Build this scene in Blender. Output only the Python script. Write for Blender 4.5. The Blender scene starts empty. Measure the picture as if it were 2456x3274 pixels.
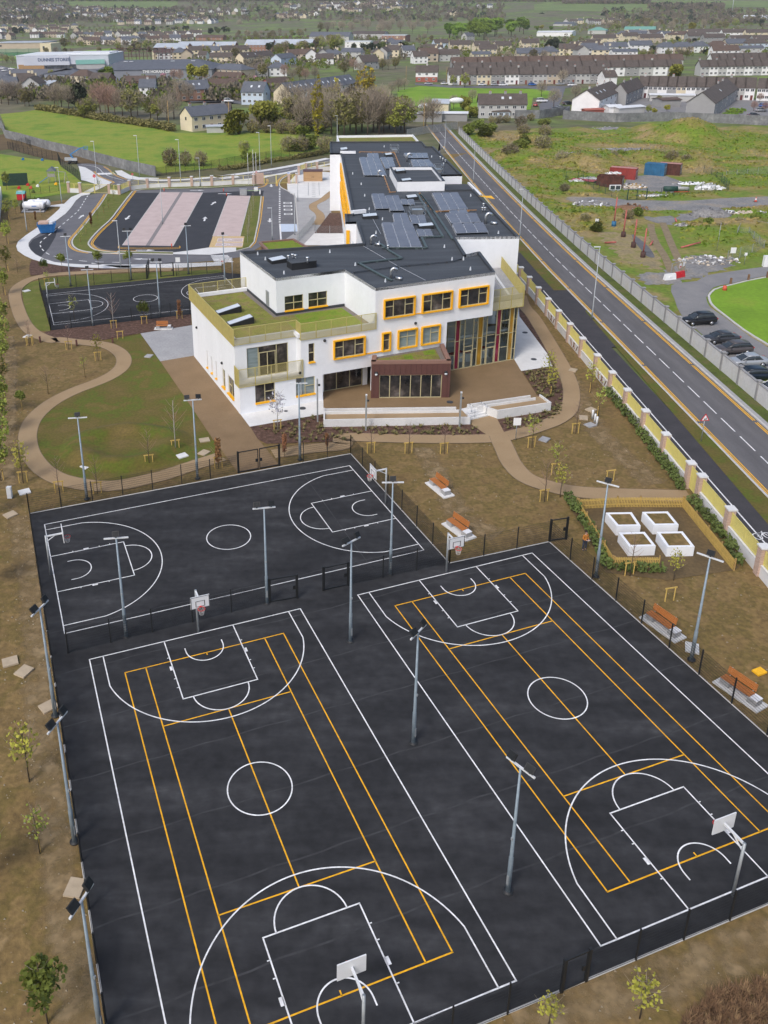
import bpy, math, random
from math import sin, cos, pi, radians, sqrt, atan2, hypot
from mathutils import Vector, Matrix, noise as mn
random.seed(7)
scene = bpy.context.scene
COL = scene.collection
# ------------------------------------------------------------------ survey: the site plan was read off the ground plane
SW, SH, SF = 2456.0, 3274.0, 2830.72
PIT, ROL, CAMH, PX, PY = 0.3743995, -0.01414644, 40.3913, -269.854, -501.648
_f = Vector((0, cos(PIT), -sin(PIT))); _u0 = Vector((0, sin(PIT), cos(PIT))); _r0 = Vector((1, 0, 0))
_r = _r0 * cos(ROL) + _u0 * sin(ROL); _u = -_r0 * sin(ROL) + _u0 * cos(ROL)
CAM = Vector((0, 0, CAMH))
RG = dict(D=(0,0,1.4804),f1=(0,0,.7402),f1b=(1228,0,.7402),f3=(0,400,.5425),f4=(800,400,.5425),f5=(1600,350,.516),g1=(560,800,.42194),g2=(1100,800,.48222),g3=(0,1050,.42194),g4=(1600,1000,.516),g5=(1150,1350,.7872),h1=(0,1400,.7402),h2=(0,2150,.7402),h3=(1228,2150,.7402),
 t1=(0,0,.37372),t2=(600,0,.37372),t3=(1200,0,.37372),t4=(1800,0,.39542),t5=(0,200,.37372),t6=(600,200,.37372),t7=(1200,200,.37372),t8=(1800,200,.39542),k1=(0,360,.31344),k2=(0,600,.25316),k3=(700,400,.25316),k4=(1780,480,.40747),k5=(2100,950,.21459))
def ray(k, x, y):
 a, b, s = RG[k]
 u, v = a + x*s, b + y*s
 return _f + _r*((u-SW/2-PX)/SF) - _u*((v-SH/2-PY)/SF)
def S(k, x, y, z=0.0):
 d = ray(k, x, y); p = CAM + d*((z-CAMH)/d.z)
 return Vector((p.x, p.y, z))
def SS(k, s, z=0.0):
 return [S(k, *map(float, t.split(',')), z) for t in s.split()]
def MS(s, z=0.0):                      # "key:x,y x,y key2:x,y ..."
 out = []; k = 'D'
 for t in s.split():
  if ':' in t: k, t = t.split(':')
  out.append(S(k, *map(float, t.split(',')), z))
 return out
def V2(p): return Vector((p[0], p[1], 0))
# ------------------------------------------------------------------ materials
MATS = {}
def lin(c): return tuple(x for x in c) + (1.0,)
def mat(name, col, rough=.8, metal=0.0, var=.12, scale=1.5, bump=0.0, bscale=20., cols=None, spec=.5, local=False, objvar=0.0, alpha=None, emit=None, detail=5.0, stretch=None, fine=0.0, fscale=8.):
 """procedural surface: two colours (or a ramp) mixed by noise over world position, optional fine grain, bump and per-object tint"""
 if name in MATS: return MATS[name]
 m = bpy.data.materials.new(name); m.use_nodes = True; nt = m.node_tree; N = nt.nodes; L = nt.links
 b = N['Principled BSDF']; b.inputs['Roughness'].default_value = rough; b.inputs['Metallic'].default_value = metal
 b.inputs['Specular IOR Level'].default_value = spec
 if local:
  tc = N.new('ShaderNodeTexCoord'); pos = tc.outputs['Object']
 else:
  g = N.new('ShaderNodeNewGeometry'); pos = g.outputs['Position']
 if stretch:
  mp = N.new('ShaderNodeMapping'); mp.inputs['Scale'].default_value = stretch[:3]
  if len(stretch) > 3: mp.inputs['Rotation'].default_value = (0, 0, stretch[3])
  L.new(pos, mp.inputs['Vector']); npos = mp.outputs['Vector']
 else: npos = pos
 n = N.new('ShaderNodeTexNoise'); n.inputs['Scale'].default_value = scale; n.inputs['Detail'].default_value = detail; n.inputs['Roughness'].default_value = .62
 L.new(npos, n.inputs['Vector'])
 r = N.new('ShaderNodeValToRGB'); L.new(n.outputs['Fac'], r.inputs['Fac'])
 e = r.color_ramp.elements
 if cols:
  e[0].position = cols[0][0]; e[0].color = lin(cols[0][1]); e[1].position = cols[-1][0]; e[1].color = lin(cols[-1][1])
  for p, c in cols[1:-1]:
   q = e.new(p); q.color = lin(c)
 else:
  e[0].position = .3; e[1].position = .7
  e[0].color = lin([x*(1-var) for x in col]); e[1].color = lin([min(1, x*(1+var)) for x in col])
 out = r.outputs['Color']
 if fine:
  n2 = N.new('ShaderNodeTexNoise'); n2.inputs['Scale'].default_value = fscale; n2.inputs['Detail'].default_value = 4
  L.new(pos, n2.inputs['Vector'])
  mr = N.new('ShaderNodeMapRange'); mr.inputs[1].default_value = .25; mr.inputs[2].default_value = .75; mr.inputs[3].default_value = 1-fine; mr.inputs[4].default_value = 1+fine
  L.new(n2.outputs['Fac'], mr.inputs[0])
  mx = N.new('ShaderNodeVectorMath'); mx.operation = 'SCALE'; L.new(out, mx.inputs[0]); L.new(mr.outputs[0], mx.inputs['Scale']); out = mx.outputs[0]
 if objvar:
  oi = N.new('ShaderNodeObjectInfo'); hs = N.new('ShaderNodeHueSaturation')
  m1 = N.new('ShaderNodeMapRange'); m1.inputs[3].default_value = 1-objvar; m1.inputs[4].default_value = 1+objvar
  m2 = N.new('ShaderNodeMapRange'); m2.inputs[3].default_value = .5-objvar*.06; m2.inputs[4].default_value = .5+objvar*.06
  L.new(oi.outputs['Random'], m1.inputs[0]); L.new(oi.outputs['Random'], m2.inputs[0])
  L.new(m1.outputs[0], hs.inputs['Value']); L.new(m2.outputs[0], hs.inputs['Hue']); L.new(out, hs.inputs['Color']); out = hs.outputs['Color']
 L.new(out, b.inputs['Base Color'])
 if bump:
  n3 = N.new('ShaderNodeTexNoise'); n3.inputs['Scale'].default_value = bscale; n3.inputs['Detail'].default_value = 5
  L.new(pos, n3.inputs['Vector'])
  bp = N.new('ShaderNodeBump'); bp.inputs['Strength'].default_value = bump; bp.inputs['Distance'].default_value = .05
  L.new(n3.outputs['Fac'], bp.inputs['Height']); L.new(bp.outputs['Normal'], b.inputs['Normal'])
 if alpha is not None: b.inputs['Alpha'].default_value = alpha
 MATS[name] = m
 return m
def glassmat(name, tint, mixf, rough=.02):
 """thin pane: part see-through, part mirror"""
 m = bpy.data.materials.new(name); m.use_nodes = True; nt = m.node_tree; N = nt.nodes; L = nt.links
 N.clear(); o = N.new('ShaderNodeOutputMaterial'); mx = N.new('ShaderNodeMixShader'); t = N.new('ShaderNodeBsdfTransparent'); g = N.new('ShaderNodeBsdfGlossy')
 t.inputs['Color'].default_value = lin(tint); g.inputs['Roughness'].default_value = rough
 lw = N.new('ShaderNodeLayerWeight'); lw.inputs['Blend'].default_value = mixf
 no = N.new('ShaderNodeTexNoise'); no.inputs['Scale'].default_value = .6; ge = N.new('ShaderNodeNewGeometry'); L.new(ge.outputs['Position'], no.inputs['Vector'])
 bp = N.new('ShaderNodeBump'); bp.inputs['Strength'].default_value = .06; L.new(no.outputs['Fac'], bp.inputs['Height']); L.new(bp.outputs['Normal'], g.inputs['Normal'])
 L.new(lw.outputs['Fresnel'], mx.inputs[0]); L.new(t.outputs[0], mx.inputs[1]); L.new(g.outputs[0], mx.inputs[2]); L.new(mx.outputs[0], o.inputs['Surface'])
 MATS[name] = m; return m
# ------------------------------------------------------------------ mesh builder
class MB:
 def __init__(s): s.v = []; s.f = []; s.m = []; s.mats = []; s.cur = 0; s.sm = []; s.smooth = False
 def use(s, m):
  if m not in s.mats: s.mats.append(m)
  s.cur = s.mats.index(m); return s
 def add(s, vs, fs):
  o = len(s.v); s.v += [tuple(p) for p in vs]
  for f in fs:
   s.f.append([i+o for i in f]); s.m.append(s.cur); s.sm.append(s.smooth)
  return s
 def box(s, c, d, rz=0.0, M=None):
  hx, hy, hz = d[0]/2, d[1]/2, d[2]/2; cr, sr = cos(rz), sin(rz); vs = []
  for z in (-hz, hz):
   for x, y in ((-hx,-hy),(hx,-hy),(hx,hy),(-hx,hy)):
    p = Vector((x*cr-y*sr+c[0], x*sr+y*cr+c[1], z+c[2])); vs.append(M @ p if M else p)
  return s.add(vs, [(3,2,1,0),(4,5,6,7),(0,1,5,4),(1,2,6,5),(2,3,7,6),(3,0,4,7)])
 def bar(s, a, b, w, h=None, up=None):     # rectangular bar from a to b
  a, b = Vector(a), Vector(b); d = (b-a)
  if d.length < 1e-6: return s
  d.normalize(); h = h or w
  upv = Vector(up) if up else (Vector((0,0,1)) if abs(d.z) < .95 else Vector((1,0,0)))
  x = d.cross(upv).normalized()*(w/2); y = x.cross(d).normalized()*(h/2)
  vs = [a-x-y,a+x-y,a+x+y,a-x+y,b-x-y,b+x-y,b+x+y,b-x+y]
  return s.add(vs, [(0,1,2,3),(7,6,5,4),(4,5,1,0),(5,6,2,1),(6,7,3,2),(7,4,0,3)])
 def tri(s, a, b, w):                    # thin three-sided wire
  a, b = Vector(a), Vector(b); d = (b-a).normalized()
  x = d.orthogonal().normalized()*w*.6; y = d.cross(x)
  o = []
  for p in (a, b):
   for k in range(3):
    t = k*2.0944; o.append(p + x*cos(t) + y*sin(t))
  return s.add(o, [(0,1,4,3),(1,2,5,4),(2,0,3,5)])
 def tube(s, pts, r, n=8, cap=True):
  pts = [Vector(p) for p in pts]; rs = r if isinstance(r, (list, tuple)) else [r]*len(pts)
  rings = []; px = None
  for i, p in enumerate(pts):
   d = (pts[min(i+1, len(pts)-1)] - pts[max(i-1, 0)])
   d = d.normalized() if d.length > 1e-9 else Vector((0,0,1))
   x = d.orthogonal().normalized() if px is None else (px - d*px.dot(d)).normalized()
   px = x; y = d.cross(x)
   rings.append([p + (x*cos(2*pi*k/n) + y*sin(2*pi*k/n))*rs[i] for k in range(n)])
  vs = [q for g in rings for q in g]; fs = []
  for i in range(len(pts)-1):
   for k in range(n):
    fs.append((i*n+k, i*n+(k+1)%n, (i+1)*n+(k+1)%n, (i+1)*n+k))
  if cap: fs += [tuple(range(n))[::-1], tuple(range((len(pts)-1)*n, len(pts)*n))]
  return s.add(vs, fs)
 def prism(s, poly, z0, z1, bottom=True):
  n = len(poly)
  ar = sum(poly[i][0]*poly[(i+1)%n][1]-poly[(i+1)%n][0]*poly[i][1] for i in range(n))
  if ar < 0: poly = poly[::-1]
  vs = [(p[0],p[1],z0) for p in poly] + [(p[0],p[1],z1) for p in poly]
  fs = [(i,(i+1)%n,n+(i+1)%n,n+i) for i in range(n)] + [tuple(range(n,2*n))]
  if bottom: fs.append(tuple(range(n))[::-1])
  return s.add(vs, fs)
 def quad(s, a, b, c, d): return s.add([a,b,c,d], [(0,1,2,3)])
 def sphere(s, c, r, nu=10, nv=6, zs=1.0, z0=-1.0):
  vs = []; fs = []
  for j in range(nv+1):
   t = pi*j/nv
   for i in range(nu):
    p = 2*pi*i/nu; rr = r if not isinstance(r, tuple) else 1
    q = (sin(t)*cos(p), sin(t)*sin(p), max(cos(t), z0))
    vs.append((c[0]+q[0]*(r[0] if isinstance(r, tuple) else r), c[1]+q[1]*(r[1] if isinstance(r, tuple) else r), c[2]+q[2]*(r[2] if isinstance(r, tuple) else r*zs)))
  for j in range(nv):
   for i in range(nu): fs.append((j*nu+i, (j+1)*nu+i, (j+1)*nu+(i+1)%nu, j*nu+(i+1)%nu))
  return s.add(vs, fs)
 def build(s, name, m=None, parent=None, world=False, kind=None, smooth=False, label=None):
  me = bpy.data.meshes.new(name); off = Vector(parent.location) if (parent is not None and world) else None
  vs = [tuple(Vector(p)-off) for p in s.v] if off is not None else s.v
  me.from_pydata(vs, [], s.f)
  for q in (s.mats or ([m] if m else [])): me.materials.append(q)
  if s.mats: me.polygons.foreach_set('material_index', s.m)
  if smooth: me.polygons.foreach_set('use_smooth', [True]*len(s.f))
  elif any(s.sm): me.polygons.foreach_set('use_smooth', s.sm)
  me.update()
  o = bpy.data.objects.new(name, me); COL.objects.link(o)
  if parent is not None: o.parent = parent
  if kind: o['kind'] = kind
  if label: o['label'] = label
  return o
def tag(o, label, cat, group=None):
 o['label'] = label; o['category'] = cat
 if group: o['group'] = group
 return o
def thing(name, label, cat, loc=(0,0,0), rz=0.0, group=None, sc=None):
 o = bpy.data.objects.new(name, None); COL.objects.link(o); o.location = loc; o.rotation_euler = (0,0,rz)
 o.empty_display_size = .2
 if sc: o.scale = (sc,sc,sc) if not isinstance(sc, tuple) else sc
 return tag(o, label, cat, group)
def dup(root, loc, rz=0.0, label=None, group=None, sc=None, cat=None):
 r = root.copy(); COL.objects.link(r); r.location = loc; r.rotation_euler = (0,0,rz)
 if label: r['label'] = label
 if group: r['group'] = group
 if cat: r['category'] = cat
 if sc: r.scale = (sc,sc,sc) if not isinstance(sc, tuple) else sc
 for ch in list(root.children):
  c = ch.copy(); COL.objects.link(c); c.parent = r
  for g in list(ch.children):
   d = g.copy(); COL.objects.link(d); d.parent = c
 return r
class Proto:                                     # first use moves the prototype itself, later uses copy it
 def __init__(s, root): s.root = root; s.used = False
 def put(s, loc, rz=0.0, label=None, group=None, sc=None, cat=None):
  if not s.used:
   s.used = True; r = s.root; r.location = loc; r.rotation_euler = (0,0,rz)
   if sc: r.scale = (sc,sc,sc) if not isinstance(sc, tuple) else sc
   if label: r['label'] = label
   if group: r['group'] = group
   if cat: r['category'] = cat
   return r
  return dup(s.root, loc, rz, label, group, sc, cat)
ORD = ['first','second','third','fourth','fifth','sixth','seventh','eighth','ninth','tenth','eleventh','twelfth','thirteenth','fourteenth','fifteenth','sixteenth','seventeenth','eighteenth','nineteenth','twentieth','twenty-first','twenty-second','twenty-third','twenty-fourth','twenty-fifth','twenty-sixth','twenty-seventh','twenty-eighth','twenty-ninth','thirtieth']
def sheet(name, pts, z, m, kind='structure', parent=None):
 return MB().add([(p[0],p[1],z) for p in pts], [tuple(range(len(pts)))]).build(name, m, kind=kind, parent=parent)
def normals2(pts, closed=False):
 n = len(pts); out = []
 for i in range(n):
  a = pts[(i-1)%n] if (closed or i > 0) else pts[i]; b = pts[(i+1)%n] if (closed or i < n-1) else pts[i]
  d = V2(b)-V2(a); d.normalize(); out.append(Vector((-d.y, d.x, 0)))
 return out
def smooth_line(pts, k=6, closed=False):
 P = [V2(p) for p in pts]; n = len(P); out = []
 rng = range(n if closed else n-1)
 for i in rng:
  p0 = P[(i-1)%n] if (closed or i > 0) else P[i]; p1 = P[i]; p2 = P[(i+1)%n]; p3 = P[(i+2)%n] if (closed or i < n-2) else P[(i+1)%n]
  for j in range(k):
   t = j/k; out.append(.5*((2*p1)+(-p0+p2)*t+(2*p0-5*p1+4*p2-p3)*t*t+(-p0+3*p1-3*p2+p3)*t*t*t))
 if not closed: out.append(P[-1])
 return out
def strip(M, pts, w, z, off=0.0, closed=False, h=0.0):
 """ribbon of width w along pts, shifted sideways by off; with h > 0 a solid kerb"""
 nn = normals2(pts, closed); n = len(pts)
 Lf = [V2(p)+q*(off+w/2) for p, q in zip(pts, nn)]; Rt = [V2(p)+q*(off-w/2) for p, q in zip(pts, nn)]
 rng = range(n if closed else n-1)
 if not h:
  vs = [(p.x,p.y,z) for p in Rt]+[(p.x,p.y,z) for p in Lf]
  return M.add(vs, [(i,(i+1)%n,n+(i+1)%n,n+i) for i in rng])
 vs = [(p.x,p.y,z) for p in Rt]+[(p.x,p.y,z) for p in Lf]+[(p.x,p.y,z+h) for p in Rt]+[(p.x,p.y,z+h) for p in Lf]
 fs = []
 for i in rng:
  j = (i+1)%n; fs += [(2*n+i,2*n+j,3*n+j,3*n+i),(i,j,2*n+j,2*n+i),(n+j,n+i,3*n+i,3*n+j)]
 if not closed: fs += [(0,2*n,3*n,n),(n-1,2*n-1,4*n-1,3*n-1)]
 return M.add(vs, fs)
def dashes(M, pts, w, z, on, gap, start=0.0):
 pts = [V2(p) for p in pts]; d = -start; cur = []
 seg = []
 tot = 0; acc = [0]
 for a, b in zip(pts, pts[1:]): tot += (b-a).length; acc.append(tot)
 def at(s):
  for i in range(len(pts)-1):
   if s <= acc[i+1] or i == len(pts)-2:
    t = (s-acc[i])/max(1e-6, acc[i+1]-acc[i]); return pts[i].lerp(pts[i+1], t)
 s = start
 while s < tot-.2:
  e = min(s+on, tot); k = max(1, int((e-s)/.8)); strip(M, [at(s+(e-s)*i/k) for i in range(k+1)], w, z); s += on+gap
def resample(pts, step):
 pts = [Vector(p) for p in pts]; out = [pts[0]]; acc = 0
 for a, b in zip(pts, pts[1:]):
  l = (b-a).length; d = step-acc
  while d <= l+1e-6:
   out.append(a.lerp(b, d/l)); d += step
  acc = l-(d-step)
 return out
# ------------------------------------------------------------------ ground materials
mat('soil', None, .95, cols=[(.28,(.115,.072,.024)),(.42,(.185,.121,.043)),(.5,(.135,.096,.026)),(.56,(.205,.135,.050)),(.64,(.150,.098,.034)),(.74,(.275,.19,.088))], scale=.3, detail=10, fine=.3, fscale=3.2, bump=.5, bscale=9)
mat('soil_dark', None, .95, cols=[(.3,(.08,.055,.024)),(.55,(.13,.088,.038)),(.75,(.18,.125,.058))], scale=.25, detail=9, fine=.22, fscale=3.5, bump=.5, bscale=9)
mat('lawn_new', None, .95, cols=[(.28,(.165,.112,.036)),(.42,(.125,.094,.020)),(.5,(.105,.092,.012)),(.56,(.085,.108,.006)),(.61,(.115,.096,.014)),(.74,(.18,.122,.038))], scale=.2, detail=9, fine=.22, fscale=4, bump=.4, bscale=14)
mat('grass_strip', None, .95, cols=[(.3,(.095,.098,.015)),(.5,(.115,.138,.015)),(.7,(.165,.138,.04))], scale=.5, detail=9, fine=.2, fscale=5, bump=.4, bscale=14)
mat('verge_dark', None, .95, cols=[(.3,(.05,.065,.012)),(.5,(.075,.105,.012)),(.68,(.11,.10,.035))], scale=.5, detail=9, fine=.25, fscale=5, bump=.4, bscale=14)
mat('field', None, .95, cols=[(.28,(.09,.15,.008)),(.42,(.15,.245,.014)),(.52,(.235,.265,.03)),(.6,(.18,.26,.016)),(.75,(.11,.20,.011))], scale=.09, detail=9, fine=.18, fscale=1.5)
mat('field_bright', None, .95, cols=[(.3,(.12,.22,.008)),(.55,(.17,.30,.012)),(.75,(.23,.27,.03))], scale=.08, detail=8, fine=.15, fscale=1.8)
mat('waste', None, .95, cols=[(.28,(.24,.20,.12)),(.40,(.27,.205,.085)),(.47,(.19,.18,.035)),(.53,(.12,.19,.012)),(.585,(.17,.19,.03)),(.66,(.28,.21,.09))], scale=.05, detail=10, fine=.3, fscale=1.3, bump=.8, bscale=3)
mat('court', None, .88, cols=[(.28,(.0165,.0168,.0185)),(.46,(.0245,.025,.0272)),(.56,(.032,.0325,.035)),(.66,(.044,.0445,.047)),(.78,(.075,.075,.076))], scale=.24, detail=12, fine=.3, fscale=1.5, bump=.15, bscale=60, stretch=(.6,2.2,1,-.35), spec=.32)
mat('car_park_asphalt', None, .88, cols=[(.25,(.032,.034,.040)),(.7,(.047,.049,.057))], scale=.4, detail=9, fine=.1, fscale=9, spec=.35)
mat('road', None, .86, cols=[(.25,(.092,.089,.092)),(.5,(.122,.118,.121)),(.72,(.150,.145,.147))], scale=.35, detail=9, fine=.1, fscale=9, stretch=(1.8,.25,1), spec=.4)
mat('road_grey', None, .86, cols=[(.25,(.11,.11,.12)),(.72,(.16,.16,.172))], scale=.35, detail=9, fine=.1, fscale=9, spec=.4)
mat('footway', None, .88, cols=[(.25,(.040,.038,.042)),(.72,(.062,.058,.062))], scale=.6, detail=9, fine=.12, fscale=9, spec=.35)
mat('lane_asphalt', None, .86, cols=[(.25,(.17,.17,.175)),(.5,(.215,.21,.21)),(.75,(.26,.25,.24))], scale=.3, detail=9, fine=.1, fscale=7)
mat('gravel', None, .95, cols=[(.28,(.14,.14,.145)),(.5,(.22,.215,.21)),(.7,(.30,.25,.185))], scale=.22, detail=10, fine=.3, fscale=2.5, bump=.6, bscale=6)
mat('resin_apron', None, .92, cols=[(.3,(.190,.125,.064)),(.5,(.215,.142,.074)),(.7,(.235,.158,.085))], scale=.35, detail=10, fine=.13, fscale=9)
mat('resin_path', None, .92, cols=[(.3,(.29,.200,.108)),(.7,(.345,.245,.138))], scale=.3, detail=9, fine=.1, fscale=16)
mat('resin_dark', None, .92, cols=[(.3,(.190,.124,.060)),(.7,(.235,.156,.080))], scale=.35, detail=9, fine=.12, fscale=14)
mat('concrete_light', None, .85, cols=[(.3,(.60,.60,.59)),(.7,(.70,.70,.69))], scale=.6, detail=8, fine=.05, fscale=6)
mat('concrete_grey', None, .88, cols=[(.3,(.30,.30,.305)),(.7,(.37,.37,.375))], scale=.5, detail=9, fine=.12, fscale=4)
mat('mulch', None, .98, cols=[(.3,(.045,.022,.014)),(.5,(.090,.046,.030)),(.7,(.17,.100,.075))], scale=2.2, detail=9, fine=.35, fscale=9, bump=1.0, bscale=9)
mat('paving_pink', None, .9, cols=[(.3,(.45,.355,.335)),(.5,(.50,.40,.38)),(.7,(.54,.44,.415))], scale=.5, detail=8, fine=.08, fscale=12)
mat('line_white', (.74,.74,.74), .7, var=.2, scale=1.2, detail=9, fine=.2, fscale=5)
mat('line_yellow', (.85,.45,.015), .7, var=.10, scale=3, detail=9, fine=.08, fscale=12)
mat('line_tennis', (.80,.40,.004), .7, var=.24, scale=1.2, detail=9, fine=.2, fscale=5)
mat('bay_blue', (.50,.58,.70), .8, var=.08, scale=1)
mat('kerb', (.50,.49,.47), .9, var=.12, scale=1.5, fine=.1)
mat('far_land', None, 1.0, cols=[(.30,(.10,.088,.05)),(.44,(.14,.125,.075)),(.52,(.10,.125,.038)),(.60,(.15,.215,.04)),(.66,(.15,.14,.08)),(.8,(.11,.10,.06))], scale=.012, detail=10, fine=.35, fscale=.12)
M_ = MATS
# ------------------------------------------------------------------ ground sheets, lowest first
R = 9000
sheet('ground', [(-R,-300),(R,-300),(R,R),(-R,R)], -.12, M_['far_land'])
sheet('soil_ground', MS('D:-260,440 3,450 760,345 1010,330') + [Vector(p) for p in ((35.0,240,0),(35.0,8,0),(-45,8,0),(-80,60,0))], -.06, M_['soil'])
def line_x(p, q, a, b):
 d1 = V2(q)-V2(p); d2 = V2(b)-V2(a); w = V2(a)-V2(p); c = d1.x*d2.y-d1.y*d2.x
 return V2(p)+d1*((w.x*d2.y-w.y*d2.x)/c)
# court yard outline
y1, y2, y3, y4 = S('h1',128,327), S('h1',1515,68), S('g5',365,572), S('g5',770,485)
yn1, yn2 = S('h3',870,1330), S('h3',1659,1000)
yl1, yl2 = S('h1',128,327), S('h2',458,1518)
yr1, yr2 = S('g5',770,485), S('g5',1581,1207)
NR = line_x(yr1, yr2, yn1, yn2); NL = line_x(yl1, yl2, yn1, yn2)
YARD = [y1, y2, y3, y4, NR, NL]
sheet('court_asphalt', YARD, 0.0, M_['court'])
M = MB(); strip(M, [y4, NR], .09, -.02, closed=False, h=.05); strip(M, [NR, NL], .09, -.02, h=.05); strip(M, [NL, y1], .09, -.02, h=.05); strip(M, [y1, y2], .09, -.02, h=.05); strip(M, [y2, y3], .09, -.02, h=.05); strip(M, [y3, y4], .09, -.02, h=.05)
M.build('court_edging', M_['kerb'], kind='structure')
def arc(cx, cy, r, a0, a1, n=40): return [Vector((cx+r*cos(radians(a0+(a1-a0)*i/n)), cy+r*sin(radians(a0+(a1-a0)*i/n)), 0)) for i in range(n+1)]
def basket_markings(cx, cy, ang, L=28., W=15., w=.075, z=.008, sc=1.0, name='basketball_markings'):
 """local x runs along the length"""
 M = MB(); T = lambda p: Vector((cx+p[0]*cos(ang)-p[1]*sin(ang), cy+p[0]*sin(ang)+p[1]*cos(ang), 0))
 def ln(*pts, ww=w): strip(M, [T(p) for p in pts], ww, z)
 h, b = L/2, W/2; e = w/2
 for s in (-1, 1): ln((-h-e, s*b), (h+e, s*b)); ln((s*h, -b), (s*h, b))
 strip(M, [T(p) for p in arc(0,0,1.8*sc,0,360,56)[:-1]], w, z, closed=True)
 for s in (-1, 1):
  kw = 2.45*sc; kd = 5.8*sc; bk = h-1.575*sc
  for t in (-1, 1):
   ln((s*h, t*kw), (s*(h-kd), t*kw))
   for d in (1.75, 3.85, 4.7): ln((s*(h-d*sc), t*(kw)), (s*(h-d*sc), t*(kw+.16)), ww=.06)
   q = [T((s*(h-2.6*sc), t*kw)), T((s*(h-3.0*sc), t*kw))]; strip(M, q, .2, z, off=-.1*s*t)
  ln((s*(h-kd), -kw-e), (s*(h-kd), kw+e))
  strip(M, [T((s*(h-kd-p.x), p.y)) for p in arc(0,0,1.8*sc,-90,90,28)], w, z)
  yy = b-.9*sc; rr = 6.75*sc; a = math.degrees(math.asin(min(1, yy/rr)))
  pts = [(0, -yy)] + [(1.575*sc+p.x, p.y) for p in arc(0,0,rr,-a,a,56)] + [(0, yy)]
  strip(M, [T((s*(h-p[0]), p[1])) for p in pts], w, z)
  strip(M, [T((s*(h-1.2*sc), -1.28*sc))]+[T((s*(bk-p.x), p.y)) for p in arc(0,0,1.28*sc,-90,90,28)]+[T((s*(h-1.2*sc), 1.28*sc))], w, z)
 return M.build(name, M_['line_white'], kind='structure')
AA, BA, CA = (-2.551,37.055,.34389+pi/2), (15.814,43.609,.34389+pi/2), (-6.031,62.214,.34793)
for q in (AA, BA, CA): basket_markings(*q)
def tennis(cx, cy, ang):
 M = MB(); T = lambda p: Vector((cx+p[0]*cos(ang)-p[1]*sin(ang), cy+p[0]*sin(ang)+p[1]*cos(ang), 0)); z = .004; w = .075
 h, b, s_, v = 11.885, 5.485, 4.115, 6.4
 for s in (-1, 1):
  for q in (b, s_): strip(M, [T((-h, s*q)), T((h, s*q))], w, z)
  strip(M, [T((s*h, -b-w/2)), T((s*h, b+w/2))], w, z); strip(M, [T((s*v, -s_)), T((s*v, s_))], w, z)
  strip(M, [T((s*h, 0)), T((s*(h-.25), 0))], w, z)
 strip(M, [T((-v, 0)), T((v, 0))], w, z)
 M.build('tennis_markings', M_['line_tennis'], kind='structure')
tennis(*AA); tennis(*BA)
mat('seam', (.036,.0365,.039), .9, var=.4, scale=.9)
M = MB(); c_, s_ = cos(.3479), sin(.3479)
for d in (12.5, 17.2, 21.6, 26.3, 30.8, 35.2, 39.9, 44.2, 49.0, 53.5):
 p, q = Vector((-s_*d-c_*60, c_*d-s_*60, 0)), Vector((-s_*d+c_*80, c_*d+s_*80, 0)); xs = []
 for i in range(6):
  a, b = YARD[i], YARD[(i+1)%6]; e1_, e2_ = b-a, q-p; den = e1_.x*e2_.y-e1_.y*e2_.x
  t = ((p-a).x*e2_.y-(p-a).y*e2_.x)/den; u = ((p-a).x*e1_.y-(p-a).y*e1_.x)/den
  if 0 < t < 1: xs.append(u)
 xs.sort()
 if len(xs) > 1: strip(M, [p.lerp(q, xs[0]+(xs[-1]-xs[0])*k/30)+Vector((0,.06*sin(k*2.1+d),0)) for k in range(31)], .1, .002)
strip(M, MS('h1:1285,122 1400,280 1500,420 1620,580'), .08, .0025)
M.build('laying_seams', M_['seam'], kind='structure')
# small court behind the wing
D_out = MS('f3:237,975 1310,868 1440,880 1440,1080 1120,1115 300,1210')
sheet('small_court_asphalt', D_out, 0.0, M_['court'])
da, db = S('f3',255,1000), S('f3',340,1175); dc = S('f3',858,1021)
dm = (da+db)/2; dl = dc-dm; dang = atan2(dl.y, dl.x); dW = (da-db).length
basket_markings(dc.x, dc.y, dang, L=dl.length*2, W=dW, sc=min(1, dW/15.))
# ------------------------------------------------------------------ paths, aprons, beds, lawns
def pathstrip(name, pts, w, z, m, k=5):
 M = MB(); P = smooth_line(pts, k); strip(M, P, w, z); M.build(name, m, kind='structure');
 E = MB(); strip(E, P, .05, z-.03, off=w/2+.025, h=.033); strip(E, P, .05, z-.03, off=-w/2-.025, h=.033); E.build('path_edging', mat('path_edge',(.20,.15,.10),.9), kind='structure')
 return P
LOOP = MS('f3:1080,848 900,852 700,860 480,870 300,882 190,905 125,938 92,975 90,1020 105,1075 125,1130 165,1195 225,1238 310,1268 g3:440,85 560,100 700,112 800,127 870,155 920,195 940,238 925,290 870,340 790,384 690,425 590,462 480,512 380,570 295,640 240,710 212,790 212,870 235,950 285,1025 350,1085 440,1135 560,1168 700,1190 830,1193 950,1180 1090,1150 1250,1110 1400,1060 1520,1020 1680,970')
pathstrip('tan_path', LOOP, 1.8, .014, M_['resin_path'])
lawn = MS('g3:800,90 1062,40 1215,250 1400,520 1640,880 1659,960 1500,1005 1400,1045 1250,1095 1090,1135 950,1160 830,1172 700,1165 560,1140 460,1100 380,1040 310,960 275,870 275,790 305,710 360,630 440,565 520,520 640,470 760,425 860,380 940,325 985,265 985,215 950,160 880,120')
sheet('lawn', lawn, -.01, M_['lawn_new'])
sheet('court_lawn', MS('f3:130,965 180,925 300,898 480,885 700,875 880,868 1060,860 1310,850 1310,872 235,975 300,1215 210,1210 165,1130 140,1050'), -.01, M_['grass_strip'])
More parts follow.
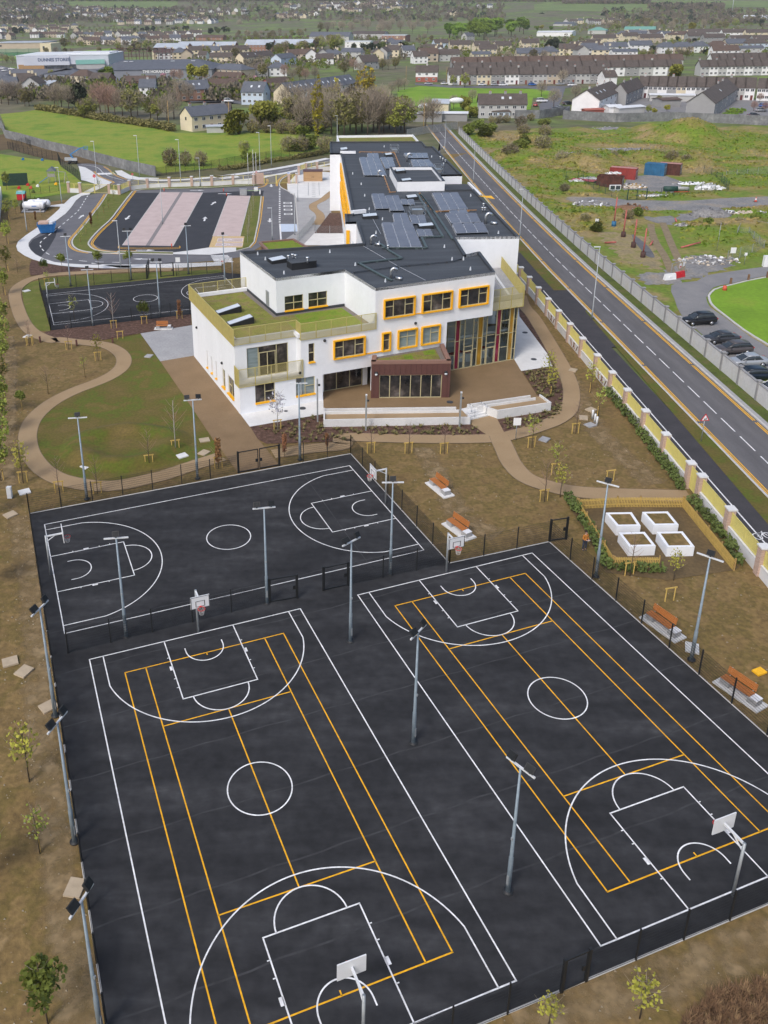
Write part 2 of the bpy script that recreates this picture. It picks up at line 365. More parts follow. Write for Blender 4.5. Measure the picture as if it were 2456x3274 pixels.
# ring mound on the lawn
mc = S('g3',960,890)
def mound(name, c, rad, hts, m, seed=0, n=40, sq=1.0, z=0.0):
 """low earth form: list of (radius fraction, height)"""
 M = MB(); vs = []; fs = []
 for j, (f, hh) in enumerate(hts):
  for i in range(n):
   a = 2*pi*i/n; q = 1+.14*mn.noise(Vector((cos(a)*1.3+seed, sin(a)*1.3, seed)))
   x, y = c.x+cos(a)*rad*f*q, c.y+sin(a)*rad*f*q*sq
   vs.append((x, y, z+hh*(1+.35*mn.noise(Vector((x*.5, y*.5, seed)))) if hh > 0 else z+hh))
 for j in range(len(hts)-1):
  for i in range(n): fs.append((j*n+i, j*n+(i+1)%n, (j+1)*n+(i+1)%n, (j+1)*n+i))
 fs.append(tuple(range((len(hts)-1)*n, len(hts)*n)))
 M.smooth = True; M.add(vs, fs); return M.build(name, m, kind='structure')
mound('mound', mc, 6.8, [(1.0,-.03),(.9,.12),(.78,.5),(.66,.62),(.54,.45),(.42,.12),(.3,.04),(.1,.02)], M_['lawn_new'], 3, sq=.8)
sheet('concrete_patio', MS('f3:828,1228 1140,1178 g3:1480,0 1480,240 1462,212 1215,250'), .009, M_['concrete_grey'])
F0 = V2(S('g1',497,1247))
sheet('tan_apron', MS('g3:1215,250 1480,205') + [F0] + MS('g1:568,1338 h1:1110,0 1207,118 1028,152 920,0 g3:1640,880 1400,520'), .020, M_['resin_apron'])
sheet('tan_terrace', MS('g1:1122,1050 1125,1243 g2:0,1098 720,1085 830,1110 985,1080 890,1052 1290,975 1175,803 1135,722 900,640 500,700 100,800'), .032, M_['resin_dark'])
M = MB(); M.add([(p.x,p.y,.026) for p in MS('g1:480,1230 497,1247 566,1339 1126,1242 1126,1110 800,1120')], [tuple(range(6))]); M.build('concrete_pavement', M_['concrete_light'], kind='structure')
sheet('concrete_pavement', MS('g2:1120,700 1130,727 1175,803 1382,770 1350,690 1163,440 1158,380'), .038, M_['concrete_light'])
sheet('mulch_bed', MS('g1:567,1340 1124,1243 1130,1330 g2:835,1155 960,1215 700,1237 300,1232 0,1217 h1:1560,12 1300,20 1150,25 1108,2'), .005, M_['mulch'])
sheet('mulch_bed', MS('g2:1015,1125 1060,1206 1200,1185 1350,1150 1440,1090 1462,1000 1440,880 1400,800 1370,775 1185,805 1290,975 1370,1000 1370,1062'), .008, M_['mulch'])
sheet('mulch_bed', MS('g2:1163,380 1163,440 1350,690 1382,770 1395,760 1335,600 1215,420 1175,360'), .011, M_['mulch'])
sheet('mulch_bed', MS('f3:300,1210 1125,1115 1125,1182 828,1226 560,1275 420,1275 300,1250 260,1222'), .002, M_['mulch'])
RP = MS('g2:1170,300 1195,370 1255,440 1330,560 1400,680 1460,790 1500,890 1508,990 1480,1070 1400,1130 1290,1172 1170,1210 1040,1240 880,1250 600,1252 300,1247 0,1241 h1:1480,32 1350,45 1180,70')
pathstrip('tan_path', RP, 1.75, .024, M_['resin_path'])
pathstrip('tan_path', MS('g5:565,55 590,110 620,170 680,228 790,265 900,284 1050,292 1340,300'), 1.9, .028, M_['resin_path'])
sheet('tan_path', MS('g2:830,1112 985,1082 1020,1128 1062,1210 1120,1260 1000,1250 930,1215 850,1160'), .036, M_['resin_path'])
# planter hedge soil
sheet('planter_soil', MS('g5:830,300 1330,300 1540,590 1520,600 1250,640 1000,610 980,560'), -.02, M_['soil_dark'])
# ------------------------------------------------------------------ the road on the right, straight along y
Y0, Y1 = 20., 175.
RX = lambda y, x0: x0 + (0 if y < 140 else (y-140)**1.35*.0052)
def longs(x0, a=Y0, b=330., st=12.):
 n = int((b-a)/st)+1; return [Vector((RX(y, x0), y, 0)) for y in [a+(b-a)*i/n for i in range(n+1)]]
def band(name, xa, xb, z, m, a=Y0, b=330.):
 A, B = longs(xa, a, b), longs(xb, a, b); return sheet(name, A+B[::-1], z, m)
band('footway', 35.0, 39.3, .02, M_['footway'], b=150)
sheet('verge', [(40.72,20,0),(40.72,119,0),(40.3,118,0),(39.9,105,0),(39.3,85,0),(38.6,63,0),(38.0,45,0),(37.6,20,0)], .03, M_['lawn_new'])
band('footway', 39.2, 40.75, .012, M_['footway'], a=104, b=135)
band('verge', 38.6, 40.75, .034, M_['lawn_new'], a=128, b=260)
band('road', 40.7, 47.35, -.07, M_['road'])
band('verge', 47.4, 49.6, .03, M_['verge_dark'], b=330)
M = MB(); strip(M, longs(40.75), .22, -.07, h=.13); strip(M, longs(47.4), .22, -.07, h=.13); M.build('road_kerb', M_['kerb'], kind='structure')
M = MB(); strip(M, longs(47.75), .45, .045); M.build('kerb_strip', M_['concrete_grey'], kind='structure')
M = MB()
for x in (41.08, 41.3, 46.85, 47.06):
 P = longs(x); dashes(M, P, .11, -.058, 15.2, .45)
M.build('yellow_lines', M_['line_yellow'], kind='structure')
M = MB(); dashes(M, longs(43.85), .13, -.058, 3.15, 1.06, 1.2); M.build('centre_dashes', M_['line_white'], kind='structure')
M = MB(); strip(M, longs(37.0, b=128), .13, .03)
# cyclist and pedestrian symbols on the shared path
def sym(M, c, s, strokes, z, w, fx=1, rz=0):
 for st in strokes: strip(M, [Vector((c.x+(p[0]*cos(rz)-p[1]*sin(rz))*s*fx, c.y+(p[0]*sin(rz)+p[1]*cos(rz))*s, 0)) for p in st], w, z)
cc = S('g4',1625,1385)
wheel = lambda x, y, r: [(x+r*cos(t*pi/8), y+r*1.3*sin(t*pi/8)) for t in range(17)]
sym(M, cc, 1.0, [wheel(-.45,0,.33), wheel(.45,0,.33), [(-.45,0),(-.1,0),(.25,.45),(-.25,.45),(-.1,0)], [(.45,0),(.25,.6),(.4,.65)]], .03, .09, rz=.15)
pc = S('g4',1470,1375)
sym(M, pc, 1.0, [[(0,.9),(0,1.15)], [(0,.75),(-.05,.05)], [(-.05,.1),(-.35,-.7)], [(-.05,.1),(.3,-.7)], [(0,.6),(.4,.25)], [(0,.6),(-.35,.2)]], .03, .16, rz=.1)
M.build('path_markings', M_['line_white'], kind='structure')
# ------------------------------------------------------------------ car park and access loop
sheet('access_road', MS('k2:1130,90 1030,105 960,165 900,250 830,330 720,410 620,490 500,580 400,650 362,700 362,740 390,790 450,845 560,900 690,940 860,960 1050,972 1659,980 f3:700,824 900,820 1040,815 1240,800 1430,775 1560,700 k3:860,1430 1000,1335 985,1150 965,900 920,865 870,830 790,790 768,745 800,690 880,640 850,605 570,605 590,690 550,765 f3:1480,355 1240,370 1000,378 780,385 640,388'), -.03, M_['road_grey'])
sheet('car_park_asphalt', MS('f3:800,398 950,398 1200,398 1345,392 1555,385 1500,640 1390,722 1230,722 1100,745 900,745 700,742 600,728 550,700 555,660'), -.02, M_['car_park_asphalt'])
sheet('car_park_asphalt', MS('k2:640,560 740,480 700,620 620,760 520,870 440,830 385,770 368,720 420,650'), -.022, M_['car_park_asphalt'])
VO = MS('k2:1355,80 1280,200 1180,330 1090,450 1000,560 930,640 912,690 935,745 1010,790 1150,817 1350,830 1659,832 f3:800,757 1020,762')
VI = MS('f3:1020,750 800,747 700,745 k2:1500,822 1300,806 1190,782 1130,735 1122,690 1190,600 1290,500 1400,400 1500,270 1600,140 1680,40 f3:775,390 735,372 700,385')
sheet('island_verge', VO+VI, .06, M_['grass_strip'])
M = MB(); strip(M, smooth_line(VO, 4), .25, -.03, h=.12); strip(M, smooth_line(VI[::-1], 4)[8:], .3, -.03, h=.12)
strip(M, MS('f3:775,390 860,378 1000,376 1240,368 1500,352 1556,340'), .22, -.03, h=.12)
strip(M, MS('f3:1540,420 1525,560 1498,690 1470,722 1395,742'), .25, -.03, h=.12)
strip(M, smooth_line(MS('k3:960,890 870,832 790,790 765,745 800,680 900,625 1000,585'), 4), .22, -.03, h=.12)
strip(M, MS('k3:965,900 985,1150 1000,1335'), .22, -.03, h=.12); M.build('car_park_kerb', M_['kerb'], kind='structure')
M = MB()
for o in (.45, .72):
 strip(M, smooth_line(VO[:10], 4), .13, -.018, off=-o if False else o); strip(M, smooth_line(VO[:10], 4), .13, -.018, off=-o)
for o in (.5, .8): strip(M, smooth_line(VI[::-1], 4)[6:-4], .14, -.012, off=o); strip(M, smooth_line(VI[::-1], 4)[6:-4], .14, -.012, off=-o)
for o in (-.4, -.7): strip(M, MS('f3:1556,420 1540,560 1510,690 1480,722'), .14, -.018, off=o+.3)
for o in (0, .3): strip(M, smooth_line(MS('k3:600,680 605,720 560,770 430,800'), 4), .14, -.018, off=o); strip(M, smooth_line(MS('k3:740,770 745,720 800,660 900,605 990,570'), 4), .14, -.018, off=o)
strip(M, smooth_line(MS('f3:705,708 725,722 1030,722 1058,712'), 3), .14, -.012); strip(M, smooth_line(MS('f3:705,714 725,728 1030,728 1058,718'), 3), .14, -.012)
M.build('yellow_lines', M_['line_yellow'], kind='structure')
PA = MS('f3:945,395 1195,397 1020,712 722,708'); PB = MS('f3:1345,415 1475,417 1415,655 1255,655')
sheet('paved_bays', PA, .0, M_['paving_pink']); sheet('paved_bays', PB, .0, M_['paving_pink'])
M = MB()
for q in (PA, PB): strip(M, q, .16, .004, closed=True)
M.build('bay_edging', M_['kerb'], kind='structure')
M = MB(); strip(M, [(PA[0]+PA[1])/2, (PA[2]+PA[3])/2], .75, .004); M.build('bay_divider', mat('divider', (.22,.2,.2), .9, fine=.1), kind='structure')
sheet('disabled_bays', MS('f3:1255,655 1442,655 1430,722 1232,720'), .002, mat('bay_hatch', (.55,.40,.20), .9, var=.25, scale=3))
wb = RG['wb'] = (650, 720, .0904)
M = MB(); U = MB()
for q in ('wb:530,460 1410,460 1385,580 490,580', 'wb:470,625 1395,625 1370,740 420,740'):
 p = MS(q); U.add([(v.x,v.y,.006) for v in p], [(0,1,2,3)]); strip(M, p, .14, .011, closed=True)
for oy in (0, 168): strip(M, smooth_line([S('wb',x-oy*.3,y+oy) for x, y in ((1100,525),(1000,525),(980,505),(900,490),(770,490),(725,520),(760,545),(850,545),(880,520),(980,525))], 3), .16, .011)
U.build('disabled_bay_paving', M_['paving_pink'], kind='structure')
def arrow(M, tail, tip, w, z, bend=None):
 a, b = V2(tail), V2(tip); d = (b-a); l = d.length; d.normalize(); n = Vector((-d.y, d.x, 0))
 strip(M, [a, b-d*l*.35], w*.34, z); q = b-d*l*.42
 M.add([(p.x,p.y,z) for p in (q+n*w*.5, q-n*w*.5, b)], [(1,2,0)])
for t in ('f3:765,533 740,558', 'f3:1204,565 1211,540', 'f3:1245,470 1272,450', 'f3:465,550 493,528', 'f3:800,737 915,737', 'f3:905,790 782,788', 'k3:660,745 662,782', 'k3:645,1178 642,1228', 'f3:1120,384 1205,384', 'f3:1285,404 1370,404'):
 p = MS(t); arrow(M, p[0], p[1], 1.1, -.006)
for i in range(6): # zebra
 y = 770+i*7.2; strip(M, MS('f3:%d,%.1f %d,%.1f' % (1243+i*4, y, 1345+i*6, y-2)), .5, -.012)
for i in range(5): strip(M, MS('f3:%d,%.1f %d,%.1f' % (578+i*20, 282-i*0.5, 592+i*20, 292-i*.5)), .9, -.012)
dashes(M, smooth_line(MS('k2:1110,100 1070,160 1030,230 980,300 900,370 800,455 700,535 600,610 530,670 508,710 525,765 590,825 690,865 860,900 1050,925 1300,938 1659,945'), 5), .2, -.012, 1.6, 1.5)
dashes(M, MS('k3:768,790 768,1000 768,1240'), .35, -.012, 1.0, 1.0); strip(M, MS('k3:770,1245 785,1445'), .3, -.012)
for y, (a, b) in zip((975, 1015, 1060, 1115), ((824,912),(825,918),(828,920),(832,922))):
 strip(M, MS('k3:%d,%d %d,%d' % (a, y, b, y)), .35, -.012); strip(M, MS('k3:%d,%d %d,%d' % (a, y+14, b, y+14)), .35, -.012); strip(M, MS('k3:%d,%d %d,%d' % (a, y-3, a, y+17)), .3, -.011); strip(M, MS('k3:%d,%d %d,%d' % (b, y-3, b, y+17)), .3, -.011)
M.build('road_markings', M_['line_white'], kind='structure')
sheet('disabled_set_down', MS('k3:772,1247 982,1247 998,1343 780,1345'), -.02, M_['bay_blue'])
M = MB()
for q in ('k2:1150,62 1035,65 900,120 810,205 790,205 640,225 620,240 762,242 750,270 690,325 620,385 480,500 330,600 230,680 205,740 225,800 310,860 420,910 560,950 750,985 950,1005 1300,1020 1659,1020 1659,985 1050,972 860,960 690,940 560,900 450,845 390,790 362,740 362,700 400,650 500,580 620,490 720,410 830,330 900,250 960,165 1030,105 1130,88',
          'f3:1020,752 1100,742 1232,722 1392,722 1392,745 1240,765 1020,762', 'f3:540,812 700,842 900,842 1050,842 1310,828 1310,808 1100,815 900,820 700,824 540,818'):
 p = MS(q); M.add([(v.x,v.y,.035) for v in p], [tuple(range(len(p)))])
M.build('pavement', M_['concrete_light'], kind='structure')
sheet('mulch_bed', MS('k2:400,910 560,955 860,1002 1200,1022 1659,1022 1659,1030 1400,1042 900,1060 600,1085 390,1112 370,1050 375,970'), .006, M_['mulch'])
sheet('right_verge', MS('f3:1480,418 1545,418 1528,560 1500,690 1470,722 1395,742 1392,725 1430,722 1442,655 1418,655'), .05, M_['grass_strip'])
sheet('gate_verge', MS('f3:790,372 880,368 1240,360 1490,345 1520,350 1500,358 1240,372 1000,378 800,384'), .05, M_['grass_strip'])
sheet('school_yard', MS('k3:860,740 1000,600 1330,590 1420,600 1420,920 1250,922 965,918 960,890 870,832'), .03, M_['concrete_light'])
sheet('concrete_patio', MS('k3:965,918 1250,922 1420,910 1420,1110 1330,1230 1090,1520 820,1470 860,1430 1000,1338'), .03, M_['concrete_grey'])
sheet('concrete_pavement', MS('k3:1205,1368 1600,1368 1600,1520 1060,1520'), .034, M_['concrete_light'])
sheet('mulch_bed', MS('k3:1400,1110 1600,1110 1600,1367 1207,1367'), .034, M_['mulch'])
pathstrip('tan_path', MS('k3:1440,840 1390,880 1310,945 1230,985 1190,1015 1200,1060 1260,1110 1285,1160 1270,1210 1225,1260'), 1.7, .045, M_['resin_path'])
# ------------------------------------------------------------------ road behind the school
RFAR = MS('k1:790,522 900,518 1000,530 1080,548 1130,580 1190,630 1270,665 f3:760,318 900,330 1100,326 1400,300 k3:0,665 560,588 990,515 1420,425') + [Vector((20,235,0)), Vector((36,250,0)), Vector((52,300,0))]
RNEAR = MS('k1:790,545 870,560 940,600 1000,655 1090,690 1140,712 f3:640,345 700,352 870,352 1240,338 1500,312 k3:570,645 870,590 1000,560 1420,480') + [Vector((20,222,0)), Vector((36,232,0)), Vector((46,290,0))]
sheet('back_road', smooth_line(RFAR, 3)+smooth_line(RNEAR, 3)[::-1], -.02, M_['road_grey'])
M = MB(); strip(M, smooth_line(RFAR[5:-3], 4), 2.2, .05, off=1.1); strip(M, smooth_line(RNEAR[9:-3], 4), 1.8, .05, off=-.9)
p = MS('k1:800,545 870,560 940,600 1000,655 1090,690 1145,712 1040,770 930,815 850,812 1000,740 880,700 830,690 820,620'); M.add([(v.x,v.y,.052) for v in p], [tuple(range(len(p)))])
p = MS('k1:1170,595 1240,590 1330,640 1420,662 1620,668 1620,680 1420,680 1290,672 1200,630'); M.add([(v.x,v.y,.054) for v in p], [tuple(range(len(p)))])
M.build('pavement', M_['concrete_light'], kind='structure')
M = MB(); strip(M, smooth_line(MS('k1:830,530 950,545 1010,570 1050,610 1120,650 1260,690'), 4), .15, -.008)
dashes(M, smooth_line(MS('f3:700,335 900,341 1100,332 1400,306 k3:0,675 560,610 990,538 1400,450'), 4), .15, -.008, 4, 2)
M.build('centre_dashes', M_['line_white'], kind='structure')
M = MB()
for o in (.4, .7): strip(M, smooth_line(RFAR[3:8], 4), .13, -.006, off=-o); strip(M, smooth_line(RNEAR[2:7], 4), .13, -.006, off=o)
M.build('yellow_lines', M_['line_yellow'], kind='structure')
sheet('field', MS('k1:20,60 45,110 60,200 200,255 800,380 1595,590 f3:980,290 1659,215 k3:1000,360 1420,300 1420,150 t6:700,560 500,600 t5:1500,600 1380,560 1000,500 800,470 600,430 330,400 200,420 0,440'), -.05, M_['field'])
sheet('bank', MS('f3:920,285 1659,215 k3:1000,400 1420,370 1420,425 1000,515 560,585 0,650 f3:1400,285 1100,312 930,320'), -.045, mat('bank_soil', None, .95, cols=[(.3,(.11,.075,.04)),(.5,(.09,.095,.035)),(.7,(.16,.12,.06))], scale=.4, fine=.2, fscale=3))
sheet('side_lawn', MS('k1:0,420 340,470 600,490 640,560 830,700 700,815 300,880 0,900 -300,800'), -.05, M_['field'])
sheet('dirt_yard', MS('k1:-200,250 60,215 200,270 560,340 800,400 1000,500 1000,530 830,520 620,500 340,440 90,370 -200,420'), -.048, M_['soil_dark'])
# ------------------------------------------------------------------ waste ground to the right of the concrete wall
FLATS = []
def flat(s, r): FLATS.append((resample(MS(s), 4.0), r))
flat('k4:700,430 900,430 1100,430 1400,400 1659,380', 9); flat('k4:600,250 800,230 900,300', 14); flat('k4:800,560 850,700 900,800 980,930', 4); flat('k4:1100,980 1400,960 1659,930', 9); flat('f5:1100,1150 1250,1300 1659,1500', 12); flat('f5:1659,1150 1500,1250',22)
flat('k4:180,400 300,400 480,410 620,420', 7); flat('k4:1080,540 1230,560 1300,500', 4); flat('k4:430,690 560,700 640,800 720,880', 8); flat('k4:1000,800 1150,870 1280,880', 7); flat('k4:700,990 880,980 1000,1000', 8)
HUMPS = [(S('f5',1150,185), 15, 6.5), (S('f5',560,330), 11, 2.4), (S('f5',1180,335), 8, 2.0), (S('f5',900,300), 9, 1.8), (S('f5',1500,740), 9, 1.6), (S('f5',100,300), 10, 1.8), (S('f5',1290,780), 6, 1.2), (S('f5',940,120), 8, 1.6), (S('f5',1560,220), 9, 1.6), (S('f5',650,310), 7, 1.6)]
def waste_h(x, y):
 m = 1.0
 for P, r in FLATS:
  d = min((hypot(x-p.x, y-p.y) for p in P))-r*.6
  m = min(m, max(0., min(1., d/6.)))
 m *= max(0., min(1., (x-RX(y, 50.4))/3.5))
 h = .35+.75*mn.noise(Vector((x*.09, y*.09, 1.3)))+.42*mn.noise(Vector((x*.3, y*.3, 4.1)))+.22*mn.noise(Vector((x*.8, y*.8, 2.1)))
 for c, r, hh in HUMPS:
  q = hypot(x-c.x, (y-c.y)*.8)/r
  if q < 1: h += hh*(1-q*q)**2
 return .03 + max(0., h)*m
M = MB(); nx, ny = 105, 235; xs = [50.05+115*(i/nx)**1.15 for i in range(nx+1)]; ys = [66+245*j/ny for j in range(ny+1)]
vs = [(RX(y, x), y, waste_h(RX(y, x), y)) for y in ys for x in xs]
M.smooth = True; M.add(vs, [(j*(nx+1)+i, j*(nx+1)+i+1, (j+1)*(nx+1)+i+1, (j+1)*(nx+1)+i) for j in range(ny) for i in range(nx)])
M.build('waste_ground', M_['waste'], kind='structure')
sheet('gravel_track', smooth_line(MS('k4:300,350 480,390 700,395 1000,400 1300,380 1659,365 1900,350 1900,520 1659,470 1480,455 1260,460 1100,540 900,590 700,545 640,470 480,450 330,400'), 3), .06, M_['gravel'])
sheet('gravel_track', smooth_line(MS('k4:560,210 800,195 900,220 980,260 930,330 760,370 620,360 500,330'), 3), .065, M_['gravel'])
M = MB();
for q in ('k4:740,580 745,640 780,730 850,840 900,960', 'k4:830,570 860,640 900,740 950,850 990,950'): strip(M, smooth_line(MS(q), 4), 1.3, .07)
M.build('wheel_tracks', mat('track_mud', (.22,.17,.10), .95, var=.2, scale=1, fine=.2), kind='structure')
def ragged(name, s, z, m, amp, seed=0):
 P_ = smooth_line(MS(s), 8, True); n_ = normals2(P_, True)
 return sheet(name, [p+q*amp*mn.noise(p*.9+Vector((seed,0,0)))+q*amp*.6*mn.noise(p*3.1+Vector((0,seed,0))) for p, q in zip(P_, n_)], z, m)
ragged('bare_patch', 'k4:340,650 470,600 560,610 640,600 700,640 760,760 810,860 800,930 640,930 560,890 470,800 380,730', .045, mat('dry_soil', None, .95, cols=[(.3,(.20,.17,.10)),(.5,(.28,.22,.11)),(.62,(.20,.19,.05)),(.75,(.33,.26,.15))], scale=.35, detail=10, fine=.3, fscale=2), 1.6)
ragged('gravel_apron', 'k4:640,985 780,960 900,935 1020,850 1130,820 1290,850 1340,900 1330,930 1180,975 1040,1020 900,1060 720,1050', .055, M_['gravel'], 1.4, 3)
ragged('stony_ground', 'k4:70,360 180,345 300,370 480,385 600,410 640,470 600,510 480,490 330,480 200,440 110,400', .058, M_['gravel'], 1.2, 5)
wt = mat('worn_soil', None, .95, cols=[(.3,(.20,.138,.062)),(.5,(.255,.18,.09)),(.7,(.30,.22,.12))], scale=.5, detail=10, fine=.25, fscale=3)
nt = wt.node_tree; at_ = nt.nodes.new('ShaderNodeAttribute'); at_.attribute_name = 'wear'; wn_ = nt.nodes.new('ShaderNodeTexNoise'); wn_.inputs['Scale'].default_value = 1.1; wn_.inputs['Detail'].default_value = 9
wg = nt.nodes.new('ShaderNodeNewGeometry'); nt.links.new(wg.outputs['Position'], wn_.inputs['Vector']); wm_ = nt.nodes.new('ShaderNodeMath'); wm_.operation = 'MULTIPLY_ADD'; nt.links.new(wn_.outputs['Fac'], wm_.inputs[0]); wm_.inputs[1].default_value = 2.2; wm_.inputs[2].default_value = -1.3
wa = nt.nodes.new('ShaderNodeMath'); wa.operation = 'ADD'; wa.use_clamp = True; nt.links.new(wm_.outputs[0], wa.inputs[0]); nt.links.new(at_.outputs['Fac'], wa.inputs[1]); nt.links.new(wa.outputs[0], nt.nodes['Principled BSDF'].inputs['Alpha'])
def track(s, w, z):
 # trodden line: wear is full in the middle and breaks up towards the edges
 P_ = smooth_line(MS(s), 6); n_ = normals2(P_); k = len(P_); M = MB(); vs = []
 for o in (-1, -.45, .45, 1): vs += [(p.x+q.x*o*w, p.y+q.y*o*w, z) for p, q in zip(P_, n_)]
 M.add(vs, [(r*k+i, (r+1)*k+i, (r+1)*k+i+1, r*k+i+1) for r in range(3) for i in range(k-1)]); o = M.build('worn_track', wt, kind='structure')
 ca = o.data.color_attributes.new('wear', 'FLOAT_COLOR', 'POINT')
 for i in range(4*k): v = 0. if i < k or i >= 3*k else .8; ca.data[i].color = (v, v, v, 1)
track('h1:85,335 108,480 128,640 148,800 165,1000 h2:165,150 190,400 230,640 262,860 290,1100 330,1350 360,1600', 1.3, -.05)
track('h3:560,1500 900,1410 1250,1310 1659,1150 1900,1060', 1.4, -.048)
track('g5:255,100 300,180 380,330 430,400 560,460', 1.5, -.046)
track('g4:330,250 470,480 560,680 760,880 960,1060', 1.6, -.044)
track('g3:60,60 80,300 70,600 60,900 60,1200', 1.2, -.042)
sheet('dark_track', smooth_line(MS('k4:580,650 640,690 720,760 770,840 710,835 660,780 610,720'), 3), .06, mat('wet_gravel', (.12,.12,.125), .9, var=.2, scale=.8, fine=.2))
sheet('estate_lane', smooth_line(MS('k4:1900,900 1659,915 1400,950 1180,985 1100,1030 f5:1060,1090 1080,1180 1130,1290 1300,1440 k5:800,800 1100,1100 1659,1700 2400,2500 3000,2400 2200,1300 1659,760 1400,600 1000,300 790,150 740,30 f5:1280,1160 1320,1105 1430,1080 1659,1030 1900,1000'), 2), .07, M_['lane_asphalt'])
LAWN2 = smooth_line(MS('k5:780,30 800,90 860,160 1000,270 1300,500 1659,720 2300,1100 2700,600 f5:1900,1030 1659,1040 1430,1090 1325,1120 1290,1160'), 2)
sheet('estate_lawn', LAWN2, .085, M_['field_bright'])
M = MB(); strip(M, LAWN2, .3, .03, closed=True, h=.13); M.build('lane_kerb', M_['kerb'], kind='structure')
# ------------------------------------------------------------------ school building
mat('white_render', (.785,.805,.835), .85, var=.035, scale=.5, fine=.025, fscale=2, stretch=(1,1,.25))
mat('roof_felt', None, .9, cols=[(.25,(.036,.043,.052)),(.5,(.052,.060,.071)),(.7,(.074,.084,.096))], scale=.25, detail=10, fine=.14, fscale=5, stretch=(.35,2.2,1,-.37))
mat('coping', (.045,.050,.058), .6, var=.15, scale=2)
mat('orange', (.86,.43,.004), .55, var=.04, scale=2)
mat('gold', (.58,.50,.19), .45, var=.07, scale=2, metal=.15)
mat('gold_frame', (.47,.42,.25), .5, var=.06, scale=2)
mat('glass_dark', None, .07, cols=[(.35,(.012,.013,.015)),(.52,(.04,.038,.038)),(.62,(.10,.085,.078)),(.72,(.17,.165,.16))], scale=.55, detail=3, spec=.6)  # lighter blotches put reflections and blinds into the pane colour
mat('glass_blind', None, .25, cols=[(.3,(.17,.22,.23)),(.7,(.27,.33,.34))], scale=.5, detail=2, stretch=(1,1,6), spec=.6)
mat('brown_clad', (.105,.045,.038), .55, var=.06, scale=1)
mat('brown_seam', (.075,.032,.028), .55)
mat('brown_coping', (.235,.135,.105), .6, var=.05)
mat('sedum', None, .98, cols=[(.28,(.17,.125,.042)),(.40,(.145,.155,.022)),(.5,(.19,.20,.03)),(.58,(.20,.145,.055)),(.72,(.11,.18,.01))], scale=.7, detail=10, fine=.3, fscale=8, bump=1., bscale=14)
mat('sedum_green', None, .98, cols=[(.3,(.10,.155,.008)),(.48,(.15,.235,.010)),(.6,(.19,.19,.03)),(.74,(.12,.18,.01))], scale=.9, detail=10, fine=.3, fscale=8, bump=1., bscale=14)
mat('pebbles', None, .95, cols=[(.3,(.10,.085,.075)),(.7,(.24,.21,.19))], scale=9, detail=6)
mat('skylight_glass', (.62,.66,.70), .12, var=.06, scale=.8, spec=.7)
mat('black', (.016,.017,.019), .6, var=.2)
mat('chrome', (.62,.63,.64), .28, metal=.9, var=.08)
mat('galv', (.36,.385,.40), .5, metal=.45, var=.10, scale=2.5, fine=.08)
mat('galv_blue', (.23,.285,.33), .5, metal=.3, var=.14, scale=2.2, fine=.08)
mat('tray', (.085,.115,.115), .5, metal=.3, var=.2)
mat('copper', (.42,.23,.10), .5, metal=.3, var=.15)
mat('pv', None, .2, cols=[(.3,(.11,.12,.15)),(.7,(.16,.17,.195))], scale=.4, spec=.6)
mat('pv_frame', (.62,.63,.65), .45, metal=.5)
mat('magenta_glass', (.20,.012,.045), .08, var=.35, scale=.6, spec=.6)
mat('amber_glass', (.34,.19,.022), .08, var=.35, scale=.6, spec=.6)
mat('interior', (.66,.63,.58), .9, var=.2, scale=.5)
mat('red_seat', (.40,.05,.04), .7)
glassmat('atrium_glass', (.80,.85,.83), .22)
SCH = thing('school_building', 'large white school with dark felt roof, orange window frames and gold railings', 'school', (F0.x, F0.y, 0))
a_ = radians(21.5); E1 = Vector((cos(a_), sin(a_), 0)); E2 = Vector((-sin(a_), cos(a_), 0))
def B(s, t, z): return F0 + E1*s + E2*t + Vector((0,0,z))
def P(name, M, m=None, parent=None, **k):
 p = parent or SCH
 return M.build(name, m, parent=p, world=True, **k) if p is SCH else sub(name, M, m, p, **k)
def sub(name, M, m, part, **k):                      # sub-part: same offset as its part (parts sit at the building's origin)
 off = Vector(SCH.location); M.v = [tuple(Vector(q)-off) for q in M.v]
 return M.build(name, m, parent=part, **k)
def wallgrid(M, P0, dr, nr, s0, s1, z0, z1, holes, depth=.22):
 ss = sorted({s0, s1} | {h[0] for h in holes} | {h[1] for h in holes}); zs = sorted({z0, z1} | {h[2] for h in holes} | {h[3] for h in holes})
 ss = [q for q in ss if s0-1e-6 <= q <= s1+1e-6]; zs = [q for q in zs if z0-1e-6 <= q <= z1+1e-6]
 q = lambda s, z, d=0: P0 + dr*s - nr*d + Vector((0,0,z))
 for i in range(len(ss)-1):
  for j in range(len(zs)-1):
   cs, cz = (ss[i]+ss[i+1])/2, (zs[j]+zs[j+1])/2
   if any(h[0] < cs < h[1] and h[2] < cz < h[3] for h in holes): continue
   M.quad(q(ss[i],zs[j]), q(ss[i+1],zs[j]), q(ss[i+1],zs[j+1]), q(ss[i],zs[j+1]))
 for a, b, c, d in holes:
  for (u, v), (w, x) in (((a,c),(b,c)),((b,c),(b,d)),((b,d),(a,d)),((a,d),(a,c))):
   M.quad(q(u,v), q(w,x), q(w,x,depth), q(u,v,depth))
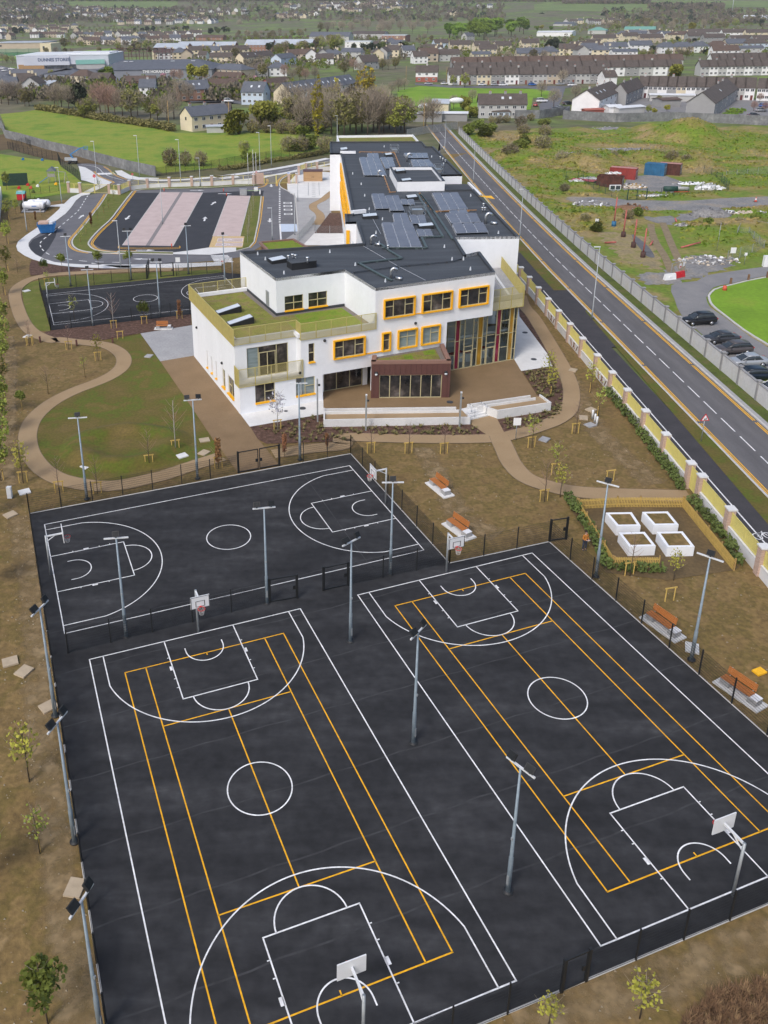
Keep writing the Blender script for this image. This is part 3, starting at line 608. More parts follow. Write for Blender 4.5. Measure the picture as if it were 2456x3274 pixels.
def window(P0, dr, nr, s0, s1, z0, z1, style, cols, glass='glass_dark', fw=.07, parent=None, glasses=None, name='window'):
 """cols: list of (width fraction, [transom heights as fractions]); style O = projecting orange surround, S = recessed with orange sill, N = plain"""
 dep = {'O': -.03, 'S': .16, 'N': .12}[style]
 q = lambda s, z, d: P0 + dr*s - nr*d + Vector((0,0,z))
 F = MB(); G = MB(); K = MB()
 if style == 'O':
  t = .13; a, b, c, d = s0, s1, z0, z1
  K.use(M_['orange'])
  for (u0, v0, u1, v1) in ((a,c+t/2,b,c+t/2),(a,d-t/2,b,d-t/2)): K.bar(q(u0,v0,-.12), q(u1,v1,-.12), t, .34, up=tuple(nr))
  for u in (a+t/2, b-t/2): K.bar(q(u,c+t,-.12), q(u,d-t,-.12), t, .34, up=tuple(nr))
  s0, s1, z0, z1 = s0+t, s1-t, z0+t, z1-t
 elif style == 'S':
  K.use(M_['orange']); K.bar(q(s0-.03,z0+.0,.02), q(s1+.03,z0+.0,.02), .12, .42, up=tuple(nr))
 h2 = fw/2
 for z in (z0+h2, z1-h2): F.bar(q(s0,z,dep), q(s1,z,dep), fw, .09, up=tuple(nr))
 x = s0; tot = sum(c[0] for c in cols)
 for s in (s0+h2, s1-h2): F.bar(q(s,z0,dep-.003), q(s,z1,dep-.003), fw, .09, up=tuple(nr))
 for i, (wf, tr) in enumerate(cols):
  w = (s1-s0)*wf/tot
  if i: F.bar(q(x,z0,dep-.006), q(x,z1,dep-.006), fw*1.15, .09, up=tuple(nr))
  for f in tr: z = z0+(z1-z0)*f; F.bar(q(x,z,dep-.009), q(x+w,z,dep-.009), fw*1.1, .09, up=tuple(nr))
  gm = (glasses[i] if glasses else glass)
  G.use(M_[gm]); G.quad(q(x,z0,dep+.02), q(x+w,z0,dep+.02), q(x+w,z1,dep+.02), q(x,z1,dep+.02)); x += w
 f = P(name, F, M_['gold_frame'])
 sub('pane', G, None, f)
 if K.v: sub('surround' if style == 'O' else 'sill', K, None, f)
 return f
W3 = [(.3,[.62]),(.4,[]),(.3,[.62])]; W22 = [(.5,[.5]),(.5,[.5])]; W2 = [(.5,[.55]),(.5,[.55])]
fO = (F0, E1, -E2)
RT = 12.1
# -- front elevation
M = MB().use(M_['white_render'])
wins_f = [(16.75,20.62,8.43,10.68),(21.48,25.36,8.43,10.68),(26.22,30.1,8.45,10.70)]
wallgrid(M, F0, E1, -E2, 15.78, 30.9, 6.91, RT, [])
w1 = [(10.76,14.57,4.62,6.85),(16.62,17.7,4.62,6.87),(18.58,21.05,4.62,6.87),(21.56,24.0,4.62,6.87)]
slim = (7.9,8.6,4.70,6.88)
wallgrid(M, F0, E1, -E2, 7.0, 15.78, 3.05, 8.1, [slim]); wallgrid(M, F0, E1, -E2, 15.78, 24.9, 3.05, 6.91, [])
ga, gb = (1.72,3.98,.97,3.12), (6.38,8.62,.97,3.12)
wallgrid(M, F0, E1, -E2, 0, 7.0, 0, 3.35, [ga, (6.38,7.0,.97,3.12)]); wallgrid(M, F0, E1, -E2, 7.0, 9.55, 0, 3.05, [(7.0,8.62,.97,3.12-.07)])
dr_ = (1.33,6.03,3.5,6.92)
R12 = F0+E2*1.25
wallgrid(M, R12, E1, -E2, 0, 7.0, 3.35, 8.1, [dr_])
M.quad(B(7,0,3.35), B(7,1.25,3.35), B(7,1.25,8.1), B(7,0,8.1))
M.quad(B(9.55,1.95,0), B(9.55,0,0), B(9.55,0,3.05), B(9.55,1.95,3.05)); M.quad(B(9.55,1.95,0), B(10.5,1.95,0), B(10.5,1.95,3.05), B(9.55,1.95,3.05))
M.quad(B(15.3,1.95,0), B(15.9,1.95,0), B(15.9,1.95,3.05), B(15.3,1.95,3.05)); M.box(tuple(B(15.65,.15,1.52)), (.3,.3,3.05), a_)
M.quad(B(9.55,0,3.05), B(9.55,2.6,3.05), B(24.9,2.6,3.05), B(24.9,0,3.05))
M.quad(B(24.9,0,3.05), B(24.9,1.9,3.05), B(24.9,1.9,6.91), B(24.9,0,6.91)); M.quad(B(24.9,0,6.91), B(24.9,2.3,6.91), B(30.9,2.3,6.91), B(30.9,0,6.91))
P('wall', M)
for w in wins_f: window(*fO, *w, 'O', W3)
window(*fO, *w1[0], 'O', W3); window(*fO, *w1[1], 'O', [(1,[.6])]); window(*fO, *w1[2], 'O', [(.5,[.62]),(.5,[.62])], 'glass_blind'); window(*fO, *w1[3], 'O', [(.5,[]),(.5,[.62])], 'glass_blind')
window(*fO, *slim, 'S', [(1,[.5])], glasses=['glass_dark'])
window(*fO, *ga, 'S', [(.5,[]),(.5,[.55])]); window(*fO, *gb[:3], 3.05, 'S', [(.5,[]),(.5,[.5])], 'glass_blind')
K = MB().use(M_['orange']); K.bar(B(14.5,-.06,4.68), B(16.75,-.06,4.68), .13, .12)
P('orange_trim', K); K = MB().use(M_['orange']); K.bar(B(20.6,-.06,8.5), B(21.5,-.06,8.5), .1, .1); P('orange_trim', K)
window(R12, E1, -E2, *dr_, 'N', [(.28,[]),(.44,[.78]),(.28,[])], glasses=['glass_blind','glass_dark','glass_dark'], name='balcony_door')
K = MB().use(M_['gold_frame'])
for s in (2.75, 3.65, 4.55): K.bar(B(s,1.3,3.5), B(s,1.3,6.2), .12, .08)
P('door_frame', K)
window(F0+E2*1.95, E1, -E2, 10.5, 15.3, .02, 3.03, 'N', [(.33,[]),(.34,[]),(.33,[])], name='sliding_door')
# -- left side of the low wing
sO = (F0, E2, -E1); M = MB().use(M_['white_render'])
sl = [(12.05,12.45,.83,2.97),(10.17,10.57,.83,2.97),(8.4,8.8,.83,2.97)]; sw = [(5.2,6.25,.85,3.1),(2.0,4.2,.88,3.15)]
wallgrid(M, F0, E2, -E1, 0, 18.57, 0, 3.35, sl+sw); wallgrid(M, F0, E2, -E1, 1.25, 18.57, 3.35, 8.1, [])
M.quad(B(0,18.57,0), B(0,18.57,8.1), B(7.3,18.57,8.1), B(7.3,18.57,0))
P('wall', M)
for w in sl: window(*sO, *w, 'S', [(1,[])], fw=.05)
window(*sO, *sw[0], 'S', [(.5,[]),(.5,[.5])]); window(*sO, *sw[1], 'S', [(.5,[]),(.5,[.5])])
# -- terrace with sedum roof
TER = [B(0,1.25,0),B(7,1.25,0),B(7,0,0),B(15.78,0,0),B(15.78,7.95,0),B(7.25,7.95,0),B(7.2,18.57,0),B(0,18.57,0)]
sheetp = lambda name, pts, z, m: P(name, MB().add([(p.x,p.y,z) for p in pts], [tuple(range(len(pts)))]), m)
sheetp('pebble_margin', [p for p in TER], 7.68, M_['pebbles'])
sheetp('sedum_roof', [B(.7,2.0,0),B(7.4,2.0,0),B(7.4,5.2,0),B(9.0,5.4,0),B(9.0,7.3,0),B(6.7,7.4,0),B(6.5,18.0,0),B(.7,18.0,0)], 7.72, M_['sedum'])
sheetp('sedum_roof', [B(7.45,.7,0),B(15.1,.7,0),B(15.1,7.3,0),B(9.05,7.3,0),B(9.05,5.35,0),B(7.45,5.15,0)], 7.725, M_['sedum_green'])
M = MB().use(M_['white_render'])
for a, b in (((0,1.25),(7,1.25)),((7,1.25),(7,0)),((7,0),(15.78,0)),((0,1.25),(0,18.57)),((0,18.57),(7.2,18.57))):
 p, q = B(*a,7.91), B(*b,7.91); d = (q-p).normalized(); n = Vector((-d.y,d.x,0));
 if (B(4,9,0)-p).dot(n) < 0: n = -n
 M.bar(p+n*.17, q+n*.17, .3, .42)
P('parapet', M)
def fins(name, a, b, z0, z1, off=0.0, step=.115, rail=True, backing=None):
 a, b = V2(a), V2(b); d = b-a; l = d.length; d.normalize(); n = Vector((-d.y,d.x,0)); M = MB().use(M_['gold']); k = int(l/step)
 for i in range(k+1):
  p = a+d*(l*i/k)+n*off; M.bar(p+Vector((0,0,z0)), p+Vector((0,0,z1)), .016, .062, up=tuple(n))
 p, q = a+n*off, b+n*off
 for z in (z0+.03, z1): M.bar(p+Vector((0,0,z)), q+Vector((0,0,z)), .055, .055)
 np_ = max(1, int(l/1.5))
 for i in range(np_+1):
  c = p.lerp(q, i/np_); M.bar(c+Vector((0,0,z0)), c+Vector((0,0,z1+.02)), .06, .07, up=tuple(n))
 return P(name, M)
fins('railing', B(-.05,1.13,0), B(6.95,1.13,0), 7.5, 9.34); fins('railing', B(6.95,1.13,0), B(6.95,-.12,0), 7.5, 9.34); fins('railing', B(6.95,-.12,0), B(15.85,-.12,0), 7.45, 9.3)
fins('railing', B(-.12,1.13,0), B(-.12,18.7,0), 7.4, 9.3, step=.09); fins('railing', B(-.12,18.7,0), B(7.2,18.7,0), 7.55, 9.3)
M = MB().use(M_['concrete_light']); M.prism([B(0,-.02,0),B(7.1,-.02,0),B(7.1,1.24,0),B(0,1.24,0)], 3.2, 3.46); P('balcony_slab', M)
fins('balcony_railing', B(-.06,-.1,0), B(7.18,-.1,0), 3.15, 5.2); fins('balcony_railing', B(-.1,-.1,0), B(-.1,1.25,0), 3.15, 5.2, step=.06)
def slopebox(M, c, L, Wd, rz, h0, h1):               # skylight kerb, high along one long edge
 cr, sr = cos(rz), sin(rz); T = lambda x, y, z: (c[0]+x*cr-y*sr, c[1]+x*sr+y*cr, c[2]+z)
 vs = [T(-L/2,-Wd/2,0),T(L/2,-Wd/2,0),T(L/2,Wd/2,0),T(-L/2,Wd/2,0),T(-L/2,-Wd/2,h0),T(L/2,-Wd/2,h1),T(L/2,Wd/2,h1),T(-L/2,Wd/2,h0)]
 M.add(vs, [(3,2,1,0),(4,5,6,7),(0,1,5,4),(1,2,6,5),(2,3,7,6),(3,0,4,7)])
 return [T(-L/2+.1,-Wd/2+.1,h0+.03+(h1-h0)*.1/L),T(L/2-.1,-Wd/2+.1,h1+.03),T(L/2-.1,Wd/2-.1,h1+.03),T(-L/2+.1,Wd/2-.1,h0+.03)]
def skylight(k, x, y, z, L=1.9, Wd=1.5, rz=a_, h0=.35, h1=.5):
 c = S(k, x, y, z); M = MB(); g = slopebox(M, c, L, Wd, rz, h0, h1); o = P('skylight', M, M_['black'])
 sub('skylight_glass', MB().add(g, [(0,1,2,3)]), M_['skylight_glass'], o)
skylight('g1', 402, 472, 7.72, 2.9, 1.25, a_, .2, .75); skylight('g1', 492, 556, 7.72, 2.9, 1.25, a_, .2, .75)
# -- upper storey set back behind the terrace
M = MB().use(M_['white_render']); wl = [(8.25,10.55,8.05,9.82),(11.18,13.55,8.05,9.84)]
R8_ = F0+E2*7.95
wallgrid(M, R8_, E1, -E2, 7.25, 15.78, 7.6, RT, wl); wallgrid(M, F0+E1*7.25, E2, -E1, 7.95, 20.9, 7.6, RT, [])
wallgrid(M, F0+E1*15.78, E2, -E1, 0, 7.95, 7.6, RT, []); P('wall', M)
for w in wl: window(R8_, E1, -E2, *w, 'S', W22)
M = MB().use(M_['coping']); M.bar(B(7.2,7.9,7.84), B(15.7,7.9,7.84), .1, .3); M.bar(B(7.2,7.9,7.84), B(7.2,18.4,7.84), .1, .3); P('skirting', M)
M = MB().use(M_['galv']); M.box(tuple(B(7.22,10.85,8.78)), (.08,1.0,2.05), a_); P('door', M)
# -- main roof
pr = lambda k, x, y, z=RT: V2(S(k, x, y, z))
r5, r6, r7, r8 = pr('f4',1355,745), pr('f4',1275,765), pr('f4',1208,660), pr('f4',1587,655)
r9, r10, r11, r12 = pr('f4',1310,378), pr('f4',1250,290), pr('f4',1080,125), pr('f4',1010,95)
r13, r14, r15, r15b, r16 = pr('f4',470,97), pr('f4',470,165), pr('f4',622,165), pr('f4',637,183), pr('f4',537,182)
r17, r18, r18b, r19, r20, r21, r22 = pr('f4',600,520), pr('f4',680,512), pr('f4',688,530), pr('f4',560,535), pr('f4',562,570), pr('f4',625,570), pr('f4',665,695)
r9b = V2((r8.x+.1, r9.y)); r9c = V2((24.9, r9.y)); r10c = V2((24.9, r10.y))
ROOF = [B(7.25,20.9,0), B(7.25,7.95,0), B(15.78,7.95,0), B(15.78,0,0), B(30.9,0,0), r5, r6, r7, r8, r9b, r9c, r10c, V2((r10.x,r10.y)), r11, V2((r12.x,r11.y)), r12, r13, r14, V2((r16.x,r14.y)), r16, r17, V2((r17.x-.02,r18b.y+1)), V2((r19.x,r18b.y+1)), r20, V2((r21.x,r20.y)), r22]
ROOF = [V2(p) for p in ROOF]
sheetp('roof', ROOF, RT-.32, M_['roof_felt'])
M = MB().use(M_['white_render']); skip = {0,1,2,3}
for i in range(len(ROOF)):
 if i in skip: continue
 a, b = ROOF[i], ROOF[(i+1)%len(ROOF)]; z0 = 6.91 if i in (4,5,6) else 0
 M.quad(a+Vector((0,0,z0)), b+Vector((0,0,z0)), b+Vector((0,0,RT)), a+Vector((0,0,RT)))
P('wall', M)
M = MB().use(M_['coping']); strip(M, ROOF, .38, RT-.33, off=.19, closed=True, h=.35); P('roof_coping', M)
# green-roofed end block beyond the main roof
g1_, g2_, g3_ = pr('f4',525,62,11.6), pr('f4',965,58,11.6), pr('f4',985,88,11.6)
gq = [V2((r12.x-18.4,r12.y+.1)), V2((r12.x-.2,r12.y+.1)), V2((r12.x-.1,g2_.y)), V2((r12.x-18.4,g2_.y))]
M = MB().use(M_['white_render']); strip(M, gq, .4, 0, off=.2, closed=True, h=11.7); P('wall', M); sheetp('sedum_roof', gq, 11.2, M_['sedum'])
# sunken roof on the right flank and raised plant enclosure
sheetp('roof', [r9c, r9b, V2((r10.x+1.2,r9.y+3)), V2((r10.x+1.2,r10.y-.3)), V2((24.9,r10.y))], 10.4, M_['roof_felt'])
M = MB().use(M_['white_render']); strip(M, [r9b, V2((r10.x+1.2,r9.y+3)), V2((r10.x+1.2,r10.y))], .35, 0, h=10.7)
P('wall', M)
PE = [V2((16.55,146.2)), V2((24.35,146.2)), V2((24.45,160.2)), V2((16.7,160.6))]
M = MB().use(M_['white_render']); strip(M, PE, .35, RT-.32, off=.17, closed=True, h=1.6); P('plant_enclosure', M);
M = MB().use(M_['coping']); strip(M, PE, .42, RT+1.28, off=.17, closed=True, h=.07); P('plant_coping', M); sheetp('roof', PE, 12.9, M_['roof_felt'])
# low white upstands along the left edge
for a, b in ((V2((r16.x,r14.y)), r15), (r17, r18)): M = MB().use(M_['white_render']); M.bar(a+Vector((0,0,12.25)), b+Vector((0,0,12.25)), .5, .5); P('parapet', M)
# orange window bands on the left flank
ld = (r17-r16); ln_ = ld.length; ld.normalize(); nrm = Vector((ld.y,-ld.x,0)); nrm = nrm if nrm.x < 0 else -nrm
for z0 in (4.5, 8.3):
 n = 6; seg = ln_/n
 for i in range(n): window(r16, ld, nrm, seg*i+.4, seg*(i+1)-.4, z0, z0+2.5, 'O', W3)
M = MB().use(M_['orange']); M.box((r20.x+.35, r21.y-.05, 9.6), (.5,.12,2.6)); P('orange_trim', M)
# porch with sedum roof behind the wing
q = [V2(S('k3',x,y,4.4)) for x, y in ((535,1476),(930,1441),(1130,1555),(700,1640))]
M = MB().use(M_['brown_clad']); M.prism([(p.x,p.y) for p in q], 0, 4.1); M.use(M_['brown_coping']); strip(M, q, .45, 4.1, off=.22, closed=True, h=.35); P('porch', M); sheetp('sedum_roof', q, 4.2, M_['sedum_green'])
# -- brown clad pod
BR = [V2((7.81,89.37)), V2((16.47,89.27)), V2(B(24.55,-.02,0)), V2(B(15.55,-.02,0))]
M = MB().use(M_['brown_clad']); x0, x1, zz = 8.72, 15.57, 2.78
wd = (BR[1]-BR[0]).normalized(); wn = Vector((wd.y,-wd.x,0))
wallgrid(M, BR[0], wd, wn, 0, (BR[1]-BR[0]).length, 0, 4.3, [(x0-7.81, x1-7.81, .03, zz)])
for a, b in ((BR[1],BR[2]),(BR[3],BR[0])): M.quad(a, b, b+Vector((0,0,4.3)), a+Vector((0,0,4.3)))
M.use(M_['brown_seam'])
for i in range(15):
 s = .3+i*.575
 if x0-7.81-.1 < s < x1-7.81+.1: M.bar(BR[0]+wd*s+wn*.012+Vector((0,0,zz+.1)), BR[0]+wd*s+wn*.012+Vector((0,0,4.1)), .025, .03)
 else: M.bar(BR[0]+wd*s+wn*.012+Vector((0,0,.05)), BR[0]+wd*s+wn*.012+Vector((0,0,4.1)), .025, .03)
P('brown_pod', M)
M = MB().use(M_['brown_coping']); strip(M, BR[2:]+BR[:1]+BR[1:3], .45, 4.1, off=.2, h=.33) if False else [strip(M, [a, b], .5, 4.08, off=.22, h=.33) for a, b in ((BR[3],BR[0]),(BR[0],BR[1]),(BR[1],BR[2]))]; P('pod_coping', M)
sheetp('pebble_margin', BR, 4.1, M_['pebbles'])
ins = [BR[0]+Vector((.75,.75,0)), BR[1]+Vector((-.95,.8,0)), BR[2]+Vector((-1.1,-1.0,0)), BR[3]+Vector((.4,-.55,0))]
sheetp('sedum_roof', ins, 4.14, M_['sedum'])
ins2 = [ins[0].lerp(ins[1],.03).lerp(ins[3].lerp(ins[2],.03),.06), ins[0].lerp(ins[1],.2).lerp(ins[3].lerp(ins[2],.2),.06), ins[0].lerp(ins[1],.2).lerp(ins[3].lerp(ins[2],.2),.6), ins[0].lerp(ins[1],.03).lerp(ins[3].lerp(ins[2],.03),.6)]
ins3 = [ins[0].lerp(ins[1],u).lerp(ins[3].lerp(ins[2],u),v) for u, v in ((.78,.55),(.97,.55),(.97,.95),(.78,.95))]
ins4 = [ins[0].lerp(ins[1],u).lerp(ins[3].lerp(ins[2],u),v) for u, v in ((.44,.02),(.58,.02),(.58,.9),(.44,.9))]
sheetp('sedum_patch', ins2, 4.155, M_['sedum_green']); sheetp('sedum_patch', ins3, 4.155, M_['sedum_green']); sheetp('sedum_patch', ins4, 4.155, M_['sedum_green'])
window(BR[0], wd, wn, x0-7.81, x1-7.81, .03, zz, 'N', [(1,[])]*6, name='sliding_door')
for x in (8.35, 15.95):
 M = MB().use(M_['black']); c = BR[0]+wd*(x-7.81)+wn*.1; M.sphere((c.x,c.y,3.05), .2, 10, 6); M.use(M_['skylight_glass']); M.sphere((c.x+wn.x*.06,c.y+wn.y*.06,2.96), .17, 10, 6); P('wall_light', M)
for pt, nn in ((B(-.06,16.2,4.6), -E1), (B(-.06,6.0,3.75), -E1), (B(6.85,-.06,3.72), -E2), (B(9.75,-.06,7.0), -E2), (B(20.8,-.06,7.4), -E2)):
 M = MB().use(M_['black']); M.sphere((pt.x,pt.y,pt.z), .17, 8, 5); P('wall_light', M)
# -- atrium under the right terrace
aP = F0+E2*1.75; SG = 35.62
back_r = V2((26.35, 112.6)); aC = V2(aP+E1*SG)
M = MB().use(M_['interior']); fl = [B(24.9,1.8,0), aC, back_r, B(24.9,12,0)]; M.add([(p.x,p.y,.035) for p in map(V2, fl)], [(0,1,2,3)])
M.quad(B(24.9,8.5,0), B(36,8.5,0), B(36,8.5,6.9), B(24.9,8.5,6.9)); P('atrium_interior', M)
M = MB().use(M_['white_render']); M.bar(B(25,3.0,3.55), B(35.3,3.0,3.55), .25, .25)
for s in (31.2, 35.4, 27.9): M.tube([B(s,2.6,0), B(s,2.6,6.9)], .13, 8)
P('atrium_beam', M)
for s, t in ((28.2,3.6),(29.3,3.8),(30.1,3.5),(31.8,3.6),(32.8,3.9),(34.0,3.4)):
 M = MB().use(M_['white_render']); M.box(tuple(B(s,t,.55)), (.75,.5,1.1), a_); M.use(M_['red_seat']); M.box(tuple(B(s+.1,t+.4,1.12)), (.8,.6,.1), a_); P('display_box', M)
PAN = [(24.9,26.1,0,0),(26.1,27.15,0,0),(27.2,27.75,1,0),(27.8,28.4,0,0),(28.45,29.6,0,1),(29.65,30.2,0,0),(30.25,30.88,2,0),(30.92,31.45,0,0),(31.5,32.75,0,1),(32.8,33.35,1,0),(33.4,34.55,0,0),(34.6,35.15,2,0),(35.2,35.6,0,0)]
FR = MB().use(M_['gold_frame']); GL = MB()
q = lambda s, z, d=0: aP + E1*s - E2*d*-1 + Vector((0,0,z))
for i, (s0, s1, kind, door) in enumerate(PAN):
 GL.use(M_[('atrium_glass','magenta_glass','amber_glass')[kind]]); GL.quad(q(s0,.03,.03), q(s1,.03,.03), q(s1,6.9,.03), q(s0,6.9,.03))
 for s in (s0, s1): FR.bar(q(s,.02), q(s,6.9), .055, .1, up=tuple(E2))
 for z in ([2.15,2.75,3.75] if door else [3.6] if kind else [1.5+(i%3)*.4, 3.7, 5.3+(i%2)*.3]): FR.bar(q(s0,z), q(s1,z), .06 if not (door and z < 2.5) else .14, .09, up=tuple(E2))
 if door:
  for s in (s0+.09, s1-.09): FR.bar(q(s,.05,-.01), q(s,2.2,-.01), .13, .1, up=tuple(E2))
FR.bar(q(24.9,.06), q(35.65,.06), .1, .1); FR.bar(q(24.9,6.86), q(35.65,6.86), .1, .1)
rd = (back_r-aC).normalized(); rl = (back_r-aC).length
for i in range(8):
 s0, s1 = rl*i/8, rl*(i+1)/8; GL.use(M_['amber_glass' if i in (1,5) else 'atrium_glass']); a, b = aC+rd*s0, aC+rd*s1
 GL.quad(a, b, b+Vector((0,0,6.9)), a+Vector((0,0,6.9))); FR.bar(a, a+Vector((0,0,6.9)), .06, .1)
 for z in (1.5,3.6,5.3): FR.bar(a+Vector((0,0,z)), b+Vector((0,0,z)), .06, .09)
o = P('curtain_wall', FR); sub('glazing', GL, None, o)
# -- right terrace
tq = [V2(B(30.95,1.3,0)), V2(B(35.95,1.3,0)), V2((26.75,113.2)), V2((r7.x,113.2)), V2((22.2,104))]
M = MB().use(M_['white_render']); M.prism([(p.x,p.y) for p in tq], 6.95, 7.9); P('terrace_slab', M); sheetp('terrace_floor', [tq[0],tq[1],tq[2],tq[3],tq[4]], 7.93, M_['concrete_grey'])
M = MB().use(M_['concrete_light']); M.bar(tq[0]+Vector((0,.3,8.2)), tq[1]+Vector((0,.3,8.2)), .2, .6); P('parapet', M); M = MB().use(M_['concrete_light']); M.bar(tq[1]+Vector((-1.6,.3,8.1)), tq[2]+Vector((-1.6,0,8.1)), .3, .35); P('parapet', M)
fins('terrace_railing', tq[0]+E2*-.1, tq[1]+E2*-.1, 6.95, 9.5); fins('terrace_railing', tq[1]+Vector((.08,0,0)), tq[2]+Vector((.08,0,0)), 6.9, 9.45, step=.08)
# -- roof furniture
RZ = RT-.32
for k, x, y, L, Wd in (('f4',160,806,2.0,1.6),('f4',552,150,1.6,3.2),('f4',705,546,2.2,1.9),('f4',1035,604,2.1,1.8),('f4',952,434,1.7,2.2),('f4',815,182,1.5,2.4)):
 skylight(k, x, y, RZ, L, Wd, a_ if y > 700 else 0)
for k, x, y in (('f4',885,279),('f4',920,335)): skylight(k, x, y, 12.92, 1.7, 1.9, 0)
c = S('g1', 960, 128, RZ); M = MB().use(M_['black']); M.box((c.x,c.y,RZ+.4), (3.1,1.7,.8), a_); M.use(M_['roof_felt']); M.box((c.x,c.y,RZ+.83), (3.2,1.8,.07), a_); P('roof_box', M)
def cowl(k, x, y, s=1.0, rz=0.0, z=RZ):
 c = S(k, x, y, z); M = MB().use(M_['chrome']); M.smooth = True
 M.tube([(c.x,c.y,c.z),(c.x,c.y,c.z+.8*s)]+[(c.x+cos(rz)*(.35*s-.35*s*cos(t)), c.y+sin(rz)*(.35*s-.35*s*cos(t)), c.z+.8*s+.42*s*sin(t)) for t in (.4,.9,1.57,2.2,2.8)], .17*s, 9)
 M.tube([(c.x+.5*s,c.y-.4*s,c.z+.2),(c.x+1.1*s,c.y-.9*s,c.z+.25)], .18*s, 9); P('vent_cowl', M)
for a in (('f4',712,705,1.0),('f4',830,905,1.0),('f4',1388,580,1.2),('f4',925,215,1.3),('f4',755,303,.9)): cowl(*a)
for x, y in ((250,792),(226,800),(268,796),(338,812),(812,738),(1375,488),(1368,512),(1383,512),(1120,205),(1135,215),(1150,225),(1140,245)):
 c = S('f4', x, y, RZ if x != 338 else RZ+.85); M = MB().use(M_['chrome']); M.smooth = True; M.tube([c, c+Vector((0,0,.55))], .09, 8); M.tube([c+Vector((0,0,.5)), c+Vector((0,0,.72))], .2, 10); P('vent_pipe', M)
def cage(x, y, w, d, h):
 c = S('f4', x, y, RZ); M = MB().use(M_['chrome'])
 for z in (.1, h*.55, h):
  for i in range(4):
   p = [(-w,-d),(w,-d),(w,d),(-w,d)]; a, b = p[i], p[(i+1)%4]; M.bar((c.x+a[0]/2,c.y+a[1]/2,c.z+z), (c.x+b[0]/2,c.y+b[1]/2,c.z+z), .05)
 for sx in (-1,1):
  for sy in (-1,1): M.bar((c.x+sx*w/2,c.y+sy*d/2,c.z), (c.x+sx*w/2,c.y+sy*d/2,c.z+h), .05)
 M.box((c.x,c.y,c.z+.35), (w*.7,d*.6,.6)); P('plant_unit', M)
cage(850,160,1.6,2.2,1.5); cage(985,522,2.2,2.2,1.4); cage(990,275,3.2,2.0,1.4); cage(1108,280,1.4,2.4,1.4)
def runs(name, m, w, h, *lines):
 for l in lines:
  p = MS(l, RZ+.18); M = MB().use(M_[m])
  for a, b in zip(p, p[1:]): M.bar(a, b, w, h)
  for q in resample(p, 2.4): M.box((q.x,q.y,RZ+.08), (.3,.3,.16))
  P(name, M)
runs('cable_tray', 'tray', .32, .12, 'f4:640,812 700,845 765,880 835,915', 'f4:640,812 760,798 895,783 830,745 770,700', 'f4:985,405 1060,530 1135,655', 'f4:1135,655 1010,660 1040,722 775,722', 'f4:1005,405 1100,530 1195,672')
runs('pipe_run', 'copper', .14, .12, 'f4:645,157 850,160 888,255', 'f4:790,300 825,395 858,393', 'f4:1000,400 1080,508 1335,500')
runs('felt_lap', 'coping', .2, .06, 'f4:610,865 870,830 1195,800 1260,780')
M = MB().use(M_['pv_frame'])
for l in ('f4:655,705 870,830 1035,915', 'f4:700,510 770,640'):
 p = MS(l, RZ+.02)
 for a, b in zip(p, p[1:]): M.bar(a, b, .05, .03)
P('lightning_tape', M)
for x, y in ((45,765),(90,795),(200,878),(605,705),(470,752),(620,828),(1190,797),(1257,795),(1298,855),(1145,722),(797,925),(760,700),(702,500),(780,560),(742,640),(655,352),(675,420),(1463,640),(1300,420),(790,130),(1070,190),(605,290)):
 c = S('f4', x, y, RZ); M = MB().use(M_['skylight_glass']); M.tube([c, c+Vector((0,0,.4))], [.12,.06], 6); P('lightning_stub', M)
def pv(tl, tr, br, bl, nc, nr):
 c = [S('f4', *p, RZ+.3) for p in (tl, tr, br, bl)]; M = MB()
 q = lambda u, v, z=0: (c[0].lerp(c[1], u).lerp(c[3].lerp(c[2], u), v))+Vector((0,0,z))
 M.use(M_['pv_frame']); M.add([q(0,0,-.02),q(1,0,-.02),q(1,1,-.02),q(0,1,-.02)], [(3,2,1,0)]); M.use(M_['pv'])
 eu, ev = .035/nc*2, .045
 for i in range(nc):
  for j in range(nr):
   u0, u1, v0, v1 = (i+.045)/nc, (i+.955)/nc, (j+.08)/nr, (j+.90)/nr
   M.add([q(u0,v0,.16),q(u1,v0,.16),q(u1,v1,0),q(u0,v1,0)], [(3,2,1,0)])
 M.use(M_['pv_frame']);
 for u in (0,1): M.bar(q(u,0,-.25), q(u,1,-.25), .06, .1)
 P('solar_array', M)
for a in (((643,192),(760,190),(805,295),(672,295),3,8),((690,168),(755,168),(760,190),(695,190),2,2),((765,192),(840,192),(860,252),(797,255),2,4),((905,167),(1045,167),(1052,193),(925,193),4,2),((945,205),(1055,205),(1100,255),(965,255),3,4),
  ((715,407),(790,407),(822,490),(738,492),2,6),((795,418),(875,417),(910,502),(825,503),2,6),((885,440),(965,440),(972,467),(895,467),2,2),((840,523),(925,523),(945,575),(850,575),2,3),((935,533),(1030,533),(1042,580),(955,580),2,3),((775,577),(955,577),(1015,718),(815,718),3,8),((978,617),(1065,617),(1080,650),(992,655),2,2),
  ((1072,403),(1225,400),(1283,492),(1125,503),3,7),((1172,508),(1275,500),(1285,518),(1180,522),2,1),((1148,522),(1335,522),(1360,570),(1185,578),3,4),((1190,585),(1375,578),(1405,630),(1215,637),3,4)): pv(*a)
M = MB().use(M_['line_yellow']); c = S('f4',1392,432,11.9); M.add([(c.x-1.2,c.y+.6,12.2),(c.x+.9,c.y+.6,12.2),(c.x+.9,c.y-2.2,12.2)], [(2,1,0)]); P('yellow_marker', M)
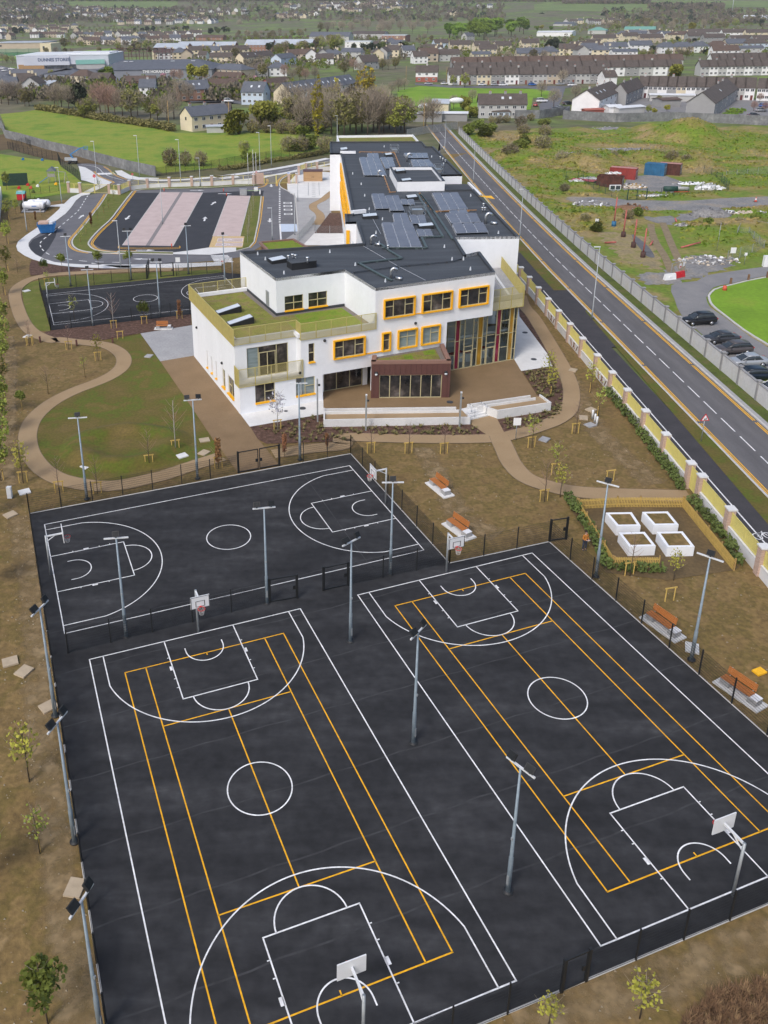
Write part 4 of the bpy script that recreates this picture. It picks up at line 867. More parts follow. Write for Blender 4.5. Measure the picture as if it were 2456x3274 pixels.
# ------------------------------------------------------------------ fences, gates, floodlights, hoops, benches
mat('fence_black', (.012,.013,.014), .55, var=.2)
mat('fence_green', (.018,.06,.045), .55, var=.2)
mat('timber', (.36,.235,.085), .75, var=.2, scale=2, fine=.15, fscale=20)
mat('timber_pale', (.52,.36,.10), .75, var=.15, scale=3, fine=.1, fscale=20)
mat('bench_wood', (.40,.15,.04), .55, var=.22, scale=3, stretch=(1,9,9))
mat('board_white', (.72,.73,.75), .4, var=.03)
mat('hoop_red', (.62,.04,.035), .45)
mat('net', (.70,.68,.66), .8)
mat('lamp_glass', (.016,.018,.02), .6, var=.3, scale=6, spec=.2)
mat('lamp_head', (.66,.68,.70), .4, var=.05)
def mesh_fence(label, pts, h=1.95, post=2.75, mk='fence_black', dense=.055, group='black mesh fences round the courts', skip_last=False, name='mesh_fence', ww=.009, base=0.0):
 pts = [V2(p) for p in pts]; c = pts[0]; o = thing(name, label, 'fence', (c.x, c.y, base), group=group)
 M = MB(); pl = []
 for a, b in zip(pts, pts[1:]):
  l = (b-a).length; n = max(1, round(l/post)); k = max(2, int(l/dense))
  for i in range(k+1):
   p = a.lerp(b, i/k)-c; M.tri(p+Vector((0,0,.05)), p+Vector((0,0,h-.03)), ww)
  nz = max(3, int(h/.2))
  for j in range(nz+1):
   z = Vector((0,0,.06+(h-.1)*j/nz)); M.tri(a-c+z, b-c+z, .018)
  pl += [a.lerp(b, i/n)-c for i in range(n)]
 if not skip_last: pl.append(pts[-1]-c)
 M.build('mesh_panel', M_[mk], parent=o)
 for p in pl[:98]:
  q = MB(); q.box((0,0,h/2+.03), (.075,.075,h+.06)); w = q.build('post', M_[mk], parent=o); w.location = p
 return o
def gate(label, a, b, h=2.0, leaves=1, mk='fence_black', group=None, dense=.07):
 a, b = V2(a), V2(b); c = a; d = b-a; L = d.length; o = thing('gate', label, 'gate', (c.x,c.y,0), atan2(d.y,d.x), group)
 for x in (0, L):
  q = MB(); q.box((x,0,h/2+.05), (.13,.13,h+.1)); q.build('gate_post', M_[mk], parent=o)
 for k in range(leaves):
  x0, x1 = L*k/leaves+.08, L*(k+1)/leaves-.08; M = MB()
  for x in (x0, x1): M.bar((x,0,.08), (x,0,h), .07)
  for z in (.1, h): M.bar((x0,0,z), (x1,0,z), .07)
  n = int((x1-x0)/dense)
  for i in range(n+1): M.tri((x0+(x1-x0)*i/n,0,.1), (x0+(x1-x0)*i/n,0,h), .006)
  for j in range(9): z = .2+(h-.3)*j/8; M.tri((x0,0,z), (x1,0,z), .011)
  M.box(((x1-.15) if k == 0 else (x0+.15),0,1.0), (.18,.09,.3)); M.build('gate_leaf', M_[mk], parent=o)
 return o
gl, gr = S('h1',1030,152), S('h1',1208,119)
mesh_fence('black mesh fence between the far court and the lawn, left of the double gate', [y1, gl])
mesh_fence('black mesh fence along the far court right of the double gate', [gr, y2])
gate('wide black double gate between the far court and the tan apron', gl, gr, 2.15, 2)
mesh_fence('long black mesh fence along the left edge of the court yard', [y1, NL], base=0)
mesh_fence('black mesh fence down the right end of the far court beside two benches', [y2, y3])
mesh_fence('short black mesh fence behind the goal of the right tennis court', [y3, y4])
gate('narrow black gate left standing beside the man in the orange jumper', y4, S('g5',838,475), 2.0)
mesh_fence('long black mesh fence on the right side of the yard below the benches', [y4, NR])
b1, b2 = S('h3',765,1380), S('h3',872,1332)
mesh_fence('black mesh fence along the bottom edge of the yard, left of the small gate', [NL, b1])
mesh_fence('black mesh fence along the bottom edge of the yard, right of the small gate', [b2, NR])
gate('small black gate in the fence nearest the camera', b1, b2, 2.0)
i1, i2, i3, i4, i5 = S('h1',295,930), S('h1',1165,712), S('h1',1285,692), S('h1',1397,660), S('h1',1505,637)
mesh_fence('black mesh dividing fence behind the left near goal', [i1, i2]); mesh_fence('short black mesh dividing fence right of the open gap between courts', [i5, y3])
gate('black gate leaf on the left of the open gap between the courts', i2, i3, 2.0); gate('black gate leaf on the right of the open gap between the courts', i4, i5, 2.0)
q1, q2 = S('f3',237,975), S('f3',300,1210)
mesh_fence('black mesh fence closing the left end of the small court', [q1, q2]); mesh_fence('black mesh fence between the small court and the mulch bed', [q2, S('f3',1120,1115)])
mesh_fence('black mesh fence along the far side of the small court', [q1, S('f3',865,907)]); mesh_fence('black mesh fence beyond the small court right of its gate', [S('f3',1040,890), S('f3',1310,868), S('f3',1420,885)])
gate('black gate standing open at the far side of the small court', S('f3',948,895), S('f3',1025,888), 2.2); gate('black gate leaf swung back beside the white slab of the small court', S('f3',868,905), S('f3',880,868), 2.2)
# floodlights
def floodlight(n, name='floodlight'):
 o = thing(name, 'floodlight', 'floodlight', group='galvanised floodlight columns'); M = MB(); M.smooth = True
 M.tube([(0,0,0),(0,0,2.3),(0,0,2.35),(0,0,7.95)], [.125,.118,.095,.055], 10); M.build('column', M_['galv_blue'], parent=o)
 q = MB(); q.smooth = True; q.tube([(0,0,0),(0,0,.05)], .26, 12); q.build('base_shade_stain', M_['black'], parent=o)  # added black disc: contact shade and dark stain at the column base
 q = MB(); q.box((.0,-.115,.85), (.11,.05,.6)); q.box((0,-.1,3.6), (.09,.08,.14)); q.build('access_door', M_['galv'], parent=o)
 q = MB(); q.box((0,0,7.98), (1.6 if n else 1.2,.085,.085)); q.build('crossarm', M_['lamp_head'], parent=o)
 for x in ([0] if n == 1 else [-.5,.5] if n == 2 else [-.45,.2]):
  q = MB(); mt = Matrix.Translation((x,.0,8.3)) @ Matrix.Rotation(radians(-38),4,'X') @ Matrix.Rotation(radians(12*(1 if x > 0 else -1)),4,'Z')
  q.use(M_['black']); q.box((0,0,0), (.46,.12,.36), M=mt); q.box((0,.085,0), (.32,.06,.26), M=mt); q.bar((x,0,8.0), (x,0,8.15), .08)
  w = q.build('lamp', None, parent=o); q = MB(); q.box((0,-.065,0), (.4,.02,.3), M=mt); q.build('lamp_glass', M_['lamp_glass'], parent=w)
 return Proto(o)
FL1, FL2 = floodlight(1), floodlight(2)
def topped(k, x, y, z=8.0): p = S(k, x, y, z); p.z = 0; return p
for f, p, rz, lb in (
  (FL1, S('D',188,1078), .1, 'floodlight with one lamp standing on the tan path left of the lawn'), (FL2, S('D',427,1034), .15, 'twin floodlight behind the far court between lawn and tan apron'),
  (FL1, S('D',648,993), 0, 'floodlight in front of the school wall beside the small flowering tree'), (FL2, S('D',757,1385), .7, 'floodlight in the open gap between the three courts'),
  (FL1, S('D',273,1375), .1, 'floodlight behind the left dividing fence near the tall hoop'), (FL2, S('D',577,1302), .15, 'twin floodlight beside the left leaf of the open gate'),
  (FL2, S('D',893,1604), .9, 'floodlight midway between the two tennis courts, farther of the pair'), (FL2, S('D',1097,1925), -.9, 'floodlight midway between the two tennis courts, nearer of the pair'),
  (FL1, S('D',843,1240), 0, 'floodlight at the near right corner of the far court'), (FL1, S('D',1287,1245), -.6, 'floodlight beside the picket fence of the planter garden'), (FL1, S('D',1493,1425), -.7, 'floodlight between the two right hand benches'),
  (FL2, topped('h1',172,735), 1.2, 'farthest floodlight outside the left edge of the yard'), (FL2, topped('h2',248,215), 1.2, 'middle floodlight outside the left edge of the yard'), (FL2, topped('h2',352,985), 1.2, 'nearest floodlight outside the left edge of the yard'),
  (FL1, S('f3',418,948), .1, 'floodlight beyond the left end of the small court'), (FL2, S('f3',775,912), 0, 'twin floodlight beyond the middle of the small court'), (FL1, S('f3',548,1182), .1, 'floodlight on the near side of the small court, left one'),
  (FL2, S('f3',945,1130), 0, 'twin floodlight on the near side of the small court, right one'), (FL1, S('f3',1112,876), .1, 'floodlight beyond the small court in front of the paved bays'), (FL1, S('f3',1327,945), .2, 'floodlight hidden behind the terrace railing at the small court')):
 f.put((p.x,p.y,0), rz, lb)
# hoops
def hoop():
 o = thing('basketball_hoop', 'hoop', 'basketball hoop', group='basketball hoops on the courts'); M = MB(); M.smooth = True
 M.tube([(0,0,0),(0,0,3.5)], .075, 10); M.build('post', M_['galv'], parent=o)
 M = MB(); M.bar((0,0,3.42), (1.22,0,3.42), .1); M.bar((0,0,2.95), (.7,0,3.38), .05); M.build('arm', M_['lamp_head'], parent=o)
 M = MB(); M.box((1.25,0,3.40), (.05,1.3,.95)); b = M.build('backboard', M_['board_white'], parent=o)
 M = MB()
 for y0, y1_, z0, z1 in ((-.3,.3,3.08,3.5),):
  for a, c in (((y0,z0),(y1_,z0)),((y1_,z0),(y1_,z1)),((y1_,z1),(y0,z1)),((y0,z1),(y0,z0))): M.bar((1.282,a[0],a[1]), (1.282,c[0],c[1]), .045, .012)
 for a, c in (((-.62,2.95),(.62,2.95)),((.62,2.95),(.62,3.85)),((.62,3.85),(-.62,3.85)),((-.62,3.85),(-.62,2.95))): M.bar((1.281,a[0],a[1]), (1.281,c[0],c[1]), .04, .012)
 M.build('board_lines', M_['black'], parent=b)
 M = MB(); M.smooth = True; M.tube([(1.55+.24*cos(t*pi/8), .24*sin(t*pi/8), 3.05) for t in range(17)], .022, 6); M.bar((1.27,0,3.05), (1.33,0,3.05), .12); M.build('rim', M_['hoop_red'], parent=o)
 M = MB()
 for t in range(12):
  a = t*pi/6
  for s in (-1,1): M.tri((1.55+.23*cos(a), .23*sin(a), 3.04), (1.55+.14*cos(a+s*.5), .14*sin(a+s*.5), 2.6), .012)
 M.build('net', M_['net'], parent=o); return Proto(o)
HP = hoop(); aL = AA[2];
for p, rz, lb in ((S('h1',220,590), CA[2], 'hoop at the left end of the far court'), (S('g5',105,330), CA[2]+pi, 'hoop at the right end of the far court beside the fence'), (S('h1',857,838), AA[2]+pi, 'hoop behind the left tennis court at the dividing fence'),
   (S('g5',352,608), BA[2]+pi, 'hoop behind the right tennis court beside the short fence'), (S('h3',1505,965), BA[2], 'hoop at the near end of the right court, seen from behind'), (topped('h2',1572,1395,3.5), AA[2], 'hoop at the bottom edge of the picture, seen from behind'),
   (S('f3',287,1062), dang, 'hoop at the left end of the small court'), (S('f3',1372,905), dang+pi, 'hoop at the right end of the small court behind the terrace railing')):
 HP.put((p.x,p.y,0), rz, lb)
# benches
def bench():
 o = thing('park_bench', 'bench', 'bench', group='timber and concrete benches');
 M = MB(); M.box((0,0,.05), (3.1,1.15,.1)); M.build('base_slab', M_['concrete_light'], parent=o)
 for x in (-.95, .95):
  M = MB(); M.box((x,0,.3), (.62,.62,.42)); M.build('block', M_['concrete_grey'], parent=o)
 M = MB()
 for i in range(5): M.box((-.25,-.25+i*.12,.55), (2.0,.095,.06))
 M.build('seat', M_['bench_wood'], parent=o)
 M = MB()
 for i in range(4): M.box((-.25,.36+i*.03,.68+i*.125), (2.0,.04,.105))
 M.build('backrest', M_['bench_wood'], parent=o)
 for x in (-1.05,.55):
  M = MB(); M.bar((x,.36,.5), (x,.5,1.12), .05); M.build('bracket', M_['galv'], parent=o)
 M = MB(); M.box((1.02,0,.53), (.5,.62,.04)); M.build('end_table', M_['board_white'], parent=o)
 return Proto(o)
BN = bench()
for a, b, c, lb in (((290,247),(352,298),(325,272),'bench on bare soil farthest up the garden right of the far court'), ((362,412),(440,468),(403,440),'bench beside the fence corner behind the right tennis hoop'), ((1170,790),(1290,875),(1230,833),'bench outside the right fence below the planter garden'), ((1468,1050),(1620,1155),(1545,1103),'bench at the right edge of the picture, nearest of all')):
 d = S('g5',*b)-S('g5',*a); p = S('g5',*c); BN.put((p.x,p.y,-.05), atan2(d.y,d.x), lb)
p = S('f3',965,1200); BN.put((p.x,p.y,0), 0.0, 'lone bench on the grey patio beside the small court', sc=(.8,.8,.9))
# inspection slabs, bollards, little boxes
def slab(k, x, y, w=1.0, d=.8, rz=0., m='concrete_light', lb='', z=.0):
 p = S(k, x, y); M = MB(); M.box((0,0,.03), (w,d,.12)); o = M.build('inspection_cover', M_[m]); o.location = (p.x,p.y,z); o.rotation_euler = (0,0,rz); tag(o, lb, 'cover', 'pale inspection covers set in the ground'); return o
mat('slab_tan', (.42,.34,.24), .9, var=.12, scale=2)
SL = [('g3',1550,848,'upper of two pale covers on the lawn beside the tan apron'),('g3',1546,944,'lower pale cover at the lawn corner beside the tan apron'),('g3',1381,967,'pale cover left of the pair near the lawn corner'),('g3',1128,211,'pale cover near the grey patio'),('g3',658,1046,'pale cover at the foot of the lawn floodlight'),('g3',186,1240,'pale cover outside the top left fence corner'),('g3',210,62,'pale cover where the path bends left of the small court'),
  ('h1',45,333,'tan cover on the soil left of the yard, farthest'),('h1',44,968,'tan cover on the soil strip left of the middle floodlight'),('h1',104,1010,'tan cover just below another tan cover left of the yard'),('h2',210,148,'small tan cover near the middle left floodlight'),('h2',325,932,'tan cover above the nearest left floodlight'),
  ('g4',450,357,'tan cover on the grass beside the curved path'),('g4',562,602,'tan cover beside three grey bollards'),('g4',515,652,'small round tan cover left of the bollards'),('g4',273,786,'grey cover beside the path junction'),('g4',557,697,'grey round cover below the bollards'),('g5',1350,918,'pale cover at the foot of the right floodlight'),('f3',157,978,'pale cover on grass beside the small court')]
for i, (k, x, y, lb) in enumerate(SL): slab(k, x, y, 1.0, .85, .3+(i*.7)%1.1, 'slab_tan' if 'tan' in lb else 'concrete_grey' if 'grey' in lb else 'concrete_light', lb)
for i, (x, y) in enumerate(((570,655),(584,680),(596,697))):
 p = S('g4',x,y); M = MB(); M.smooth = True; M.tube([(0,0,0),(0,0,.95),(0,0,1.0)], [.11,.11,.06], 10); o = M.build('bollard', M_['lamp_head']); o.location = p; tag(o, '%s of three pale bollards standing on the grass slope' % ('top one','middle one','lowest one')[i], 'bollard', 'three pale bollards')
p = S('g3',78,1282); M = MB(); M.box((0,0,.55), (.4,.35,1.1)); o = M.build('cabinet', M_['lamp_head']); o.location = p; tag(o, 'slim grey cabinet on the soil outside the top left fence corner', 'cabinet')
for k, x, y, lb in (('g3',306,104,'dark bollard light beside the curving path, left one'),('g3',583,130,'dark bollard light below the mulch bed'),('g3',855,108,'dark bollard light at the inner bend of the path')):
 p = S(k,x,y); M = MB(); M.box((0,0,.4), (.2,.2,.8)); o = M.build('bollard_light', M_['brown_clad']); o.location = p; tag(o, lb, 'bollard')
p = S('D',1640,1452); M = MB(); M.box((0,0,.06), (.75,.55,.12)); o = M.build('box_lid', M_['line_yellow']); o.location = p; o.rotation_euler = (0,0,.4); tag(o, 'yellow box lid lying on the soil above the nearest bench', 'lid')
for k, x, y, lb in (('g2',1200,548,'upper dark manhole cover on the white paving beside the atrium'),('g2',1258,725,'lower dark manhole cover on the white paving beside the atrium'),('g2',702,1009,'dark manhole cover on the tan terrace below the brown pod'),('g1',966,1200,'dark manhole cover on the pale pavement by the white wall'),('g1',840,1221,'small dark grate on the pale pavement by the white wall')):
 p = S(k,x,y); M = MB(); M.tube([(0,0,0),(0,0,.06)], .36 if 'grate' not in lb else .25, 16 if 'grate' not in lb else 4); o = M.build('manhole_cover', M_['conc_pier'] if 'conc_pier' in M_ else M_['coping']); o.location = p; tag(o, lb, 'manhole cover')
# slim lamp posts by the ramps
def slim_lamp():
 o = thing('lamp_post', 'lamp post', 'lamp post', group='slim lamp posts by the ramps'); M = MB(); M.box((0,0,2.0), (.16,.16,4.0)); M.build('post', M_['galv'], parent=o)
 M = MB(); M.box((.14,0,3.35), (.3,.14,.16)); M.build('lamp', M_['black'], parent=o); M = MB(); M.box((0,0,3.98), (.18,.18,.12)); M.build('cap', M_['lamp_head'], parent=o); return Proto(o)
LP = slim_lamp()
for k, x, y, lb in (('g2',145,1195,'slim lamp post at the left ramp below the brown pod'),('g2',765,1178,'slim lamp post at the right end of the left ramp'),):
 p = S(k,x,y); LP.put(p, 0, lb)
p = S('g1',1080,1300); LP.put(p, 0, 'taller slim post with a camera at the white wall corner', sc=(1,1,1.25))
# ------------------------------------------------------------------ ramps and retaining walls in front of the terrace
def upstand(o, pts, z0, z1, w=.16, m='concrete_light', name='wall'):
 M = MB(); strip(M, [V2(p)-Vector(o.location) for p in pts], w, z0, h=z1-z0); return M.build(name, M_[m], parent=o)
a, b = S('g1',1130,1338), S('g2',833,1153); c, d = S('g1',1128,1290), S('g2',800,1098)
o = thing('ramp', 'long low white walled ramp along the front of the tan terrace', 'ramp', (a.x,a.y,0)); upstand(o, [a, b], -.05, .82); upstand(o, [b, b+(d-b)*.55], -.05, .81)
M = MB(); q = [a, b, b+Vector((-.4,2.2,0)), a+Vector((.1,2.9,0))]; M.prism([(p.x-a.x,p.y-a.y) for p in q], .0, .55); M.build('ramp_surface', M_['resin_path'], parent=o)
upstand(o, [a, a+Vector((.1,2.9,0))], -.04, .815)
for k, t in ((1.9,.85),(2.5,.9)): upstand(o, [a+Vector((.1,k,0)), b+Vector((-.3-k*.3,k-.2,0))], .1, t, .14)
a, b = S('g2',1016,1115), S('g2',1366,1062)
o = thing('ramp', 'shorter white walled ramp right of the steps', 'ramp', (a.x,a.y,0)); n = Vector((-(b-a).y,(b-a).x,0)).normalized(); u = (b-a).normalized()
upstand(o, [a, b], -.05, .95); upstand(o, [b, b+n*2.2], -.05, .94); upstand(o, [a, a+n*1.6-u*.9], -.05, .93)
M = MB(); M.prism([((p-a).x,(p-a).y) for p in (a,b,b+n*2.2,a+n*1.9-u*1.0)], 0, .72); M.build('ramp_surface', M_['resin_path'], parent=o)
for k, dl_ in ((1.5,1.6),(2.2,2.4)): upstand(o, [a+n*k-u*dl_, b+n*k-u*(.5+k*.3)], .1, 1.0, .14)
a, b = S('g2',835,1130), S('g2',985,1095); n = Vector((-(b-a).y,(b-a).x,0)).normalized()
o = thing('steps', 'three pale concrete steps with steel handrails between the ramps', 'steps', (a.x,a.y,0))
for i in range(3):
 M = MB(); M.prism([((p-a).x,(p-a).y) for p in (a+n*(.35*i), b+n*(.35*i), b+n*(.35*i+.5 if i < 2 else 2.0), a+n*(.35*i+.5 if i < 2 else 2.0))], .02+.001*i, .16*(i+1)); M.build('step', M_['concrete_light'], parent=o)
for s in (.25, .75):
 for t in (.2,.8):
  M = MB(); p = (a.lerp(b, s)-a)+n*t; M.smooth = True; M.tube([p, p+Vector((0,0,1.2)), p+n*.5+Vector((0,0,1.3))], .03, 6); M.build('handrail', M_['chrome'], parent=o)
# ------------------------------------------------------------------ planter garden
def pbox(lbl, pts):
 q = [S('g5',x,y,.85) for x, y in pts]; c = sum(q, Vector())/4; o = thing('planter', lbl, 'planter', (c.x,c.y,-.02), group='white raised planters'); Q = [V2(p)-V2(c) for p in q]
 M = MB(); strip(M, Q, .3, 0, off=-.15, closed=True, h=.87); M.build('box', M_['white_render'], parent=o)
 M = MB(); M.add([(p.x,p.y,.83) for p in Q], [(3,2,1,0)]); M.build('soil', M_['soil'], parent=o)
pbox('white raised planter at the back left of the four', ((1000,367),(1105,365),(1142,420),(1045,422))); pbox('white raised planter at the back right of the four', ((1148,364),(1252,362),(1296,416),(1195,418)))
pbox('white raised planter at the front left of the four', ((1052,448),(1158,445),(1203,502),(1095,505))); pbox('white raised planter at the front right of the four', ((1207,445),(1312,443),(1361,505),(1250,507)))
def picket(lbl, a, b, gate_at=None):
 a, b = V2(a), V2(b); d = b-a; L = d.length; o = thing('picket_fence', lbl, 'fence', (a.x,a.y,-.03), atan2(d.y,d.x), 'timber picket fences of the planter garden'); M = MB(); n = int(L/.13)
 for i in range(n): M.box((L*(i+.5)/n,0,.5), (.078,.022,.95))
 for z in (.3,.78): M.bar((0,.04,z), (L,.04,z), .05, .09)
 M.build('pickets', M_['timber_pale'], parent=o)
 np_ = max(1, int(L/2))
 for i in range(np_+1):
  M = MB(); M.box((L*i/np_,.09,.52), (.1,.1,1.1)); M.build('post', M_['timber'], parent=o)
pf = [S('g5',882,352), S('g5',1045,344), S('g5',1138,344), S('g5',1312,345), S('g5',1515,600), S('g5',1026,590), S('g5',1215,592)]
picket('left back length of timber picket fence beside the little gate', pf[0], pf[1]); picket('timber picket gate with a diagonal brace', pf[1], pf[2]); picket('back right length of timber picket fence', pf[2], pf[3]); picket('long picket fence along the boundary side of the planters', pf[3], pf[4]); picket('picket fence on the left side of the planters beside the man', pf[0], pf[5]); picket('short front length of picket fence below the planters', pf[5], pf[6])
# ------------------------------------------------------------------ boundary walls
mat('pier_brick', None, .85, cols=[(.3,(.40,.27,.21)),(.7,(.55,.42,.35))], scale=3, fine=.2, fscale=14, stretch=(1,1,5))
mat('wall_white', (.68,.68,.68), .85, var=.07, scale=.8)
mat('wall_conc', None, .9, cols=[(.25,(.48,.48,.485)),(.5,(.57,.57,.57)),(.75,(.52,.50,.45))], scale=.7, detail=8, fine=.08, fscale=4, stretch=(1,1,.5))
mat('conc_pier', (.27,.27,.275), .9, var=.1, scale=1)
mat('conc_dark', None, .95, cols=[(.3,(.12,.125,.13)),(.55,(.20,.205,.21)),(.72,(.30,.30,.30))], scale=.35, detail=9, fine=.2, fscale=1.5)
mat('gold_light', (.66,.58,.19), .5, var=.06)
mat('slat_brown', (.20,.11,.06), .8, var=.15)
def screen_bay(o, a, b, low=True, z1=2.2, step=.11, mk='gold_light'):
 """a, b relative to o"""
 d = b-a; L = d.length; u = d.normalized(); n = Vector((-u.y,u.x,0)); z0 = 1.0 if low else .08
 if low:
  M = MB(); strip(M, [a, b], .3, -.05, h=.95); M.build('low_wall', M_['wall_white'], parent=o)
  M = MB(); strip(M, [a, b], .36, .9, h=.08); M.build('wall_coping', M_['concrete_light'], parent=o)
 M = MB(); k = int(L/step)
 for i in range(k+1): p = a+u*(L*i/k); M.bar(p+Vector((0,0,z0)), p+Vector((0,0,z1)), .018, .05, up=tuple(n))
 for z in (z0+.05, z1): M.bar(a+Vector((0,0,z)), b+Vector((0,0,z)), .05, .05)
 for f in (.02,.5,.98): p = a.lerp(b, f); M.bar(p+Vector((0,0,z0)), p+Vector((0,0,z1)), .12, .07, up=tuple(n))
 M.build('screen', M_[mk], parent=o)
def pier(o, p, h=2.35, w=.62, m='pier_brick', cap='concrete_light'):
 M = MB(); M.box((p.x,p.y,h/2-.03), (w,w,h+.06)); q = M.build('pier', M_[m], parent=o)
 M = MB(); M.box((p.x,p.y,h+.06), (w+.14,w+.14,.12)); M.build('cap', M_[cap], parent=q)
PY_ = [138.0,132.6,127.3,122,116.7,111.5,106.3,101.0,95.4,90.2,85.4,80.2,75,69.3,67.0,61.6,56.2,50.8,45.4,40,34.6,29.2,23.8]
o = thing('boundary_wall', 'white boundary wall with brick piers and gold slatted screens along the right footway', 'wall', (34.55,40,0))
for i, y in enumerate(PY_):
 pier(o, Vector((RX(y,0),y-40,0)))
 if i+1 < len(PY_):
  a, b = Vector((0,y-40-.31,0)), Vector((0,PY_[i+1]-40+.31,0))
  screen_bay(o, a, b, low=(i != 13))
  if i in (4, 6, 8):
   M = MB()
   for k in range(4): yy = b.y+1.2+k*.62; M.bar((-.2,yy,.15), (-.2,yy+(.5 if k % 2 else -.5),.9), .1, .05)
   M.build('timber_slats', M_['slat_brown'], parent=o)
o = thing('concrete_wall', 'long grey rendered wall with concrete piers between the road and the waste ground', 'wall', (49.55,70,0))
ys = [70.5+4.25*i for i in range(56)]
for i, y in enumerate(ys):
 M = MB(); x = RX(y,0); M.box((x-.03,y-70,1.12), (.34,.34,2.3)); q = M.build('pier', M_['conc_pier'], parent=o); M = MB(); M.box((x-.03,y-70,2.3), (.5,.5,.1)); M.build('cap', M_['conc_pier'], parent=q)
 if i < 55:
  x2 = RX(ys[i+1],0); M = MB().use(M_['wall_conc']); strip(M, [Vector((x,y-70+.17,0)), Vector((x2,ys[i+1]-70-.17,0))], .22, -.05, h=2.02); M.use(M_['conc_pier']); strip(M, [Vector((x,y-70+.17,0)), Vector((x2,ys[i+1]-70-.17,0))], .3, 1.97, h=.08); M.build('panel', None, parent=o)
# wall and gates behind the car park
bw = MS('k1:705,812 822,818'); o = thing('boundary_wall', 'short white wall with two brick piers and a gold screen left of the school gate', 'wall', bw[0])
for p in bw: pier(o, p-bw[0])
screen_bay(o, Vector(), bw[1]-bw[0])
bw = MS('k1:1118,828 1220,838 1325,792 1507,770 f3:870,372 1000,366 1132,361 1250,356 1375,350 k3:440,745'); o = thing('boundary_wall', 'white wall with pale piers and gold screens between car park and back road', 'wall', bw[0])
for i, p in enumerate(bw):
 if i != 4: pier(o, p-bw[0])
 if i and i != 4: screen_bay(o, bw[i-1 if i != 5 else 3]-bw[0], p-bw[0], step=.2)
bw = MS('k3:885,738 985,735'); o = thing('boundary_wall', 'pair of pale piers with a gold gate beside the blue sign', 'wall', bw[0])
for p in bw: pier(o, p-bw[0])
screen_bay(o, Vector(), bw[1]-bw[0], low=False)
bw = MS('k3:1010,628 1100,592 1240,575 1420,570'); o = thing('boundary_wall', 'white wall with gold screens behind the timber shed', 'wall', bw[0])
for i, p in enumerate(bw):
 pier(o, p-bw[0])
 if i: screen_bay(o, bw[i-1]-bw[0], p-bw[0], step=.2)
p = S('k3',435,742); q = S('k3',568,738); d = q-p; M = MB(); M.box((d.length/2,.0,1.3), (d.length,.5,2.7)); o = M.build('name_wall', M_['pier_brick']); o.location = p; o.rotation_euler = (0,0,atan2(d.y,d.x)); tag(o, 'plain pink brick panel wall beside the exit gate', 'wall')
def goldgate(lbl, a, b):
 a, b = V2(a), V2(b); o = thing('gate', lbl, 'gate', a); n = max(1, round((b-a).length/3.6))
 for i in range(n):
  p, q = (b-a)*(i/n), (b-a)*((i+1)/n); M = MB(); u = (q-p).normalized(); nn = Vector((-u.y,u.x,0)); k = int((q-p).length/.15)
  for j in range(k+1): r = p.lerp(q, j/k); M.bar(r+Vector((0,0,.1)), r+Vector((0,0,2.1)), .02, .05, up=tuple(nn))
  for z in (.12,2.1): M.bar(p+Vector((0,0,z)), q+Vector((0,0,z)), .07)
  for r in (p.lerp(q,.02), q.lerp(p,.02)): M.bar(r, r+Vector((0,0,2.15)), .09)
  M.build('gate_leaf', M_['gold_light'], parent=o)
goldgate('wide gold barred gate across the left school entrance', S('k1',830,818), S('k1',1110,826)); goldgate('wide gold barred gate across the right school exit', S('k3',572,742), S('k3',878,735))
bw = MS('k1:-60,120 20,160 60,258 200,290 480,372 800,445 1000,505 1300,585 1592,650'); o = thing('concrete_wall', 'long weathered dark concrete wall bordering the green field', 'wall', bw[0])
for a, b in zip(bw, bw[1:]):
 n = max(1, round((b-a).length/6))
 for i in range(n):
  p, q = a.lerp(b, i/n)-bw[0], a.lerp(b, (i+1)/n)-bw[0]; M = MB(); strip(M, [p, p.lerp(q,.995)], .22, -.1, h=2.75); M.build('wall_panel', M_['conc_dark'], parent=o)
mesh_fence('tall dark mesh fence between the green field and the back road', MS('f3:925,302 1200,266 1430,225 1659,190 k3:1000,425 1420,372'), 2.3, 3.0, dense=.16, group='fences behind the school', ww=.03)
mesh_fence('black mesh fence running beside the dark concrete wall, far left', MS('k1:85,372 270,325 320,355'), 2.3, 2.6, dense=.16, group='fences behind the school'); mesh_fence('black mesh fence crossing the grass behind the blue lift', MS('k1:85,368 200,405 340,440 480,470 595,488 625,555 740,630 820,700'), 2.4, 2.8, dense=.16, group='fences behind the school')
mesh_fence('dark mesh fence between the playground and the soil bank', MS('k1:190,880 310,845 420,830 600,800 690,790'), 1.6, 3, dense=.2, group='fences behind the school')
mesh_fence('grey mesh barrier beside the school yard ramp', MS('k3:990,1475 1200,1240 1205,1340'), 1.5, 2, 'galv', dense=.09, group='fences behind the school'); mesh_fence('grey mesh barrier closing the dark planting bed', MS('k3:1230,1368 1400,1370 1560,1368'), 1.5, 2, 'galv', dense=.16, group='fences behind the school')
M = MB(); p = [S('f3',-8,600), S('f3',10,420)]
o = thing('white_wall', 'bright white boundary wall at the left edge of the picture', 'wall', p[0]); strip(M, [Vector(), p[1]-p[0], p[1]-p[0]+Vector((-30,20,0))], .3, -.1, h=2.4); M.build('wall_face', M_['wall_white'], parent=o)
bw = MS('t7:700,640 1190,480 1400,478 1659,440 t8:0,455 430,480 900,470 1659,505'); o = thing('concrete_wall', 'long grey wall between the waste ground and the housing estate', 'wall', bw[1])
for a, b in zip(bw[1:], bw[2:]): M = MB(); strip(M, [a-bw[1], (b-bw[1])], .3, -.2, h=3.3); M.build('wall_panel', M_['conc_dark'], parent=o)
mesh_fence('blue grey metal fence at the far end of the road', MS('t7:270,640 450,605 700,570'), 2.6, 3.2, 'galv', dense=.12, group='fences at the road end', ww=.05)
